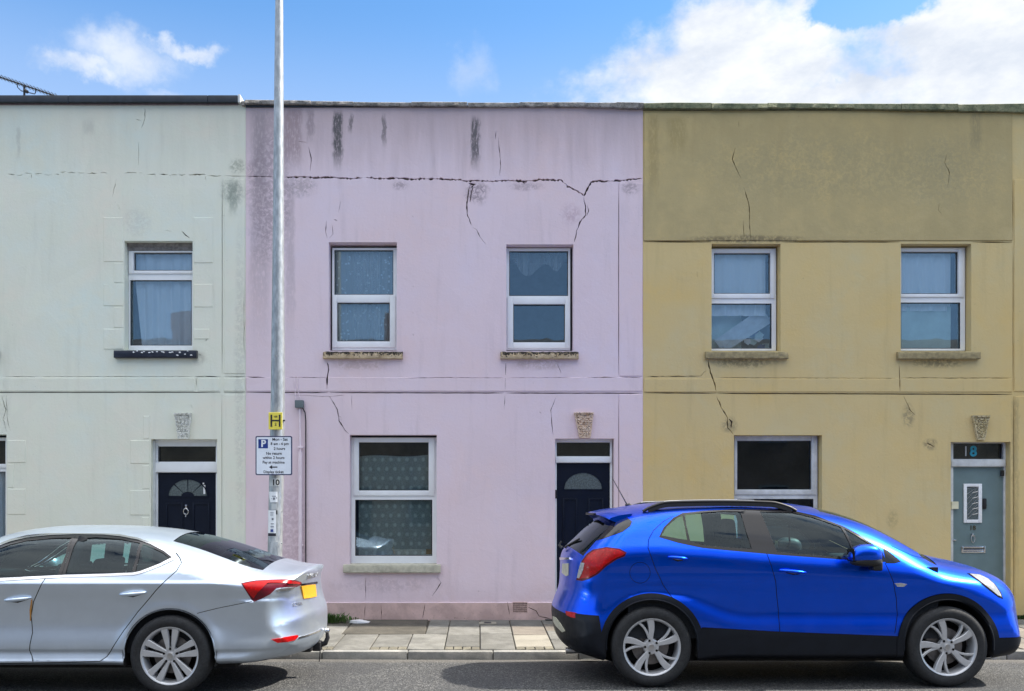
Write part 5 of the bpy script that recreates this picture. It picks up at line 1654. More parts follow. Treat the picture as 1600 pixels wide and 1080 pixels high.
# litter and weeds
def flat_thing(name, cpx, cpy, pts, mat, label, cat, h=.01, seed=0):
    x, y = px2ground(cpx, cpy); r2 = random.Random(seed)
    q = MB(); n = len(pts)
    top = [(x + a, y + b_, pav_z(y) + .006 + r2.uniform(0, h)) for a, b_ in pts]; c = (x, y, pav_z(y) + .012 + h)
    bot = [(a, b_, pav_z(y) + .002) for a, b_, _ in top]
    q.add([c] + top + bot, [(0, 1 + i, 1 + (i + 1) % n) for i in range(n)] + [(1 + i, 1 + n + i, 1 + n + (i + 1) % n, 1 + (i + 1) % n) for i in range(n)])
    return q.build(name, M[mat], label=label, cat=cat)
flat_thing('paper_scrap', 562, 973, [(-.13, -.05), (-.02, -.10), (.12, -.06), (.13, .05), (.02, .07), (-.10, .05)], 'upvc', 'crumpled white paper on the dark patch by the pink wall', 'litter', .03, 2)
x, y = px2ground(762, 974)
cp = root('access_cover', (x, y, pav_z(y)), 'small cover with a dark slot set in the paving at the pink wall', 'cover')
q = MB(); q.box(x - .11, x + .11, y - .10, y + .10, pav_z(y) - .02, pav_z(y) + .006); q.build('surround', M['slab_new'], cp)
q = MB(); q.box(x - .045, x + .045, y - .05, y + .05, pav_z(y) + .0065, pav_z(y) + .010); q.build('slot', M['ink'], cp)
x, y = -2 + 0, KERB_Y - .12
x = (918 - VX) / (F / (KERB_Y - .15 - CY))
q = MB(); q.add([(x - .09, y - .03, -.03), (x + .02, y - .06, -.025), (x + .10, y, -.02), (x - .02, y + .03, -.028)], [(0, 1, 2, 3)]); q.build('leaf_litter', M['stone_pale'], label='flattened pale litter in the gutter behind the blue car', cat='litter')


def weed(px, py, n, h, name, label, seed, spread=.08):
    x, y = px2ground(px, py); r2 = random.Random(seed); z0 = pav_z(y)
    q = MB()
    for k in range(n):
        bx, by = x + r2.gauss(0, spread), min(-.01, y + r2.gauss(0, .03))
        a = r2.uniform(0, 6.283); hh = h * r2.uniform(.4, 1.1); ln = r2.uniform(.3, .9) * hh; w = r2.uniform(.006, .013)
        ex, ey = bx + math.cos(a) * ln, min(-.005, by + math.sin(a) * ln)
        mx_, my_ = (bx + ex) / 2, (by + ey) / 2; nx_, ny_ = -math.sin(a) * w, math.cos(a) * w
        q.add([(bx, by, z0), (mx_ + nx_, my_ + ny_, z0 + hh * .75), (ex, ey, z0 + hh), (mx_ - nx_, my_ - ny_, z0 + hh * .65)], [(0, 1, 2, 3)])
    return q.build(name, M['leaf'], label=label, cat='weed', group='weeds at the foot of the walls')
weed(515, 974, 260, .13, 'weed', 'clump of green weeds at the wall foot behind the silver car', 1, .11)
weed(540, 969, 40, .05, 'weed', 'low weeds at the edge of the dark patch', 2, .10)
weed(1588, 966, 50, .07, 'weed', 'small weeds below the mustard pilaster', 3, .06)
weed(700, 966.5, 40, .03, 'weed', 'thin line of moss growth at the pink wall foot', 4, .25)
# black cable lying along the wall foot behind the blue car
q = MB(); q.tube([(P(852, 0, -.12)[0] + k * .09, -.10 - .02 * math.sin(k * .8), pav_z(-.1) + .012) for k in range(12)], .01, 6); q.build('loose_cable', M['black_plastic'], label='black cable lying at the wall foot behind the blue car', cat='cable')

# ------------------------------------------------------------------ cars
def catmull(pts, step=0.022):
    """closed Catmull-Rom (centripetal-ish) through (x,z,R)"""
    n = len(pts); out_ = []
    A = [np.array(p, float) for p in pts]
    for i in range(n):
        p0, p1, p2, p3 = A[(i - 1) % n], A[i], A[(i + 1) % n], A[(i + 2) % n]
        L = np.linalg.norm(p2[:2] - p1[:2])
        k = max(1, int(round(L / step)))
        def tang(a, b_, c):
            d1 = np.linalg.norm(b_[:2] - a[:2]) + 1e-6; d2 = np.linalg.norm(c[:2] - b_[:2]) + 1e-6
            return ((b_ - a) / d1 * d2 + (c - b_) / d2 * d1) / (d1 + d2)
        t1 = tang(p0, p1, p2) * L; t2 = tang(p1, p2, p3) * L
        for j in range(k):
            t = j / k
            h00 = 2 * t**3 - 3 * t**2 + 1; h10 = t**3 - 2 * t**2 + t; h01 = -2 * t**3 + 3 * t**2; h11 = t**3 - t**2
            out_.append(h00 * p1 + h10 * t1 + h01 * p2 + h11 * t2)
    return np.array(out_)


class Car:
    NEXP = 2.3
    VM = 0.80
    def __init__(s, pts, yc, wf, rootobj):
        s.sil = catmull(pts); s.yc = yc; s.wf = wf; s.root = rootobj
        area = np.sum(s.sil[:, 0] * np.roll(s.sil[:, 1], -1) - np.roll(s.sil[:, 0], -1) * s.sil[:, 1])
        if area < 0: s.sil = s.sil[::-1].copy()      # counter-clockwise
        P0 = s.sil[:, :2]; T = np.roll(P0, -1, 0) - np.roll(P0, 1, 0); T /= np.linalg.norm(T, axis=1)[:, None]
        s.N = np.stack([-T[:, 1], T[:, 0]], 1)         # inward for ccw
        s.poly = [tuple(p) for p in P0]
    def dist(s, q):
        q = np.asarray(q, float).reshape(-1, 2)
        A = s.sil[:, :2]; B = np.roll(A, -1, 0); RA = s.sil[:, 2]; RB = np.roll(RA, -1)
        D = np.empty(len(q)); RR = np.empty(len(q))
        AB = B - A; L2 = (AB ** 2).sum(1) + 1e-12
        for c0 in range(0, len(q), 4000):
            qq = q[c0:c0 + 4000]
            AP = qq[:, None, :] - A[None]
            t = np.clip((AP * AB[None]).sum(2) / L2[None], 0, 1)
            dd = np.linalg.norm(AP - t[..., None] * AB[None], axis=2)
            k = dd.argmin(1); idx = np.arange(len(qq))
            D[c0:c0 + 4000] = dd[idx, k]
            # smooth the rounding radius over nearby silhouette
            w = 1.0 / (dd + 0.02) ** 4
            RR[c0:c0 + 4000] = (w * (RA[None])).sum(1) / w.sum(1)
        ins = pip(q, s.poly)
        D[~ins] *= -1
        return D, RR
    def g(s, t):
        t = np.clip(t, 0, 1)
        return (1 - (1 - t) ** s.NEXP) ** (1 / s.NEXP)
    def H(s, q):
        q = np.asarray(q, float).reshape(-1, 2)
        D, RR = s.dist(q)
        return s.wf(q[:, 0], q[:, 1]) * s.g(np.maximum(D, 0) / RR)
    def Hn(s, q):
        q = np.asarray(q, float).reshape(-1, 2); e = 0.003
        h = s.H(q); hx = (s.H(q + [e, 0]) - s.H(q - [e, 0])) / (2 * e); hz = (s.H(q + [0, e]) - s.H(q - [0, e])) / (2 * e)
        n = np.stack([-hx, -np.ones(len(q)), -hz], 1)     # near side outward normal (towards -y)
        n[:, 0] = -hx; n[:, 2] = -hz
        n /= np.linalg.norm(n, axis=1)[:, None]
        return h, n
    def px(s, pts, y_off=0.0):
        """photo outline -> (x,z) on the near side surface"""
        pts = np.asarray(pts, float)
        h = np.full(len(pts), 0.8)
        for _ in range(14):
            sc_ = F / (s.yc - h - CY)
            q = np.stack([(pts[:, 0] - VX) / sc_, CZ - (pts[:, 1] - VY) / sc_], 1)
            h = 0.5 * h + 0.5 * np.maximum(s.H(q), 0.30)
        return [tuple(a) for a in q]
    def levels(s):
        s.vl = [0, .06, .14, .24, .34, .44, .53, .62, .69, .75, s.VM]
        rows_ = []
        for v in s.vl:
            d = s.sil[:, 2] * (1 - (1 - v ** s.NEXP) ** (1 / s.NEXP))
            q = s.sil[:, :2] + s.N * d[:, None]
            if v > 0:
                D, RR = s.dist(q)
                ok = D > d * 0.97 - 1e-3
                idx = np.arange(len(q)); good = idx[ok]
                if len(good) < len(q):
                    ext = np.concatenate([good - len(q), good, good + len(q)])
                    for c in (0, 1):
                        vals = np.concatenate([q[good, c]] * 3)
                        q[:, c] = np.interp(idx, ext, vals)
            rows_.append(q)
        s.rows = rows_
        return rows_
    def obj(s, name, vs, ns, fs, mats, label=None, parent=None, mi=None):
        parent = parent or s.root
        vs = np.asarray(vs); o0 = Vector(vs.mean(0))
        me = bpy.data.meshes.new(name)
        me.from_pydata([tuple(v) for v in (vs - np.array(o0))], [], [tuple(int(i) for i in f) for f in fs])
        for m in mats: me.materials.append(m)
        if mi is not None: me.polygons.foreach_set('material_index', mi)
        me.polygons.foreach_set('use_smooth', [True] * len(me.polygons))
        if ns is not None:
            me.normals_split_custom_set_from_vertices([tuple(n) for n in ns])
        me.update()
        o = bpy.data.objects.new(name, me); COL.objects.link(o)
        o.parent = parent; o.location = o0 - wloc(parent)
        return tag(o, label)
    def strips(s, parts):
        """parts: list of (name, mat, test(x,z,v)->bool array, label)"""
        s.levels()
        n = len(s.sil); m = len(s.vl)
        Vv = []; Nn = []; 
        order = [(-1, j) for j in range(m - 1, 0, -1)] + [(1, j) for j in range(0, m)]
        hts = []; nms = []
        for j in range(m):
            q = s.rows[j]
            if j == 0:
                nn = np.stack([-s.N[:, 0], np.zeros(n), -s.N[:, 1]], 1); h = np.zeros(n)
            else:
                h0, n0 = s.Hn(q); kk = float(sstep(s.vl[j], .10, .50)); h = s.wf(q[:, 0], q[:, 1]) * s.vl[j] * (1 - kk) + h0 * kk
                nx = n0.copy()
                # blend near the centre line where H is steep
                base = np.stack([-s.N[:, 0], np.zeros(n), -s.N[:, 1]], 1)
                D, RR = s.dist(q)
                hq = s.H(q); okm = np.abs(hq - h) < 0.05
                w = (okm & (D > 0.0006)).astype(float)[:, None]
                nn = n0 * w + base * (1 - w)
                if s.vl[j] < 0.2:
                    k = s.vl[j] / 0.2
                    nn = nn * k + base * (1 - k); 
                nn /= np.linalg.norm(nn, axis=1)[:, None] + 1e-9
            hts.append(h); nms.append(nn)
        for sg_, j in order:
            q = s.rows[j]
            Vv.append(np.stack([q[:, 0], s.yc + sg_ * hts[j], q[:, 1]], 1))
            nn = nms[j].copy(); nn[:, 1] *= -sg_
            Nn.append(nn)
        K = len(order)
        V = np.concatenate(Vv); Nr = np.concatenate(Nn)
        F_ = []; cc = []
        for a in range(K - 1):
            for i in range(n):
                i2 = (i + 1) % n
                f = (a * n + i, (a + 1) * n + i, (a + 1) * n + i2, a * n + i2)
                F_.append(f)
        F_ = np.array(F_); C = V[F_].mean(1)
        lv = [sg_ * s.vl[j] for sg_, j in order]
        vmid = np.repeat([abs(lv[a] + lv[a + 1]) / 2 for a in range(K - 1)], n)
        sx = np.tile((s.sil[:, 0] + np.roll(s.sil[:, 0], -1)) / 2, K - 1); sz = np.tile((s.sil[:, 1] + np.roll(s.sil[:, 1], -1)) / 2, K - 1)
        used = np.zeros(len(F_), bool)
        s.allV = [V]; s.allF = [F_]
        res = {}
        for name, mat, test, label in parts:
            k = test(sx, sz, vmid) & ~used
            used |= k
            if mat is None or not k.any(): continue
            ff = F_[k]; ui, inv = np.unique(ff, return_inverse=True); inv = inv.reshape(ff.shape)
            fn = V[ff]; 
            gn = np.cross(fn[:, 2] - fn[:, 0], fn[:, 3] - fn[:, 1]); an = Nr[ff].mean(1)
            flip = (gn * an).sum(1) < 0
            inv2 = inv.copy(); inv2[flip] = inv[flip][:, ::-1]
            off = -0.004 if 'glass' in name or 'windscreen' in name or 'window' in name else 0.0
            par = list(range(len(ui)))
            def fnd(a_):
                while par[a_] != a_: par[a_] = par[par[a_]]; a_ = par[a_]
                return a_
            for fc in inv2:
                r0_ = fnd(fc[0])
                for a_ in fc[1:]: par[fnd(a_)] = r0_
            comp = np.array([fnd(int(fc[0])) for fc in inv2])
            for cid in np.unique(comp):
                fc = inv2[comp == cid]; u2, i2_ = np.unique(fc, return_inverse=True); i2_ = i2_.reshape(fc.shape)
                res[name] = s.obj(name, V[ui][u2] + Nr[ui][u2] * off, Nr[ui][u2], i2_, [M[mat]], label)
        return res
    def sides(s, classes, base_name, base_mat, cut, extra_lines=(), grid=0.026, both=True, fine=()):
        """classes: list (name, mat, polygon(x,z), offset, label). cut: polygons removed. Priority in order."""
        bnd = [tuple(p) for p in s.rows[-1]]
        # thin out the boundary while keeping shared vertices
        polys = [bnd]
        for t_ in (0.45, 0.56, 0.70, 0.85, 1.0):
            d = s.sil[:, 2] * t_
            q = s.sil[:, :2] + s.N * d[:, None]
            D, RR = s.dist(q); ok = D > d * 0.985 - 1e-3
            extra = q[ok]
            if t_ == 0.45: pts_in = [tuple(a) for a in extra[::2]]
            else: pts_in += [tuple(a) for a in extra[::2]]
        for c in cut: polys.append(densify(c, 0.03))
        for c in classes: polys.append(densify(c[2], 0.03))
        xs_ = np.arange(s.sil[:, 0].min(), s.sil[:, 0].max(), grid); zs_ = np.arange(s.sil[:, 1].min(), s.sil[:, 1].max(), grid)
        X_, Z_ = np.meshgrid(xs_, zs_); gp = np.stack([X_.ravel(), Z_.ravel()], 1)
        for (fz0, fz1, fs) in fine:
            gp = gp[(gp[:, 1] < fz0) | (gp[:, 1] > fz1)]
            A_, B_ = np.meshgrid(np.arange(s.sil[:, 0].min(), s.sil[:, 0].max(), .03), np.arange(fz0, fz1, fs)); gp = np.concatenate([gp, np.stack([A_.ravel(), B_.ravel()], 1)])
        D, RR = s.dist(gp); gp = gp[(D > RR * 0.45)]
        pts_in = pts_in + [tuple(a) for a in gp]
        v, tr, c = cdt(polys, pts_in)
        live = pip(c, bnd)
        for q in cut: live &= ~pip(c, q)
        h, nn = s.Hn(v)
        res = []
        left = live.copy()
        todo = []
        for name, mat, poly, off, label in classes:
            k = left & pip(c, poly); left &= ~k
            todo.append((name, mat, tr[k], off, label))
        todo.append((base_name, base_mat, tr[left], 0.0, None))
        for name, mat, t_, off, label in todo:
            if mat is None or len(t_) == 0: continue
            for sgn in ((1, -1) if both else (1,)):
                ui, inv = np.unique(t_, return_inverse=True); inv = inv.reshape(t_.shape)
                n2 = nn[ui].copy(); P3 = np.stack([v[ui, 0], s.yc - h[ui], v[ui, 1]], 1) + n2 * off
                if sgn < 0:
                    P3[:, 1] = 2 * s.yc - P3[:, 1]; n2[:, 1] *= -1
                a = P3[inv]; gn = np.cross(a[:, 1] - a[:, 0], a[:, 2] - a[:, 0]); flip = (gn * n2[inv].mean(1)).sum(1) < 0
                inv2 = inv.copy(); inv2[flip] = inv[flip][:, ::-1]
                o = s.obj(name, P3, n2, inv2, [M[mat]], label if sgn > 0 else None)
                # return edge so panels have thickness
                if abs(off) < 0.02 and mat not in ('car_glass', 'tint_glass', 'privacy_glass'):
                    pass
                if sgn > 0: res.append((name, o)); 
        s.sideV, s.sideF = np.stack([v[:, 0], s.yc - h, v[:, 1]], 1), tr[live]
        s.bvh = None
        return res
    def make_bvh(s):
        V = [tuple(a) for a in s.allV[0]]; Fc = [tuple(int(i) for i in f) for f in s.allF[0]]
        b_ = len(V); V += [tuple(a) for a in s.sideV]; Fc += [tuple(int(i) + b_ for i in f) for f in s.sideF]
        s.bvh = BVHTree.FromPolygons([Vector(a) for a in V], Fc)
    def cast(s, px_, py_):
        o = Vector((0, CY, CZ)); d = Vector(((px_ - VX) / F, 1, (VY - py_) / F)).normalized()
        loc, nrm, i, dd = s.bvh.ray_cast(o, d)
        if loc is None: return None, None
        if nrm.dot(d) > 0: nrm = -nrm
        return loc, nrm
    def decal(s, name, mat, poly, off=0.004, thick=0.006, step=2.0, parent=None, mirror=False, label=None, curved=0.0):
        """a part that sits on the body skin: outline followed from the photograph, fitted to the true surface"""
        pts = densify(poly, step)
        xs_ = [p[0] for p in pts]; ys_ = [p[1] for p in pts]
        inn = [(x, y) for x in np.arange(min(xs_), max(xs_), step) for y in np.arange(min(ys_), max(ys_), step)]
        v, tr, c = cdt([pts], inn); tr = tr[pip(c, pts)]
        used = np.unique(tr); P3 = {}; N3 = {}
        for i in used:
            l, n = s.cast(v[i][0], v[i][1])
            if l is not None: P3[i] = l; N3[i] = n
        if len(P3) < 3: return None
        good = list(P3.keys()); ga = np.array([v[i] for i in good])
        for i in used:
            if i not in P3:
                k = good[int(((ga - v[i]) ** 2).sum(1).argmin())]
                # slide along the same depth
                y = P3[k].y; sc_ = F / (y - CY); P3[i] = Vector(((v[i][0] - VX) / sc_, y, CZ - (v[i][1] - VY) / sc_)); N3[i] = N3[k]
        idx = {i: k for k, i in enumerate(used)}
        bm = bmesh.new()
        vs = [bm.verts.new(P3[i] + N3[i] * off) for i in used]
        for t in tr:
            try: bm.faces.new([vs[idx[i]] for i in t])
            except ValueError: pass
        bm.normal_update()
        for f in bm.faces:
            if f.normal.y > 0.0 and f.normal.dot(f.calc_center_median() - Vector((0, CY, CZ))) > 0: f.normal_flip()
        for f in bm.faces:
            if f.normal.dot(f.calc_center_median() - Vector((0, CY, CZ))) > 0: f.normal_flip()
        be = [e_ for e_ in bm.edges if len(e_.link_faces) == 1]
        nb = {vs[idx[i]]: N3[i] for i in used}
        src = {e_v: nb[e_v] for e_ in be for e_v in e_.verts}
        r = bmesh.ops.extrude_edge_only(bm, edges=be)
        for q in r['geom']:
            if isinstance(q, bmesh.types.BMVert):
                best = min(src.keys(), key=lambda w_: (w_.co - q.co).length_squared)
                q.co -= src[best] * (thick + off)
        m = MB(); m.bm(bm)
        o = m.build(name, M[mat], parent or s.root, smooth=40, label=label)
        if mirror:
            m2 = MB(); m2.v = [(a, 2 * s.yc - b_, c_) for a, b_, c_ in m.v]; m2.f = [f[::-1] for f in m.f]; m2.mi = m.mi
            m2.build(name, M[mat], parent or s.root, smooth=40)
        return o
    def seam(s, pts, w=0.006):
        """pixel polyline -> thin world polygon on the side"""
        q = s.px(pts); d = densify(q, 0.04, closed=False)
        L = []; Rr = []
        for i, p in enumerate(d):
            a = d[max(0, i - 1)]; c = d[min(len(d) - 1, i + 1)]
            l = math.hypot(c[0] - a[0], c[1] - a[1]) or 1
            nx, nz = -(c[1] - a[1]) / l, (c[0] - a[0]) / l
            L.append((p[0] + nx * w / 2, p[1] + nz * w / 2)); Rr.append((p[0] - nx * w / 2, p[1] - nz * w / 2))
        return L + Rr[::-1]


def poly_mesh(poly, n_in=None):
    v, tr, c = cdt([poly], n_in or []); return v, tr[pip(c, poly)]


def wheel(root_, cx, cz, y, r, rr, style, far=False, seed=0):
    """y = outer face of the tyre; built outward = -y. far wheels are mirrored"""
    sg = 1 if not far else -1
    def Y(d): return y + sg * d
    w = MB()
    w_ = 0.21
    prof = [(rr - 0.004, Y(0.012)), (rr + 0.006, Y(0.002)), (rr + 0.03, Y(-0.006)), (rr + (r - rr) * 0.55, Y(-0.010)), (r - 0.022, Y(0.0)), (r - 0.008, Y(0.012)), (r - 0.002, Y(0.03)), (r, Y(0.06)), (r, Y(w_ - .06)), (r - .006, Y(w_ - .02)), (r - .03, Y(w_)), (rr, Y(w_ - .01)), (rr - .01, Y(w_ - .03))]
    w.lathe_y(prof, (cx, cz), 72)
    # tread grooves and sidewall rings
    hub = w.build('wheel', M['tyre'], root_, smooth=35)
    fix_normals(hub)
    q = MB()
    q.lathe_y([(rr - .022, Y(.13)), (rr - .020, Y(.03)), (rr - .014, Y(.012)), (rr - .006, Y(.002)), (rr + .004, Y(-.001)), (rr + .006, Y(.004)), (rr - .002, Y(.02))], (cx, cz), 72)
    fix_normals(q.build('rim', M['alloy'], hub, smooth=40))
    q = MB(); q.lathe_y([(rr - .01, Y(.10)), (rr - .03, Y(.19)), (.02, Y(.19))], (cx, cz), 48); fix_normals(q.build('wheel_barrel', M['under'], hub, smooth=40))
    q = MB(); q.lathe_y([(rr * .66, Y(.10)), (rr * .66, Y(.085)), (.07, Y(.085)), (.03, Y(.08))], (cx, cz), 48); fix_normals(q.build('brake_disc', M['disc'], hub, smooth=40))
    def pol(a, d): return (cx + d * math.cos(a), cz + d * math.sin(a))
    def slabpoly(pl, y0, y1, bev, yo=0.0):
        bm = bmesh.new(); n_ = len(pl)
        def yy(a_, c_, d_): return Y(y0 + d_) + sg * yo * (1 - math.hypot(a_ - cx, c_ - cz) / rr)
        inn_ = []
        for i_ in range(n_):
            p0, p1, p2 = pl[i_ - 1], pl[i_], pl[(i_ + 1) % n_]
            e1 = Vector((p1[0] - p0[0], p1[1] - p0[1])).normalized(); e2 = Vector((p2[0] - p1[0], p2[1] - p1[1])).normalized()
            nn_ = Vector((-e1.y - e2.y, e1.x + e2.x)); nn_.normalize(); inn_.append(nn_)
        ar = sum(pl[i_][0] * pl[(i_ + 1) % n_][1] - pl[(i_ + 1) % n_][0] * pl[i_][1] for i_ in range(n_))
        sgn_ = 1 if ar > 0 else -1
        r0 = [bm.verts.new((a_ + sgn_ * inn_[i_].x * bev, yy(a_, c_, 0), c_ + sgn_ * inn_[i_].y * bev)) for i_, (a_, c_) in enumerate(pl)]
        r1 = [bm.verts.new((a_, yy(a_, c_, bev), c_)) for a_, c_ in pl]
        r2_ = [bm.verts.new((a_, Y(y1), c_)) for a_, c_ in pl]
        cap = bm.faces.new(r0)
        for i_ in range(n_):
            j_ = (i_ + 1) % n_
            bm.faces.new((r0[i_], r0[j_], r1[j_], r1[i_])); bm.faces.new((r1[i_], r1[j_], r2_[j_], r2_[i_]))
        bmesh.ops.recalc_face_normals(bm, faces=bm.faces)
        bmesh.ops.triangulate(bm, faces=[cap])
        return bm
    base = {'a': R(90), 'b': R(97)}[style]
    for k in range(5):
        a = base + 2 * math.pi * k / 5 + seed * 0.35
        q = MB()
        if style == 'a':      # twin blades that widen to the rim, split by a dark slot
            for sd_ in (-1, 1):
                pl = [pol(a + sd_ * .10, .045), pol(a + sd_ * .12, .07), pol(a + sd_ * .075, rr * .60), pol(a + sd_ * .085, rr * .985), pol(a + sd_ * .30, rr * .985), pol(a + sd_ * .345, rr * .90), pol(a + sd_ * .50, .075), pol(a + sd_ * .62, .05)]
                if sd_ < 0: pl = pl[::-1]
                q.bm(slabpoly(pl, .006, .045, .004, .020))
        else:                 # one broad and one slim curved spoke
            def sweep(da, cur, w0, w1):
                L = []; Rr_ = []
                for t in range(7):
                    u = t / 6; d = .05 + (rr * .985 - .05) * u; ang = a + da * (0.35 + .65 * u) + cur * math.sin(u * 3.14) * .5
                    hw = (w0 + (w1 - w0) * u) / 2 / d
                    L.append(pol(ang + hw, d)); Rr_.append(pol(ang - hw, d))
                return Rr_ + L[::-1]
            q.bm(slabpoly(sweep(-.06, -.16, .034, .062), .006, .05, .004, .022))
            q.bm(slabpoly(sweep(.38, -.12, .020, .022), .010, .045, .003, .022))
        sp_ = q.build('spoke', M['alloy'], hub, smooth=40)
    q = MB(); q.lathe_y([(.072, Y(.06)), (.066, Y(.030)), (.05, Y(.024)), (.034, Y(.026)), (.032, Y(.018)), (.012, Y(.015)), (0.0005, Y(.015))], (cx, cz), 36); fix_normals(q.build('hub_cap', M['alloy'], hub, smooth=35))
    q = MB(); q.lathe_y([(.026, Y(.0165)), (.024, Y(.0145)), (.0005, Y(.0135))], (cx, cz), 24); fix_normals(q.build('hub_badge', M['brushed'], hub, smooth=35))
    for k in range(5):
        a = base + math.pi / 5 * (1 if style == 'a' else 0) + (0 if style == 'a' else .2) + 2 * math.pi * k / 5 + (math.pi / 5 if style == 'a' else 0) + seed * .35
        c2_ = pol(a, .056)
        q = MB(); q.lathe_y([(.0115, Y(.03)), (.0115, Y(.021)), (.0005, Y(.0205))], c2_, 6); fix_normals(q.build('wheel_bolt', M['gloss_black'], hub))
    return hub


def rounded(mb, x0, x1, y0, y1, z0, z1, bev=0.04, lean=0.0, mi=0):
    bm = bmesh.new(); bmesh.ops.create_cube(bm, size=1)
    for v in bm.verts:
        v.co = Vector(((x0 + x1) / 2 + v.co.x * (x1 - x0), (y0 + y1) / 2 + v.co.y * (y1 - y0), (z0 + z1) / 2 + v.co.z * (z1 - z0)))
    bmesh.ops.bevel(bm, geom=bm.edges[:], offset=bev, segments=3, profile=.6, affect='EDGES')
    for v in bm.verts: v.co.x += lean * (v.co.z - z0)
    mb.bm(bm, mi)


def interior(root_, yc, xr, xf, zf, zb, seats, dirn, w=0.62, tag_='seat'):
    """simple cabin: tub, seats with headrests, wheel, dash. dirn=+1 front to +x"""
    q = MB(); q.box(xr, xf, yc - w - .1, yc + w + .1, zf - .03, zf); 
    q.box(min(xr, xf), max(xr, xf), yc - w - .17, yc - w - .11, zf, zb - .06); q.box(min(xr, xf), max(xr, xf), yc + w + .11, yc + w + .17, zf, zb - .06)
    q.build('cabin_tub', M['seat'], root_)
    for (sx, sy, ht, hw) in seats:
        q = MB()
        rounded(q, sx - .05 * dirn - .24, sx - .05 * dirn + .24, yc + sy - hw, yc + sy + hw, zf + .22, zf + .40, .05)
        bx = sx - .30 * dirn
        rounded(q, bx - .07, bx + .07, yc + sy - hw, yc + sy + hw, zf + .30, zf + ht - .16, .05, -.22 * dirn)
        s_ = q.build('seat', M['seat'], root_, smooth=60)
        hx = bx - .22 * dirn * (ht - .34)
        q = MB(); rounded(q, hx - .05, hx + .05, yc + sy - .13, yc + sy + .13, zf + ht - .19, zf + ht + .03, .045, -.12 * dirn)
        q.tube([(hx, yc + sy - .06, zf + ht - .3), (hx, yc + sy - .06, zf + ht - .15)], .008, 6); q.tube([(hx, yc + sy + .06, zf + ht - .3), (hx, yc + sy + .06, zf + ht - .15)], .008, 6)
        q.build('headrest', M['seat'], s_, smooth=60)


def steering(root_, x, y, z, dirn, tilt=25):
    q = MB(); a0 = R(tilt)
    def pt(a, r_): 
        u, v = r_ * math.cos(a), r_ * math.sin(a)
        return (x + dirn * v * math.sin(a0), y + u, z + v * math.cos(a0))
    q.tube([pt(6.2832 * k / 28, .185) for k in range(29)], .016, 8, caps=False)
    for a in (0, math.pi, -math.pi / 2): q.tube([pt(a, .18), pt(a, .03)], .018, 6)
    q.tube([pt(0, 0), (x + dirn * .3, y, z - .12)], .03, 8)
    return q.build('steering_wheel', M['black_plastic'], root_, smooth=50)


def arch_liner(root_, yc, H_, cx, cz, r, depth=.28, z0=.1):
    for sgn in (1, -1):
        q = MB(); n = 24; vs = []; fs = []
        for k in range(n + 1):
            a = math.pi * k / n * 1.16 - .08 * math.pi
            x, z = cx + r * math.cos(a), cz + r * math.sin(a)
            vs += [(x, yc - sgn * (H_ - .02), z), (x, yc - sgn * (H_ - depth), z)]
        for k in range(n): fs.append((2 * k, 2 * k + 1, 2 * k + 3, 2 * k + 2))
        c = len(vs); vs.append((cx, yc - sgn * (H_ - depth), cz))
        for k in range(n): fs.append((2 * k + 1, c, 2 * k + 3))
        q.add(vs, fs); q.build('wheel_arch_liner', M['under'], root_, smooth=60)


def pchip(xs_, ys_):
    return lambda t: smooth_interp(t, np.array(xs_, float), np.array(ys_, float))
def smooth_interp(t, X_, Y_):
    """monotone cubic"""
    d = np.diff(Y_) / np.diff(X_); m = np.zeros(len(X_)); m[0] = d[0]; m[-1] = d[-1]
    for i in range(1, len(X_) - 1):
        m[i] = 0 if d[i - 1] * d[i] <= 0 else 2 * d[i - 1] * d[i] / (d[i - 1] + d[i])
    t = np.clip(t, X_[0], X_[-1]); k = np.clip(np.searchsorted(X_, t) - 1, 0, len(X_) - 2)
    h = X_[k + 1] - X_[k]; u = (t - X_[k]) / h
    return (2 * u**3 - 3 * u**2 + 1) * Y_[k] + (u**3 - 2 * u**2 + u) * h * m[k] + (-2 * u**3 + 3 * u**2) * Y_[k + 1] + (u**3 - u**2) * h * m[k + 1]
def sstep(t, a, b_):
    u = np.clip((t - a) / (b_ - a), 0, 1); return u * u * (3 - 2 * u)


def arch_poly(px_pts, car): return car.px(px_pts)


# ============================================================ the blue car
BYC = -3.17
BX_R, BX_F, BW_Z, BW_R = (1019 - VX) / 181.0, (1483 - VX) / 181.0, 0.357, 0.350
blue = root('parked_car', (2.8, BYC, 0), 'bright blue compact crossover car parked by the mustard house', 'car', 'cars parked along the kerb')
BL = 0.860
zb_b = pchip([.7, 1.1, 1.5, 1.94, 2.56, 3.2, 3.47, 4.2], [1.16, 1.225, 1.25, 1.224, 1.174, 1.125, 1.10, 1.02])
lowprof = pchip([.18, .24, .30, .44, .49, .53, .66, .80, .93, 1.0], [.95, .985, .992, .995, .992, .986, .962, .968, .992, .993])
relprof = pchip([-.40, -.20, -.10, -.04, 0, .04, .1, .2, .35, .46], [1.01, 1.0, .990, .975, .957, .937, .908, .852, .765, .705])
def w_blue(x, z):
    x = np.asarray(x); z = np.asarray(z); zb = zb_b(x)
    # the scallop low on the doors rises towards the rear wheel
    rise = 0.26 * sstep(2.35 - x, 0.0, 0.9) * sstep(x, 1.0, 1.5)
    low = lowprof(np.clip(z - rise * sstep(z, .42, .58) * (1 - sstep(z, .75, .95)), .18, 1.0))
    rel = relprof(np.clip(z - zb, -.40, .46))
    kk = .006; hh = np.clip(.5 + .5 * (rel - low) / kk, 0, 1)
    w = rel * (1 - hh) + low * hh - kk * hh * (1 - hh)
    # smooth hand-over at the belt
    plan = 1 - .07 * sstep(x, 3.9, 5.0) ** 1.5 - .05 * sstep(-x, -1.75, -.7)
    return BL * w * plan
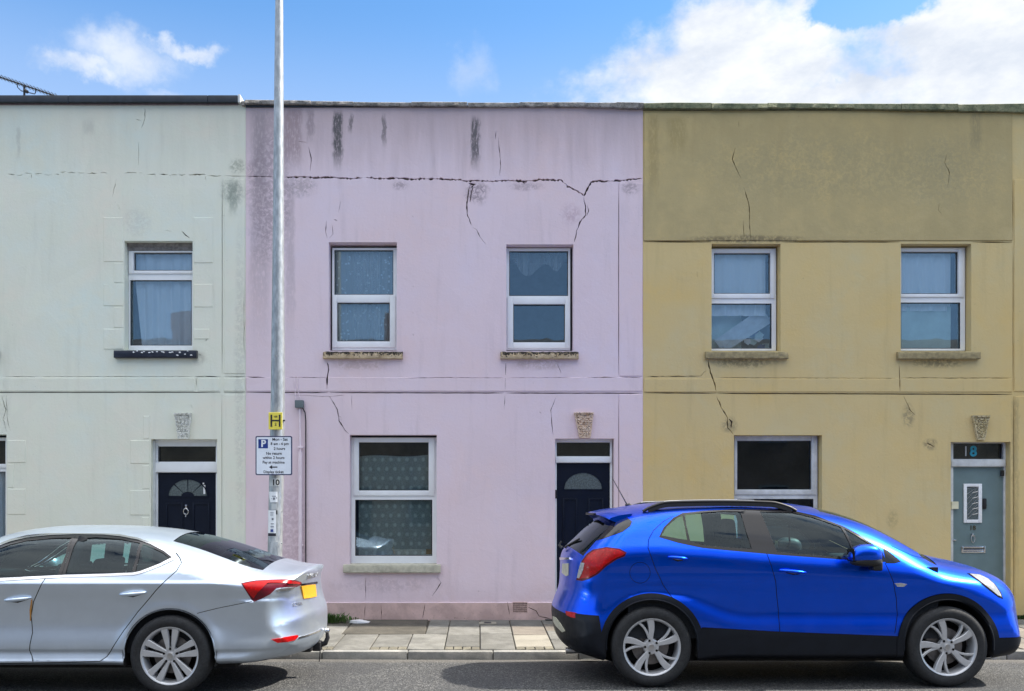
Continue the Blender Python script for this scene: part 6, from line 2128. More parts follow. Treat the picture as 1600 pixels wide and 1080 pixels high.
bp = [(1.02, .20, .12), (.86, .235, .22), (.755, .33, .42), (.712, .48, .48), (.708, .62, .48), (.735, .70, .44), (.775, .80, .40), (.790, .95, .38), (.800, 1.10, .36), (.835, 1.175, .32), (.93, 1.275, .28), (1.06, 1.405, .26), (1.17, 1.50, .24), (1.30, 1.553, .22),
      (1.60, 1.600, .16), (2.0, 1.624, .15), (2.46, 1.630, .15), (2.80, 1.613, .17), (3.05, 1.583, .22), (3.30, 1.535, .28), (3.55, 1.45, .30), (3.78, 1.335, .32), (3.98, 1.215, .32), (4.10, 1.145, .32), (4.24, 1.108, .32), (4.42, 1.068, .32), (4.62, 1.01, .34), (4.78, .935, .38),
      (4.88, .83, .44), (4.925, .70, .50), (4.935, .55, .50), (4.925, .42, .46), (4.88, .31, .35), (4.76, .22, .2), (4.55, .20, .12), (3.5, .20, .10), (2.2, .20, .10)]
cb_ = Car(bp, BYC, w_blue, blue)
PXB = cb_.px
def sil_x(c, z, rear=True):
    return None
def circ(cx, cz, r, a0=0, a1=360, n=48): return [(cx + r * math.cos(R(a0 + (a1 - a0) * k / n)), cz + r * math.sin(R(a0 + (a1 - a0) * k / n))) for k in range(n + (0 if a1 - a0 == 360 else 1))]
def archcut(cx, cz, r, zbot=0.0): return [(cx + r, zbot)] + circ(cx, cz, r, 0, 180, 40) + [(cx - r, zbot)]

AR = BW_R + .042
cutR = archcut(BX_R, BW_Z + .012, AR); cutF = archcut(BX_F, BW_Z + .012, AR)
def glass_test(lo, hi): return lo
cb_.strips([
    ('front_grille', 'gloss_black', lambda x, z, v: (x > 4.80) & (z < .80) & (z > .33) & (v < .42) & ~((z > .60) & (z < .64)), None),
    ('lower_bumper', 'cladding', lambda x, z, v: ((x > 4.5) & (z < .42)) | ((x < 1.2) & (z < .615)), None),
    ('windscreen', 'car_glass', lambda x, z, v: (x > 3.12) & (x < 4.06) & (z > 1.16) & (v < .72), None),
    ('windscreen_surround', 'gloss_black', lambda x, z, v: (x > 3.98) & (x < 4.10) & (z > 1.1), None),
    ('bonnet', 'blue_paint', lambda x, z, v: (x > 4.0) & (z > .93), None),
    ('rear_window', 'privacy_glass', lambda x, z, v: (x < 1.23) & (z > 1.20) & (z < 1.515) & (v < 9), None),
    ('tailgate', 'blue_paint', lambda x, z, v: (x < 1.3) & (z > .70) & (z < 1.53) & (v < .72), None),
    ('underside', 'under', lambda x, z, v: (z < .235), None),
    ('roof', 'blue_paint', lambda x, z, v: (x > 1.2) & (x < 3.3) & (z > 1.45), None),
    ('body', 'blue_paint', lambda x, z, v: x > -99, None)])
frontwin = PXB([(1187, 799.5), (1237, 801), (1271, 808.5), (1313, 823.5), (1328, 851), (1331, 858), (1329, 871.5), (1300, 870), (1214, 862.5)])
quart_f = PXB([(1318.5, 826), (1338, 837), (1358, 850), (1372, 861), (1371, 873), (1335, 871), (1334, 858), (1330, 848)])
rearwin = PXB([(1070, 804.6), (1100, 801), (1130, 799), (1156, 799.3), (1164, 825), (1174.5, 857.5), (1130, 855), (1100, 851.8), (1078.5, 846.5), (1072, 820)])
quart_r = PXB([(1034, 836.8), (1041, 824), (1057, 810), (1066, 806), (1070, 822), (1073.5, 844), (1050, 840)])
dlo = PXB([(1029.5, 839.5), (1037, 824), (1052, 809), (1066, 801.8), (1100, 798.3), (1149, 795.5), (1187, 796), (1238, 798), (1274, 806), (1317, 822), (1342, 835), (1364, 850), (1378, 861), (1382, 871), (1386, 878.5), (1330, 875.3), (1214, 867), (1150, 861.3), (1098, 856.4), (1060, 848.5)])
bottri = PXB([(1378, 853), (1392, 864), (1408, 877.6), (1398, 880.5), (1384, 880.4)])
rqw = PXB([(897, 852), (915, 830), (926, 812), (950, 807.5), (981, 809.5), (987.5, 815), (985, 822), (973, 831), (942, 842), (915, 849)])
# black cladding over both arches and along the sill
sillc = PXB([(1094, 981), (1219, 987), (1396, 994.2)])
cladR = [(BX_R + AR + .055, sillc[0][1])] + circ(BX_R, BW_Z + .012, AR + .055, 14, 166, 36) + [(BX_R - AR - .06, .62), (.6, .62), (.6, .1), (BX_R, .1)]
cladF = circ(BX_F, BW_Z + .012, AR + .055, -2, 172, 40) + [(BX_F - AR - .06, sillc[2][1]), (BX_F - AR - .06, .1), (BX_F, .1)]
cladS = [(BX_R + .1, .1), (BX_R + AR + .04, sillc[0][1] + .004), sillc[1], (BX_F - AR - .04, sillc[2][1]), (BX_F - .1, .1)]
cladB = [(4.30, .1), (4.40, .43), (5.2, .44), (5.2, .1)]
sB = cb_.seam([(1169, 788), (1173, 797)], .006)
sB2 = cb_.seam([(1197.5, 864), (1205, 884), (1212, 909), (1216, 952), (1218.5, 987)], .006)
sA = cb_.seam([(1383, 880), (1389, 893), (1396, 910), (1400.5, 935), (1402, 961), (1398, 990)], .006)
sR = cb_.seam([(1052, 806), (1036, 815), (1021, 829), (1013.5, 843), (1012.5, 856), (1017, 869), (1024, 889), (1036, 914), (1049, 932), (1056, 941)], .006)
sT = cb_.seam([(981, 795), (984, 808)], .005)
sT2 = cb_.seam([(955, 838), (948, 850)], .005)
sH = cb_.seam([(1393, 853), (1425, 868), (1455, 876), (1493, 884), (1520, 897)], .005)
fuel = cb_.seam([(1000 + 16 * math.cos(a), 895 + 16.3 * math.sin(a)) for a in [6.2832 * k / 30 for k in range(31)]], .004)
doorR = PXB([(1052, 806), (1036, 815), (1021, 829), (1013.5, 843), (1012.5, 856), (1017, 869), (1024, 889), (1036, 914), (1049, 932), (1080, 975), (1094, 990), (1218.5, 990), (1216, 952), (1212, 909), (1205, 884), (1197.5, 864), (1173, 797), (1149, 794), (1100, 796.5)])
doorF = PXB([(1173, 797), (1197.5, 864), (1205, 884), (1212, 909), (1216, 952), (1218.5, 993), (1398, 996), (1402, 961), (1400.5, 935), (1396, 910), (1389, 893), (1383, 880), (1364, 848), (1317, 820), (1274, 804), (1238, 796)])
cls = [('door_window', 'car_glass', frontwin, -.004, None), ('door_window', 'car_glass', rearwin, -.004, None), ('quarter_window', 'car_glass', quart_f, -.004, None), ('quarter_window', 'car_glass', quart_r, -.004, None),
       ('window_surround', 'gloss_black', dlo, .001, None), ('windscreen_corner', 'gloss_black', bottri, .001, None), ('rear_window_corner', 'gloss_black', rqw, .002, None),
       ('arch_cladding', 'cladding', cladR, .010, None), ('arch_cladding', 'cladding', cladF, .010, None), ('bumper_cladding', 'cladding', cladB, .006, None), ('sill_cladding', 'cladding', cladS, .006, None)]
for q in (sB2, sA, sR, sT, sH, fuel): cls.append(('shut_line', 'under', q, -.004, None))
cls += [('rear_door', 'blue_paint', doorR, 0, None), ('front_door', 'blue_paint', doorF, 0, None)]
cb_.sides(cls, 'body_side', 'blue_paint', [cutR, cutF], fine=[(.40, .56, .013), (.98, 1.06, .012)])
cb_.make_bvh()
arch_liner(blue, BYC, BL, BX_R, BW_Z + .012, AR + .01); arch_liner(blue, BYC, BL, BX_F, BW_Z + .012, AR + .01)
# rolled lip of the arches
for cx in (BX_R, BX_F):
    for sgn in (1, -1):
        q = MB(); pts = []
        for k in range(33):
            a = R(-6 + 192 * k / 32); x, z = cx + (AR + .003) * math.cos(a), BW_Z + .012 + (AR + .003) * math.sin(a)
            h = float(cb_.H([(x, max(.26, z))])[0]); pts.append((x, BYC - sgn * (h + .004), z))
        q.tube(pts, .010, 6); q.build('arch_lip', M['cladding'], blue, smooth=60)
        q = MB(); pts2 = [(p[0] + .052 * math.cos(R(8 + 160 * k / 32)), p[1], p[2]) for k, p in enumerate(pts)]
# lamps and trim on the rear
cb_.decal('tail_lamp', 'lamp_dark', [(901, 906.5), (904, 893), (909, 877), (917, 866), (927, 859), (948, 855), (968, 857.4), (979, 863.6), (976, 869.6), (964, 874), (948, 884.6), (934, 897.5), (920, 905), (910, 908)], .004, mirror=True)
lamp = cb_.decal('tail_lamp', 'lamp_red', [(904.5, 904.5), (908, 890), (912.5, 877.5), (920, 867.5), (929, 861.5), (948, 857.5), (966, 859.2), (976.5, 864.4), (973, 868), (962, 872), (946, 882.6), (932, 895.5), (919, 903)], .009, mirror=True, label='red rear lamp of the blue car')
cb_.decal('reversing_lamp', 'lamp_clear', [(903, 903), (905.5, 891), (909, 879.5), (914.5, 880), (912.5, 890), (909, 899), (906.5, 903.6)], .012, mirror=True)
cb_.decal('rear_reflector', 'lamp_red', [(884.5, 955), (900, 957.5), (911.5, 965.5), (909, 967.5), (893, 964.5), (885.6, 961)], .008, mirror=True)
cb_.decal('number_plate', 'plate_grey', [(879.6, 881), (889.4, 880), (888.6, 899), (885, 900.5), (879, 895)], .008)
cb_.decal('tailgate_handle', 'chrome', [(876.6, 871.6), (892, 871.8), (892.5, 874.8), (877, 875.4)], .016)
cb_.decal('bumper_insert', 'plate_grey', [(864.5, 963), (869, 965), (876, 974), (883.4, 986), (879, 988), (869, 978), (865, 971)], .006)
cb_.decal('side_repeater', 'lamp_clear', [(1397.6, 911.5), (1408, 911), (1416.6, 912.6), (1412, 916.6), (1402, 916.6)], .008, mirror=True)
# headlamp along the leading edge
cb_.decal('headlamp_surround', 'gloss_black', [(1511, 896), (1530, 897.5), (1544, 904), (1555, 913), (1564, 926), (1567, 936), (1561, 934), (1549, 925), (1530, 910)], .003, mirror=True)
cb_.decal('headlamp', 'lamp_head', [(1515, 897.5), (1530, 899), (1543, 905), (1553, 914), (1561, 926), (1564, 933), (1558, 930.5), (1549, 923), (1532, 910)], .009, mirror=True)
cb_.decal('number_plate', 'sticker_white', [(1582.5, 975), (1583.5, 975), (1583.5, 995), (1582.5, 995)], .006) if False else None
# door handles
for (a, b_) in (((1044.5, 870.5), (1073.5, 873.6)), ((1218.5, 891), (1259, 895))):
    l0, n0 = cb_.cast(*a); l1, n1_ = cb_.cast(*b_)
    q = MB(); pts = []; rs_ = []
    for k in range(13):
        u = k / 12; p = l0.lerp(l1, u) + n0 * (.006 + .030 * math.sin(math.pi * u) ** .6); pts.append(p); rs_.append(.008 + .007 * math.sin(math.pi * u) ** .5)
    q.tube(pts, rs_, 10); h_ = q.build('door_handle', M['blue_paint'], blue, smooth=60)
    q = MB(); q.tube([l0.lerp(l1, .25) + n0 * .002 + Vector((0, 0, -.014)), l0.lerp(l1, .5) + n0 * .004 + Vector((0, 0, -.021)), l0.lerp(l1, .75) + n0 * .002 + Vector((0, 0, -.014))], [.006, .009, .006], 8); q.build('handle_recess', M['under'], h_, smooth=60)
# wing mirrors
def mirror_shape(c, rx, ry, rz, n=2.6, cut_=0.0):
    bm = bmesh.new(); bmesh.ops.create_uvsphere(bm, u_segments=28, v_segments=18, radius=1)
    for v in bm.verts:
        p = v.co.copy(); m = (abs(p.x) ** n + abs(p.y) ** n + abs(p.z) ** n) ** (1 / n); p /= m
        v.co = Vector((c[0] + p.x * rx + .02 * p.z * (1 - p.x), c[1] + p.y * ry, c[2] + p.z * rz * (1.0 if p.z > 0 else .8) - .012 * p.x))
    return bm
for sgn in (1, -1):
    l0 = cb_.px([(1368, 872)])[0]; h = float(cb_.H([l0])[0])
    yb = BYC - sgn * (h + .135); s_ = F / (BYC - (h + .135) - CY)
    mx_, mz_ = (1352 - VX) / s_, CZ - (867 - VY) / s_
    q = MB(); q.bm(mirror_shape((mx_, yb, mz_), .135, .085, .088)); mo = q.build('wing_mirror', M['blue_paint' if sgn > 0 else 'black_plastic'], blue, smooth=80)
    q = MB(); q.bm(mirror_shape((mx_ + .012, yb, mz_ - .055), .128, .078, .060)); q.build('mirror_base', M['black_plastic'], mo, smooth=80)
    q = MB(); rounded(q, mx_ + .06, mx_ + .13, min(yb, BYC - sgn * (h - .02)), max(yb, BYC - sgn * (h - .02)), mz_ - .095, mz_ - .04, .015); rounded(q, mx_ + .045, mx_ + .128, yb - .06, yb + .06, mz_ - .135, mz_ - .05, .02); q.build('mirror_arm', M['black_plastic'], mo, smooth=50)
    q = MB(); q.box(mx_ - .128, mx_ - .118, yb - .065, yb + .06, mz_ - .055, mz_ + .055, bev=.01); q.build('mirror_glass', M['gloss_black'], mo)
# roof rails
for sgn in (1, -1):
    xs_ = np.linspace(1.47, 2.84, 30); pts = []; 
    for x in xs_:
        lo_, hi_ = 1.35, 1.72
        zs_ = np.linspace(1.35, 1.66, 120); hh = cb_.H(np.stack([np.full(120, x), zs_], 1)); k = np.argmin(np.abs(hh - .575) + (zs_ < 1.45) * 9)
        u = (x - xs_[0]) / (xs_[-1] - xs_[0]); pts.append((x, BYC - sgn * .575, zs_[k] + .006 + (1.592 + .018 * math.sin(math.pi * u) - zs_[k]) * min(1, math.sin(math.pi * u) * 2.2) ** .8))
    zr_ = [p[2] for p in pts]
    q = MB(); q.tube(pts, .014, 10); rl_ = q.build('roof_rail', M['black_plastic'], blue, smooth=60)
    q = MB(); q.tube([(p[0], p[1], p[2] + .0125) for p in pts[4:22]], .004, 6); q.build('rail_highlight', M['chrome'], rl_, smooth=60)  # bright strip standing in for the sun highlight along the rail top
    bm = bmesh.new(); rg_ = []
    for (x, y, z) in pts[1:-1]:
        rg_.append([bm.verts.new((x, y - .018, z - .01)), bm.verts.new((x, y + .018, z - .01)), bm.verts.new((x, y + .02, z - .042)), bm.verts.new((x, y - .02, z - .042))])
    for k in range(len(rg_) - 1):
        for j in range(4): bm.faces.new((rg_[k][j], rg_[k + 1][j], rg_[k + 1][(j + 1) % 4], rg_[k][(j + 1) % 4]))
    bm.faces.new(rg_[0]); bm.faces.new(rg_[-1][::-1]); bmesh.ops.recalc_face_normals(bm, faces=bm.faces)
    q = MB(); q.bm(bm); q.build('rail_base', M['black_plastic'], rl_)
# spoiler
q = MB(); bm = bmesh.new(); rings = []
for k in range(21):
    v = -1 + 2 * k / 20; y = BYC + v * .60; drop = .035 * v * v + .02 * abs(v) ** 6; bk = .10 * abs(v) ** 3
    pr = [(1.34 + bk * .3, 1.562 - drop), (1.20 + bk * .6, 1.548 - drop), (1.075 + bk, 1.522 - drop), (1.066 + bk, 1.508 - drop), (1.085 + bk, 1.498 - drop), (1.16 + bk * .6, 1.485 - drop), (1.32 + bk * .3, 1.515 - drop)]
    rings.append([bm.verts.new((a, y, c_)) for a, c_ in pr])
for k in range(20):
    for j in range(7): bm.faces.new((rings[k][j], rings[k + 1][j], rings[k + 1][(j + 1) % 7], rings[k][(j + 1) % 7]))
bm.faces.new(rings[0]); bm.faces.new(rings[-1][::-1]); bmesh.ops.recalc_face_normals(bm, faces=bm.faces); q.bm(bm)
sp_ = q.build('rear_spoiler', M['blue_paint'], blue, smooth=45)
q = MB(); q.box(1.060, 1.09, BYC - .30, BYC + .30, 1.490, 1.510, bev=.004); q.build('spoiler_trim', M['black_plastic'], sp_)
# antenna, wiper
xa_, za_ = (981 - VX) / 162.4, CZ - (791 - VY) / 162.4
q = MB(); q.tube([(xa_ + .03, BYC, za_ - .02), (xa_, BYC, za_ + .012), (xa_ - .03, BYC, za_ + .01)], [.03, .02, .01], 10); ab = q.build('aerial_base', M['black_plastic'], blue, smooth=60)
q = MB(); xe_, ze_ = (957 - VX) / 162.4, CZ - (749 - VY) / 162.4; q.tube([(xa_ - .01, BYC, za_ + .01), (xe_, BYC, ze_)], [.006, .0035], 7); q.build('aerial', M['black_plastic'], ab, smooth=60)
q = MB(); q.tube([(.80, BYC + .0, 1.235), (.775, BYC, 1.20), (.80, BYC - .04, 1.17)], .016, 8); q.tube([(.83, BYC + .02, 1.18), (.93, BYC - .30, 1.27)], .010, 6); q.build('rear_wiper', M['black_plastic'], blue, smooth=60)
q = MB(); q.tube([(.92, BYC - .35, .25), (.80, BYC - .35, .245)], .03, 12); q.build('exhaust', M['brushed'], blue, smooth=60)
q = MB(); q.box(1.25, 4.45, BYC - .70, BYC + .70, .21, .42); q.build('floor_pan', M['under'], blue)
for (cx, fr_) in ((BX_R, 0), (BX_F, 1)):
    wheel(blue, cx, BW_Z - .004, BYC - BL + .012, BW_R, .245, 'b', seed=fr_ * .55)
    wheel(blue, cx, BW_Z - .004, BYC + BL - .012, BW_R, .245, 'b', far=True, seed=fr_)
interior(blue, BYC, 1.3, 4.0, .42, 1.10, [(2.05, -.36, .90, .24), (2.05, .36, .90, .24), (2.05, 0, .86, .12), (2.95, -.36, 1.00, .25), (2.95, .36, 1.00, .25)], 1)
steering(blue, 3.38, BYC - .36, 1.02, 1)
q = MB(); rounded(q, 3.52, 4.0, BYC - .66, BYC + .66, .80, 1.10, .06); q.build('dashboard', M['seat'], blue, smooth=60)
q = MB(); rounded(q, 3.42, 3.46, BYC - .10, BYC + .12, 1.36, 1.43, .012); q.build('rear_view_mirror', M['black_plastic'], blue, smooth=60)
q = MB(); q.box(1.75, 3.0, BYC - .40, BYC + .40, 1.515, 1.525); q.build('headlining', M['seat'], blue)
for s_ in (1, -1):
    q = MB(); q.tube([(2.42, BYC - s_ * .70, 1.08), (2.33, BYC - s_ * .62, 1.52)], .05, 8); q.build('inner_pillar', M['seat'], blue, smooth=60)

# ============================================================ the silver car
SYC = -3.485
SX_R, SW_Z, SW_R = (263 - VX) / 190.0, .335, .335
SX_F = SX_R - 2.686
SL = .905
silver = root('parked_car', (-3.8, SYC, 0), 'silver saloon-shaped hatchback with a tow ball and yellow plate, parked on the left', 'car', 'cars parked along the kerb')
zb_s = lambda x: np.interp(x, [-5.2, -4.4, -3.96, -3.4, -2.85, -2.4, -1.9, -1.5], [.90, .94, .963, .99, 1.01, 1.02, 1.02, 1.0])
lows = pchip([.18, .23, .27, .315, .36, .392, .42, .60, .78, .905, .925, .96], [.955, .972, .978, .960, .950, .968, .970, .950, .962, .988, .990, .975])
def w_silver(x, z):
    x = np.asarray(x); z = np.asarray(z); zb = zb_s(x)
    low = lows(np.clip(z, .18, .96))
    mid = .975 - .020 * np.clip((z - .96) / np.maximum(zb - .96, .02), 0, 1)
    t = np.clip((z - zb) / (1.40 - zb), 0, 1)
    up = .955 - .29 * t ** 1.12
    w = np.where(z < .96, low, np.where(z < zb, mid, up))
    # wheel arch flare
    r = np.hypot(x - SX_R, z - SW_Z); fl = .014 * np.exp(-((r - .40) / .05) ** 2) * (z > .2)
    r2 = np.hypot(x - SX_F, z - SW_Z); fl += .014 * np.exp(-((r2 - .40) / .05) ** 2)
    # ledge under the tail lamp running from the arch
    lg = .018 * sstep(x, -2.2, -1.8) * sstep(.80 - z, 0, .03) * (1 - sstep(.80 - z, .20, .34))
    plan = 1 - .07 * sstep(x, -2.3, -1.4) ** 1.4 - .07 * sstep(-x, 5.2, 6.2)
    return SL * (w + fl + lg) * plan
spts = [(-1.80, .225, .15), (-1.64, .245, .30), (-1.51, .295, .42), (-1.44, .39, .50), (-1.425, .52, .52), (-1.432, .64, .50), (-1.455, .70, .46), (-1.485, .80, .42), (-1.495, .92, .36), (-1.478, 1.00, .26), (-1.490, 1.022, .20), (-1.56, 1.030, .17), (-1.68, 1.046, .17), (-1.80, 1.078, .22),
        (-1.95, 1.130, .28), (-2.15, 1.205, .30), (-2.41, 1.285, .28), (-2.72, 1.352, .24), (-3.04, 1.386, .20), (-3.467, 1.400, .20), (-3.94, 1.382, .20), (-4.18, 1.340, .24), (-4.42, 1.262, .30), (-4.65, 1.15, .30), (-4.88, 1.02, .30), (-5.0, .975, .3), (-5.3, .94, .3), (-5.7, .86, .34),
        (-5.98, .74, .4), (-6.10, .60, .45), (-6.11, .42, .45), (-6.02, .28, .3), (-5.85, .20, .15), (-4.8, .20, .10), (-3.4, .20, .10), (-2.2, .20, .12)]
cs_ = Car(spts, SYC, w_silver, silver)
PXS = cs_.px
SAR = .378
scR = archcut(SX_R, SW_Z + .006, SAR); scF = archcut(SX_F, SW_Z + .006, SAR)
cs_.strips([
    ('front_grille', 'gloss_black', lambda x, z, v: (x < -5.98) & (z < .72) & (z > .33) & (v < .45), None),
    ('rear_valance', 'cladding', lambda x, z, v: (x > -1.9) & (z < .20), None),
    ('windscreen', 'car_glass', lambda x, z, v: (x < -4.22) & (x > -4.90) & (z > 1.0) & (v < .76), None),
    ('bonnet', 'silver_paint', lambda x, z, v: (x < -4.88) & (z > .74), None),
    ('rear_window', 'privacy_glass', lambda x, z, v: (x < -1.83) & (x > -2.62) & (z > 1.08) & (v < .76), None),
    ('tailgate', 'silver_paint', lambda x, z, v: (x > -2.64) & (z > .665) & (v < .70), None),
    ('underside', 'under', lambda x, z, v: (z < .225), None),
    ('roof', 'silver_paint', lambda x, z, v: (x > -4.25) & (x < -2.6) & (z > 1.2), None),
    ('body', 'silver_paint', lambda x, z, v: x > -99, None)])
chrome_o = PXS([(-128, 913), (-100, 899), (-60, 877), (-30, 862), (0, 849.6), (16, 843.4), (43, 836.8), (81, 833.2), (118, 832.2), (161, 832.8), (188, 835.6), (215, 840.8), (236, 848), (258, 859.5), (274, 871.6), (271, 875.6), (252, 884.6), (236, 890.8), (220, 896.4), (209, 899), (161, 901), (101, 902.6), (0, 908), (-60, 912), (-122, 916)])
dlo_s = PXS([(-118, 909), (-90, 897.5), (-56, 879.5), (-30, 865.5), (0, 853), (16, 846.8), (43, 840.4), (81, 836.6), (118, 835.4), (161, 836), (188, 838.6), (215, 843.8), (235, 850.6), (256, 861.6), (269, 871.6), (250, 881), (235, 887), (219, 893), (208, 895.2), (161, 897), (101, 898.6), (0, 903.6), (-56, 908), (-116, 911)])
gF = PXS([(-104, 906), (-85, 899), (-50, 881.5), (-25, 868.5), (0, 857), (16, 851), (43, 844.6), (84, 841), (112, 840.4), (103, 866), (90, 898.6), (40, 900.6), (0, 902.6), (-50, 905), (-104, 908)])
gR = PXS([(123, 842), (150, 839.6), (188, 842.6), (219, 848.4), (213, 870), (206, 894.2), (161, 896), (102, 897.6), (108, 878)])
gQ = PXS([(224, 850.4), (236, 855), (255, 864), (264.6, 871.6), (249, 879.4), (234, 885.4), (218, 891.4), (211.5, 893.2), (217, 873)])
barP = cs_.seam([(118, 836), (106, 866), (95.5, 899)], .010)
barQ = cs_.seam([(222, 847), (216, 870), (208.6, 896)], .009)
s1 = cs_.seam([(71, 904), (62, 919), (52.5, 940), (48.5, 962), (50.8, 989), (46, 1016), (51.5, 1034)], .007)
s2 = cs_.seam([(275, 864), (281, 872), (283.6, 879.5), (276, 892), (263, 903.5), (242.5, 924), (215.5, 956), (193, 986), (176, 1012), (167, 1026), (156, 1033.5), (100, 1035), (0, 1037), (-80, 1038)], .007)
sLid = cs_.seam([(262, 860), (270, 864), (275, 864)], .005)
sBump = cs_.seam([(308, 958.5), (340, 950.5), (394, 939.6)], .005)
sFF = cs_.seam([(-166, 912), (-170, 960), (-160, 1035)], .007)
doorR2 = PXS([(118, 833), (71, 904), (62, 919), (52.5, 940), (48.5, 962), (50.8, 989), (46, 1016), (51.5, 1034), (100, 1035), (156, 1033.5), (167, 1026), (176, 1012), (193, 986), (215.5, 956), (242.5, 924), (263, 903.5), (276, 892), (283.6, 879.5), (275, 864), (236, 846), (188, 834), (150, 832)])
doorF2 = PXS([(118, 833), (71, 904), (62, 919), (52.5, 940), (48.5, 962), (50.8, 989), (46, 1016), (51.5, 1034.5), (0, 1037), (-80, 1038), (-160, 1035), (-170, 960), (-166, 912), (-80, 880), (-20, 852), (43, 834)])
clS = [('pillar_trim', 'gloss_black', barP, .003, None), ('door_window', 'tint_glass', gF, -.004, None), ('door_window', 'tint_glass', gR, -.004, None), ('quarter_window', 'privacy_glass', gQ, -.004, None),
       ('window_surround', 'gloss_black', dlo_s, .001, None), ('chrome_window_trim', 'chrome', chrome_o, .005, None)]
for q in (s1, s2, sBump, sFF): clS.append(('shut_line', 'under', q, -.005, None))
clS += [('rear_door', 'silver_paint', doorR2, 0, None), ('front_door', 'silver_paint', doorF2, 0, None)]
cs_.sides(clS, 'body_side', 'silver_paint', [scR, scF], fine=[(.225, .435, .010), (.885, .975, .010)])
cs_.make_bvh()
arch_liner(silver, SYC, SL, SX_R, SW_Z + .006, SAR + .008); arch_liner(silver, SYC, SL, SX_F, SW_Z + .006, SAR + .008)
for cx in (SX_R, SX_F):
    for sgn in (1, -1):
        q = MB(); pts = []
        for k in range(33):
            a = R(-4 + 188 * k / 32); x, z = cx + (SAR + .002) * math.cos(a), SW_Z + .006 + (SAR + .002) * math.sin(a)
            h = float(cs_.H([(x, max(.26, z))])[0]); pts.append((x, SYC - sgn * (h - .004), z))
        q.tube(pts, .007, 6); q.build('arch_lip', M['silver_paint'], silver, smooth=60)
# rear lamps
DK = [(376.4, 911.6), (386, 909.4), (400, 907.2), (425, 906), (448, 905.4), (462, 906.6), (470.5, 909.6), (471.6, 913.6), (463, 917), (447, 917.2), (432, 919), (422, 928.6), (412, 934), (397.6, 940.4), (393.6, 938), (386, 926)]
cs_.decal('tail_lamp', 'lamp_dark', DK, .003)
cs_.decal('tail_lamp', 'lamp_red', [(379.5, 913), (388, 911.4), (402, 909.6), (420, 909.6), (413, 916), (402, 926.4), (396.4, 935), (388, 925.6)], .010, label='red rear lamp of the silver car')
cs_.decal('lamp_bar', 'lamp_red', [(400, 909.4), (425, 908), (448, 907.4), (462, 908.6), (468.6, 910.6), (466, 912.6), (448, 911.4), (426, 911.2), (402, 912.4)], .009)
cs_.decal('lamp_trim', 'brushed', [(430, 922.4), (436, 919.8), (448, 918.6), (460, 917.6), (456, 921.4), (445, 923.2), (433, 924.6)], .007)
cs_.decal('rear_reflector', 'lamp_red', [(424, 999.2), (436, 997.2), (452, 994.2), (464.4, 992.2), (465.4, 995), (459.6, 1000.6), (448, 1002.8), (433, 1004.2)], .007)
cs_.decal('bumper_trim', 'chrome', [(466, 995.5), (480, 991.5), (496, 985.5), (505, 980.5), (505.4, 982.5), (496, 988.4), (480, 994.4), (465, 998.5)], .006)
pl_ = cs_.decal('number_plate', 'plate_yellow', [(469.6, 916.2), (480, 914.2), (491.2, 913.4), (493.2, 932.4), (484, 934.6), (473.4, 935.8)], .012)
cs_.decal('tailgate_handle', 'gloss_black', [(469.5, 912.4), (480, 911), (494.6, 908.6), (495.4, 911.8), (482, 914.0), (471, 915.2)], .008)
cs_.decal('plate_recess', 'silver_paint', [(458, 946.5), (475, 944.5), (492, 940.6), (494, 946), (490, 954.6), (466, 957.6)], -.0)  if False else None
# lettering on the tailgate
def body_text(txt, size, pa_, pb_, mat, parent, off=.004):
    a, na = cs_.cast(*pa_); c, nc = cs_.cast(*pb_)
    vs, fs = text_mesh(txt, size, 0, 0, 0, align='LEFT', ext=.002, bold=.0015)
    w_ = max(v[0] for v in vs); q = MB(); out_ = []
    for (x, y, z) in vs:
        u = x / w_; p = a.lerp(c, u); n = na.lerp(nc, u).normalized()
        # re-seat on the surface
        l, nn_, i_, d_ = cs_.bvh.find_nearest(p + Vector((0, 0, z)))
        if nn_.dot(n) < 0: nn_ = -nn_
        out_.append(l + nn_ * (off + y * -1.0 if y < 0 else off))
    q.add(out_, fs); return q.build('lettering', M[mat], parent)
body_text('SKODA', .060, (479.5, 901.5), (496.4, 896.6), 'brushed', silver)
body_text('OCTAVIA', .040, (456.6, 945.8), (471.4, 943.2), 'brushed', silver)
# tow ball
q = MB(); xt = -1.50; q.tube([(xt - .30, SYC, .30), (xt + .02, SYC, .285), (xt + .085, SYC, .31), (xt + .105, SYC, .36), (xt + .10, SYC, .40)], [.03, .028, .024, .02, .016], 12)
tb = q.build('tow_bar', M['black_plastic'], silver, smooth=50)
bm = bmesh.new(); bmesh.ops.create_uvsphere(bm, u_segments=20, v_segments=14, radius=.026)
for v in bm.verts: v.co += Vector((xt + .10, SYC, .425))
q = MB(); q.bm(bm); q.build('tow_ball', M['chrome'], tb, smooth=60)
q = MB(); rounded(q, xt - .16, xt - .02, SYC - .14, SYC + .02, .245, .345, .02); rounded(q, xt - .03, xt + .05, SYC - .05, SYC + .05, .24, .33, .015); q.tube([(xt + .04, SYC - .02, .25), (xt + .03, SYC - .02, .14)], .005, 6); q.build('tow_socket', M['black_plastic'], tb, smooth=50)
q = MB(); q.box(-5.6, -2.05, SYC - .72, SYC + .72, .21, .40); q.build('floor_pan', M['under'], silver)
q = MB(); q.tube([(-1.80, SYC - .35, .27), (-1.66, SYC - .35, .265)], .028, 12); q.build('exhaust', M['brushed'], silver, smooth=60)
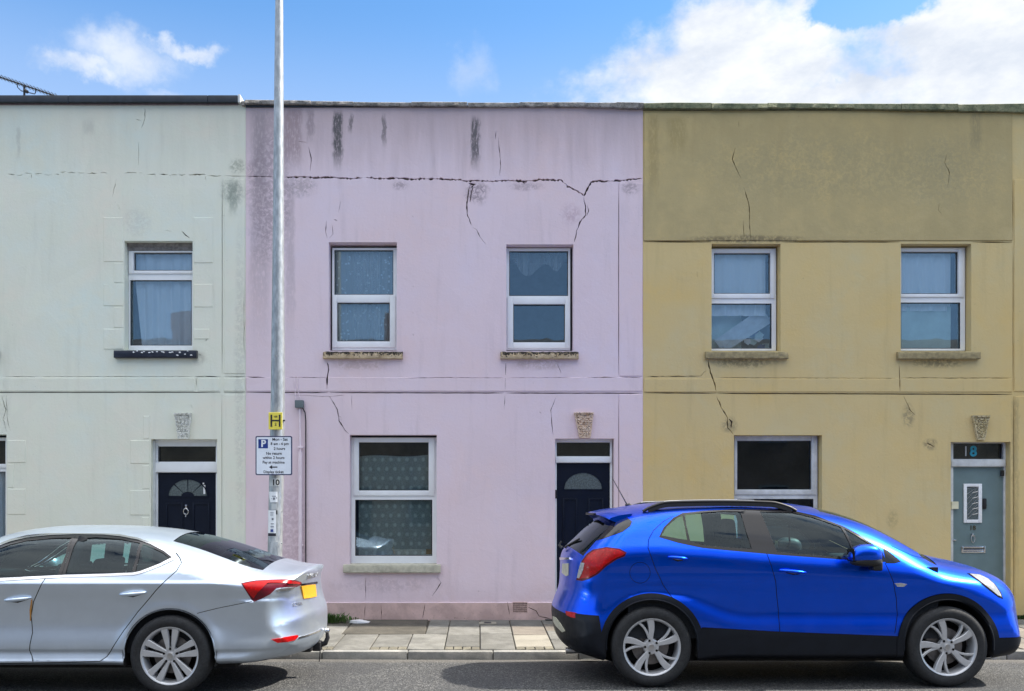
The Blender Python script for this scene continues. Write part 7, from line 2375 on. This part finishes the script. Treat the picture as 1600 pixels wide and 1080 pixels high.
# handles
for (a, b_) in (((187, 928.5), (229, 925)), ((7, 937.5), (49.5, 933.5))):
    l0, n0 = cs_.cast(*a); l1, n1_ = cs_.cast(*b_)
    q = MB(); pts = []; rs_ = []
    for k in range(13):
        u = k / 12; p = l0.lerp(l1, u) + n0 * (.004 + .026 * math.sin(math.pi * u) ** .6); pts.append(p); rs_.append(.005 + .012 * math.sin(math.pi * u) ** .5)
    q.tube(pts, rs_, 10); h_ = q.build('door_handle', M['silver_paint'], silver, smooth=60)
    q = MB(); q.tube([l0.lerp(l1, .12) + n0 * .003 + Vector((0, 0, -.010)), l0.lerp(l1, .5) + n0 * .006 + Vector((0, 0, -.024)), l0.lerp(l1, .88) + n0 * .003 + Vector((0, 0, -.010))], [.005, .009, .005], 8); q.build('handle_recess', M['under'], h_, smooth=60)
q = MB(); l0 = cs_.cast(50.6, 937)[0]; l1 = cs_.cast(48.6, 970)[0]; q.tube([l0 + Vector((-.004, -.003, 0)), l0.lerp(l1, .5) + Vector((-.008, -.004, 0)), l1 + Vector((-.004, -.003, 0))], [.004, .008, .004], 6); q.build('door_edge_rust', M['dirt_orange'], silver)
for (cx, fr_) in ((SX_R, 0), (SX_F, 1)):
    wheel(silver, cx, SW_Z - .001, SYC - SL + .022, SW_R, .236, 'a', seed=fr_)
    wheel(silver, cx, SW_Z - .001, SYC + SL - .022, SW_R, .236, 'a', far=True, seed=fr_)
interior(silver, SYC, -4.7, -1.95, .34, .97, [(-3.22, -.37, .86, .24), (-3.22, .37, .86, .24), (-3.95, -.37, .90, .24), (-3.95, .37, .90, .24)], -1)
steering(silver, -4.42, SYC - .37, .93, -1)
q = MB(); rounded(q, -4.95, -4.5, SYC - .66, SYC + .66, .70, .96, .06); q.build('dashboard', M['seat'], silver, smooth=60)
q = MB(); q.box(-3.95, -2.95, SYC - .38, SYC + .38, 1.295, 1.305); q.build('headlining', M['seat'], silver)
q = MB(); q.box(-2.62, -1.85, SYC - .62, SYC + .62, .97, .985); q.build('parcel_shelf', M['seat'], silver)
for s_ in (1, -1):
    q = MB(); q.tube([(-3.50, SYC - s_ * .74, .93), (-3.38, SYC - s_ * .60, 1.30)], .045, 8); q.build('inner_pillar', M['seat'], silver, smooth=60)
    q = MB(); h = float(cs_.H([(-4.45, .97)])[0]); q.bm(mirror_shape((-4.42, SYC - s_ * (h + .12), 1.0), .10, .10, .07)); q.build('wing_mirror', M['silver_paint'], silver, smooth=80)
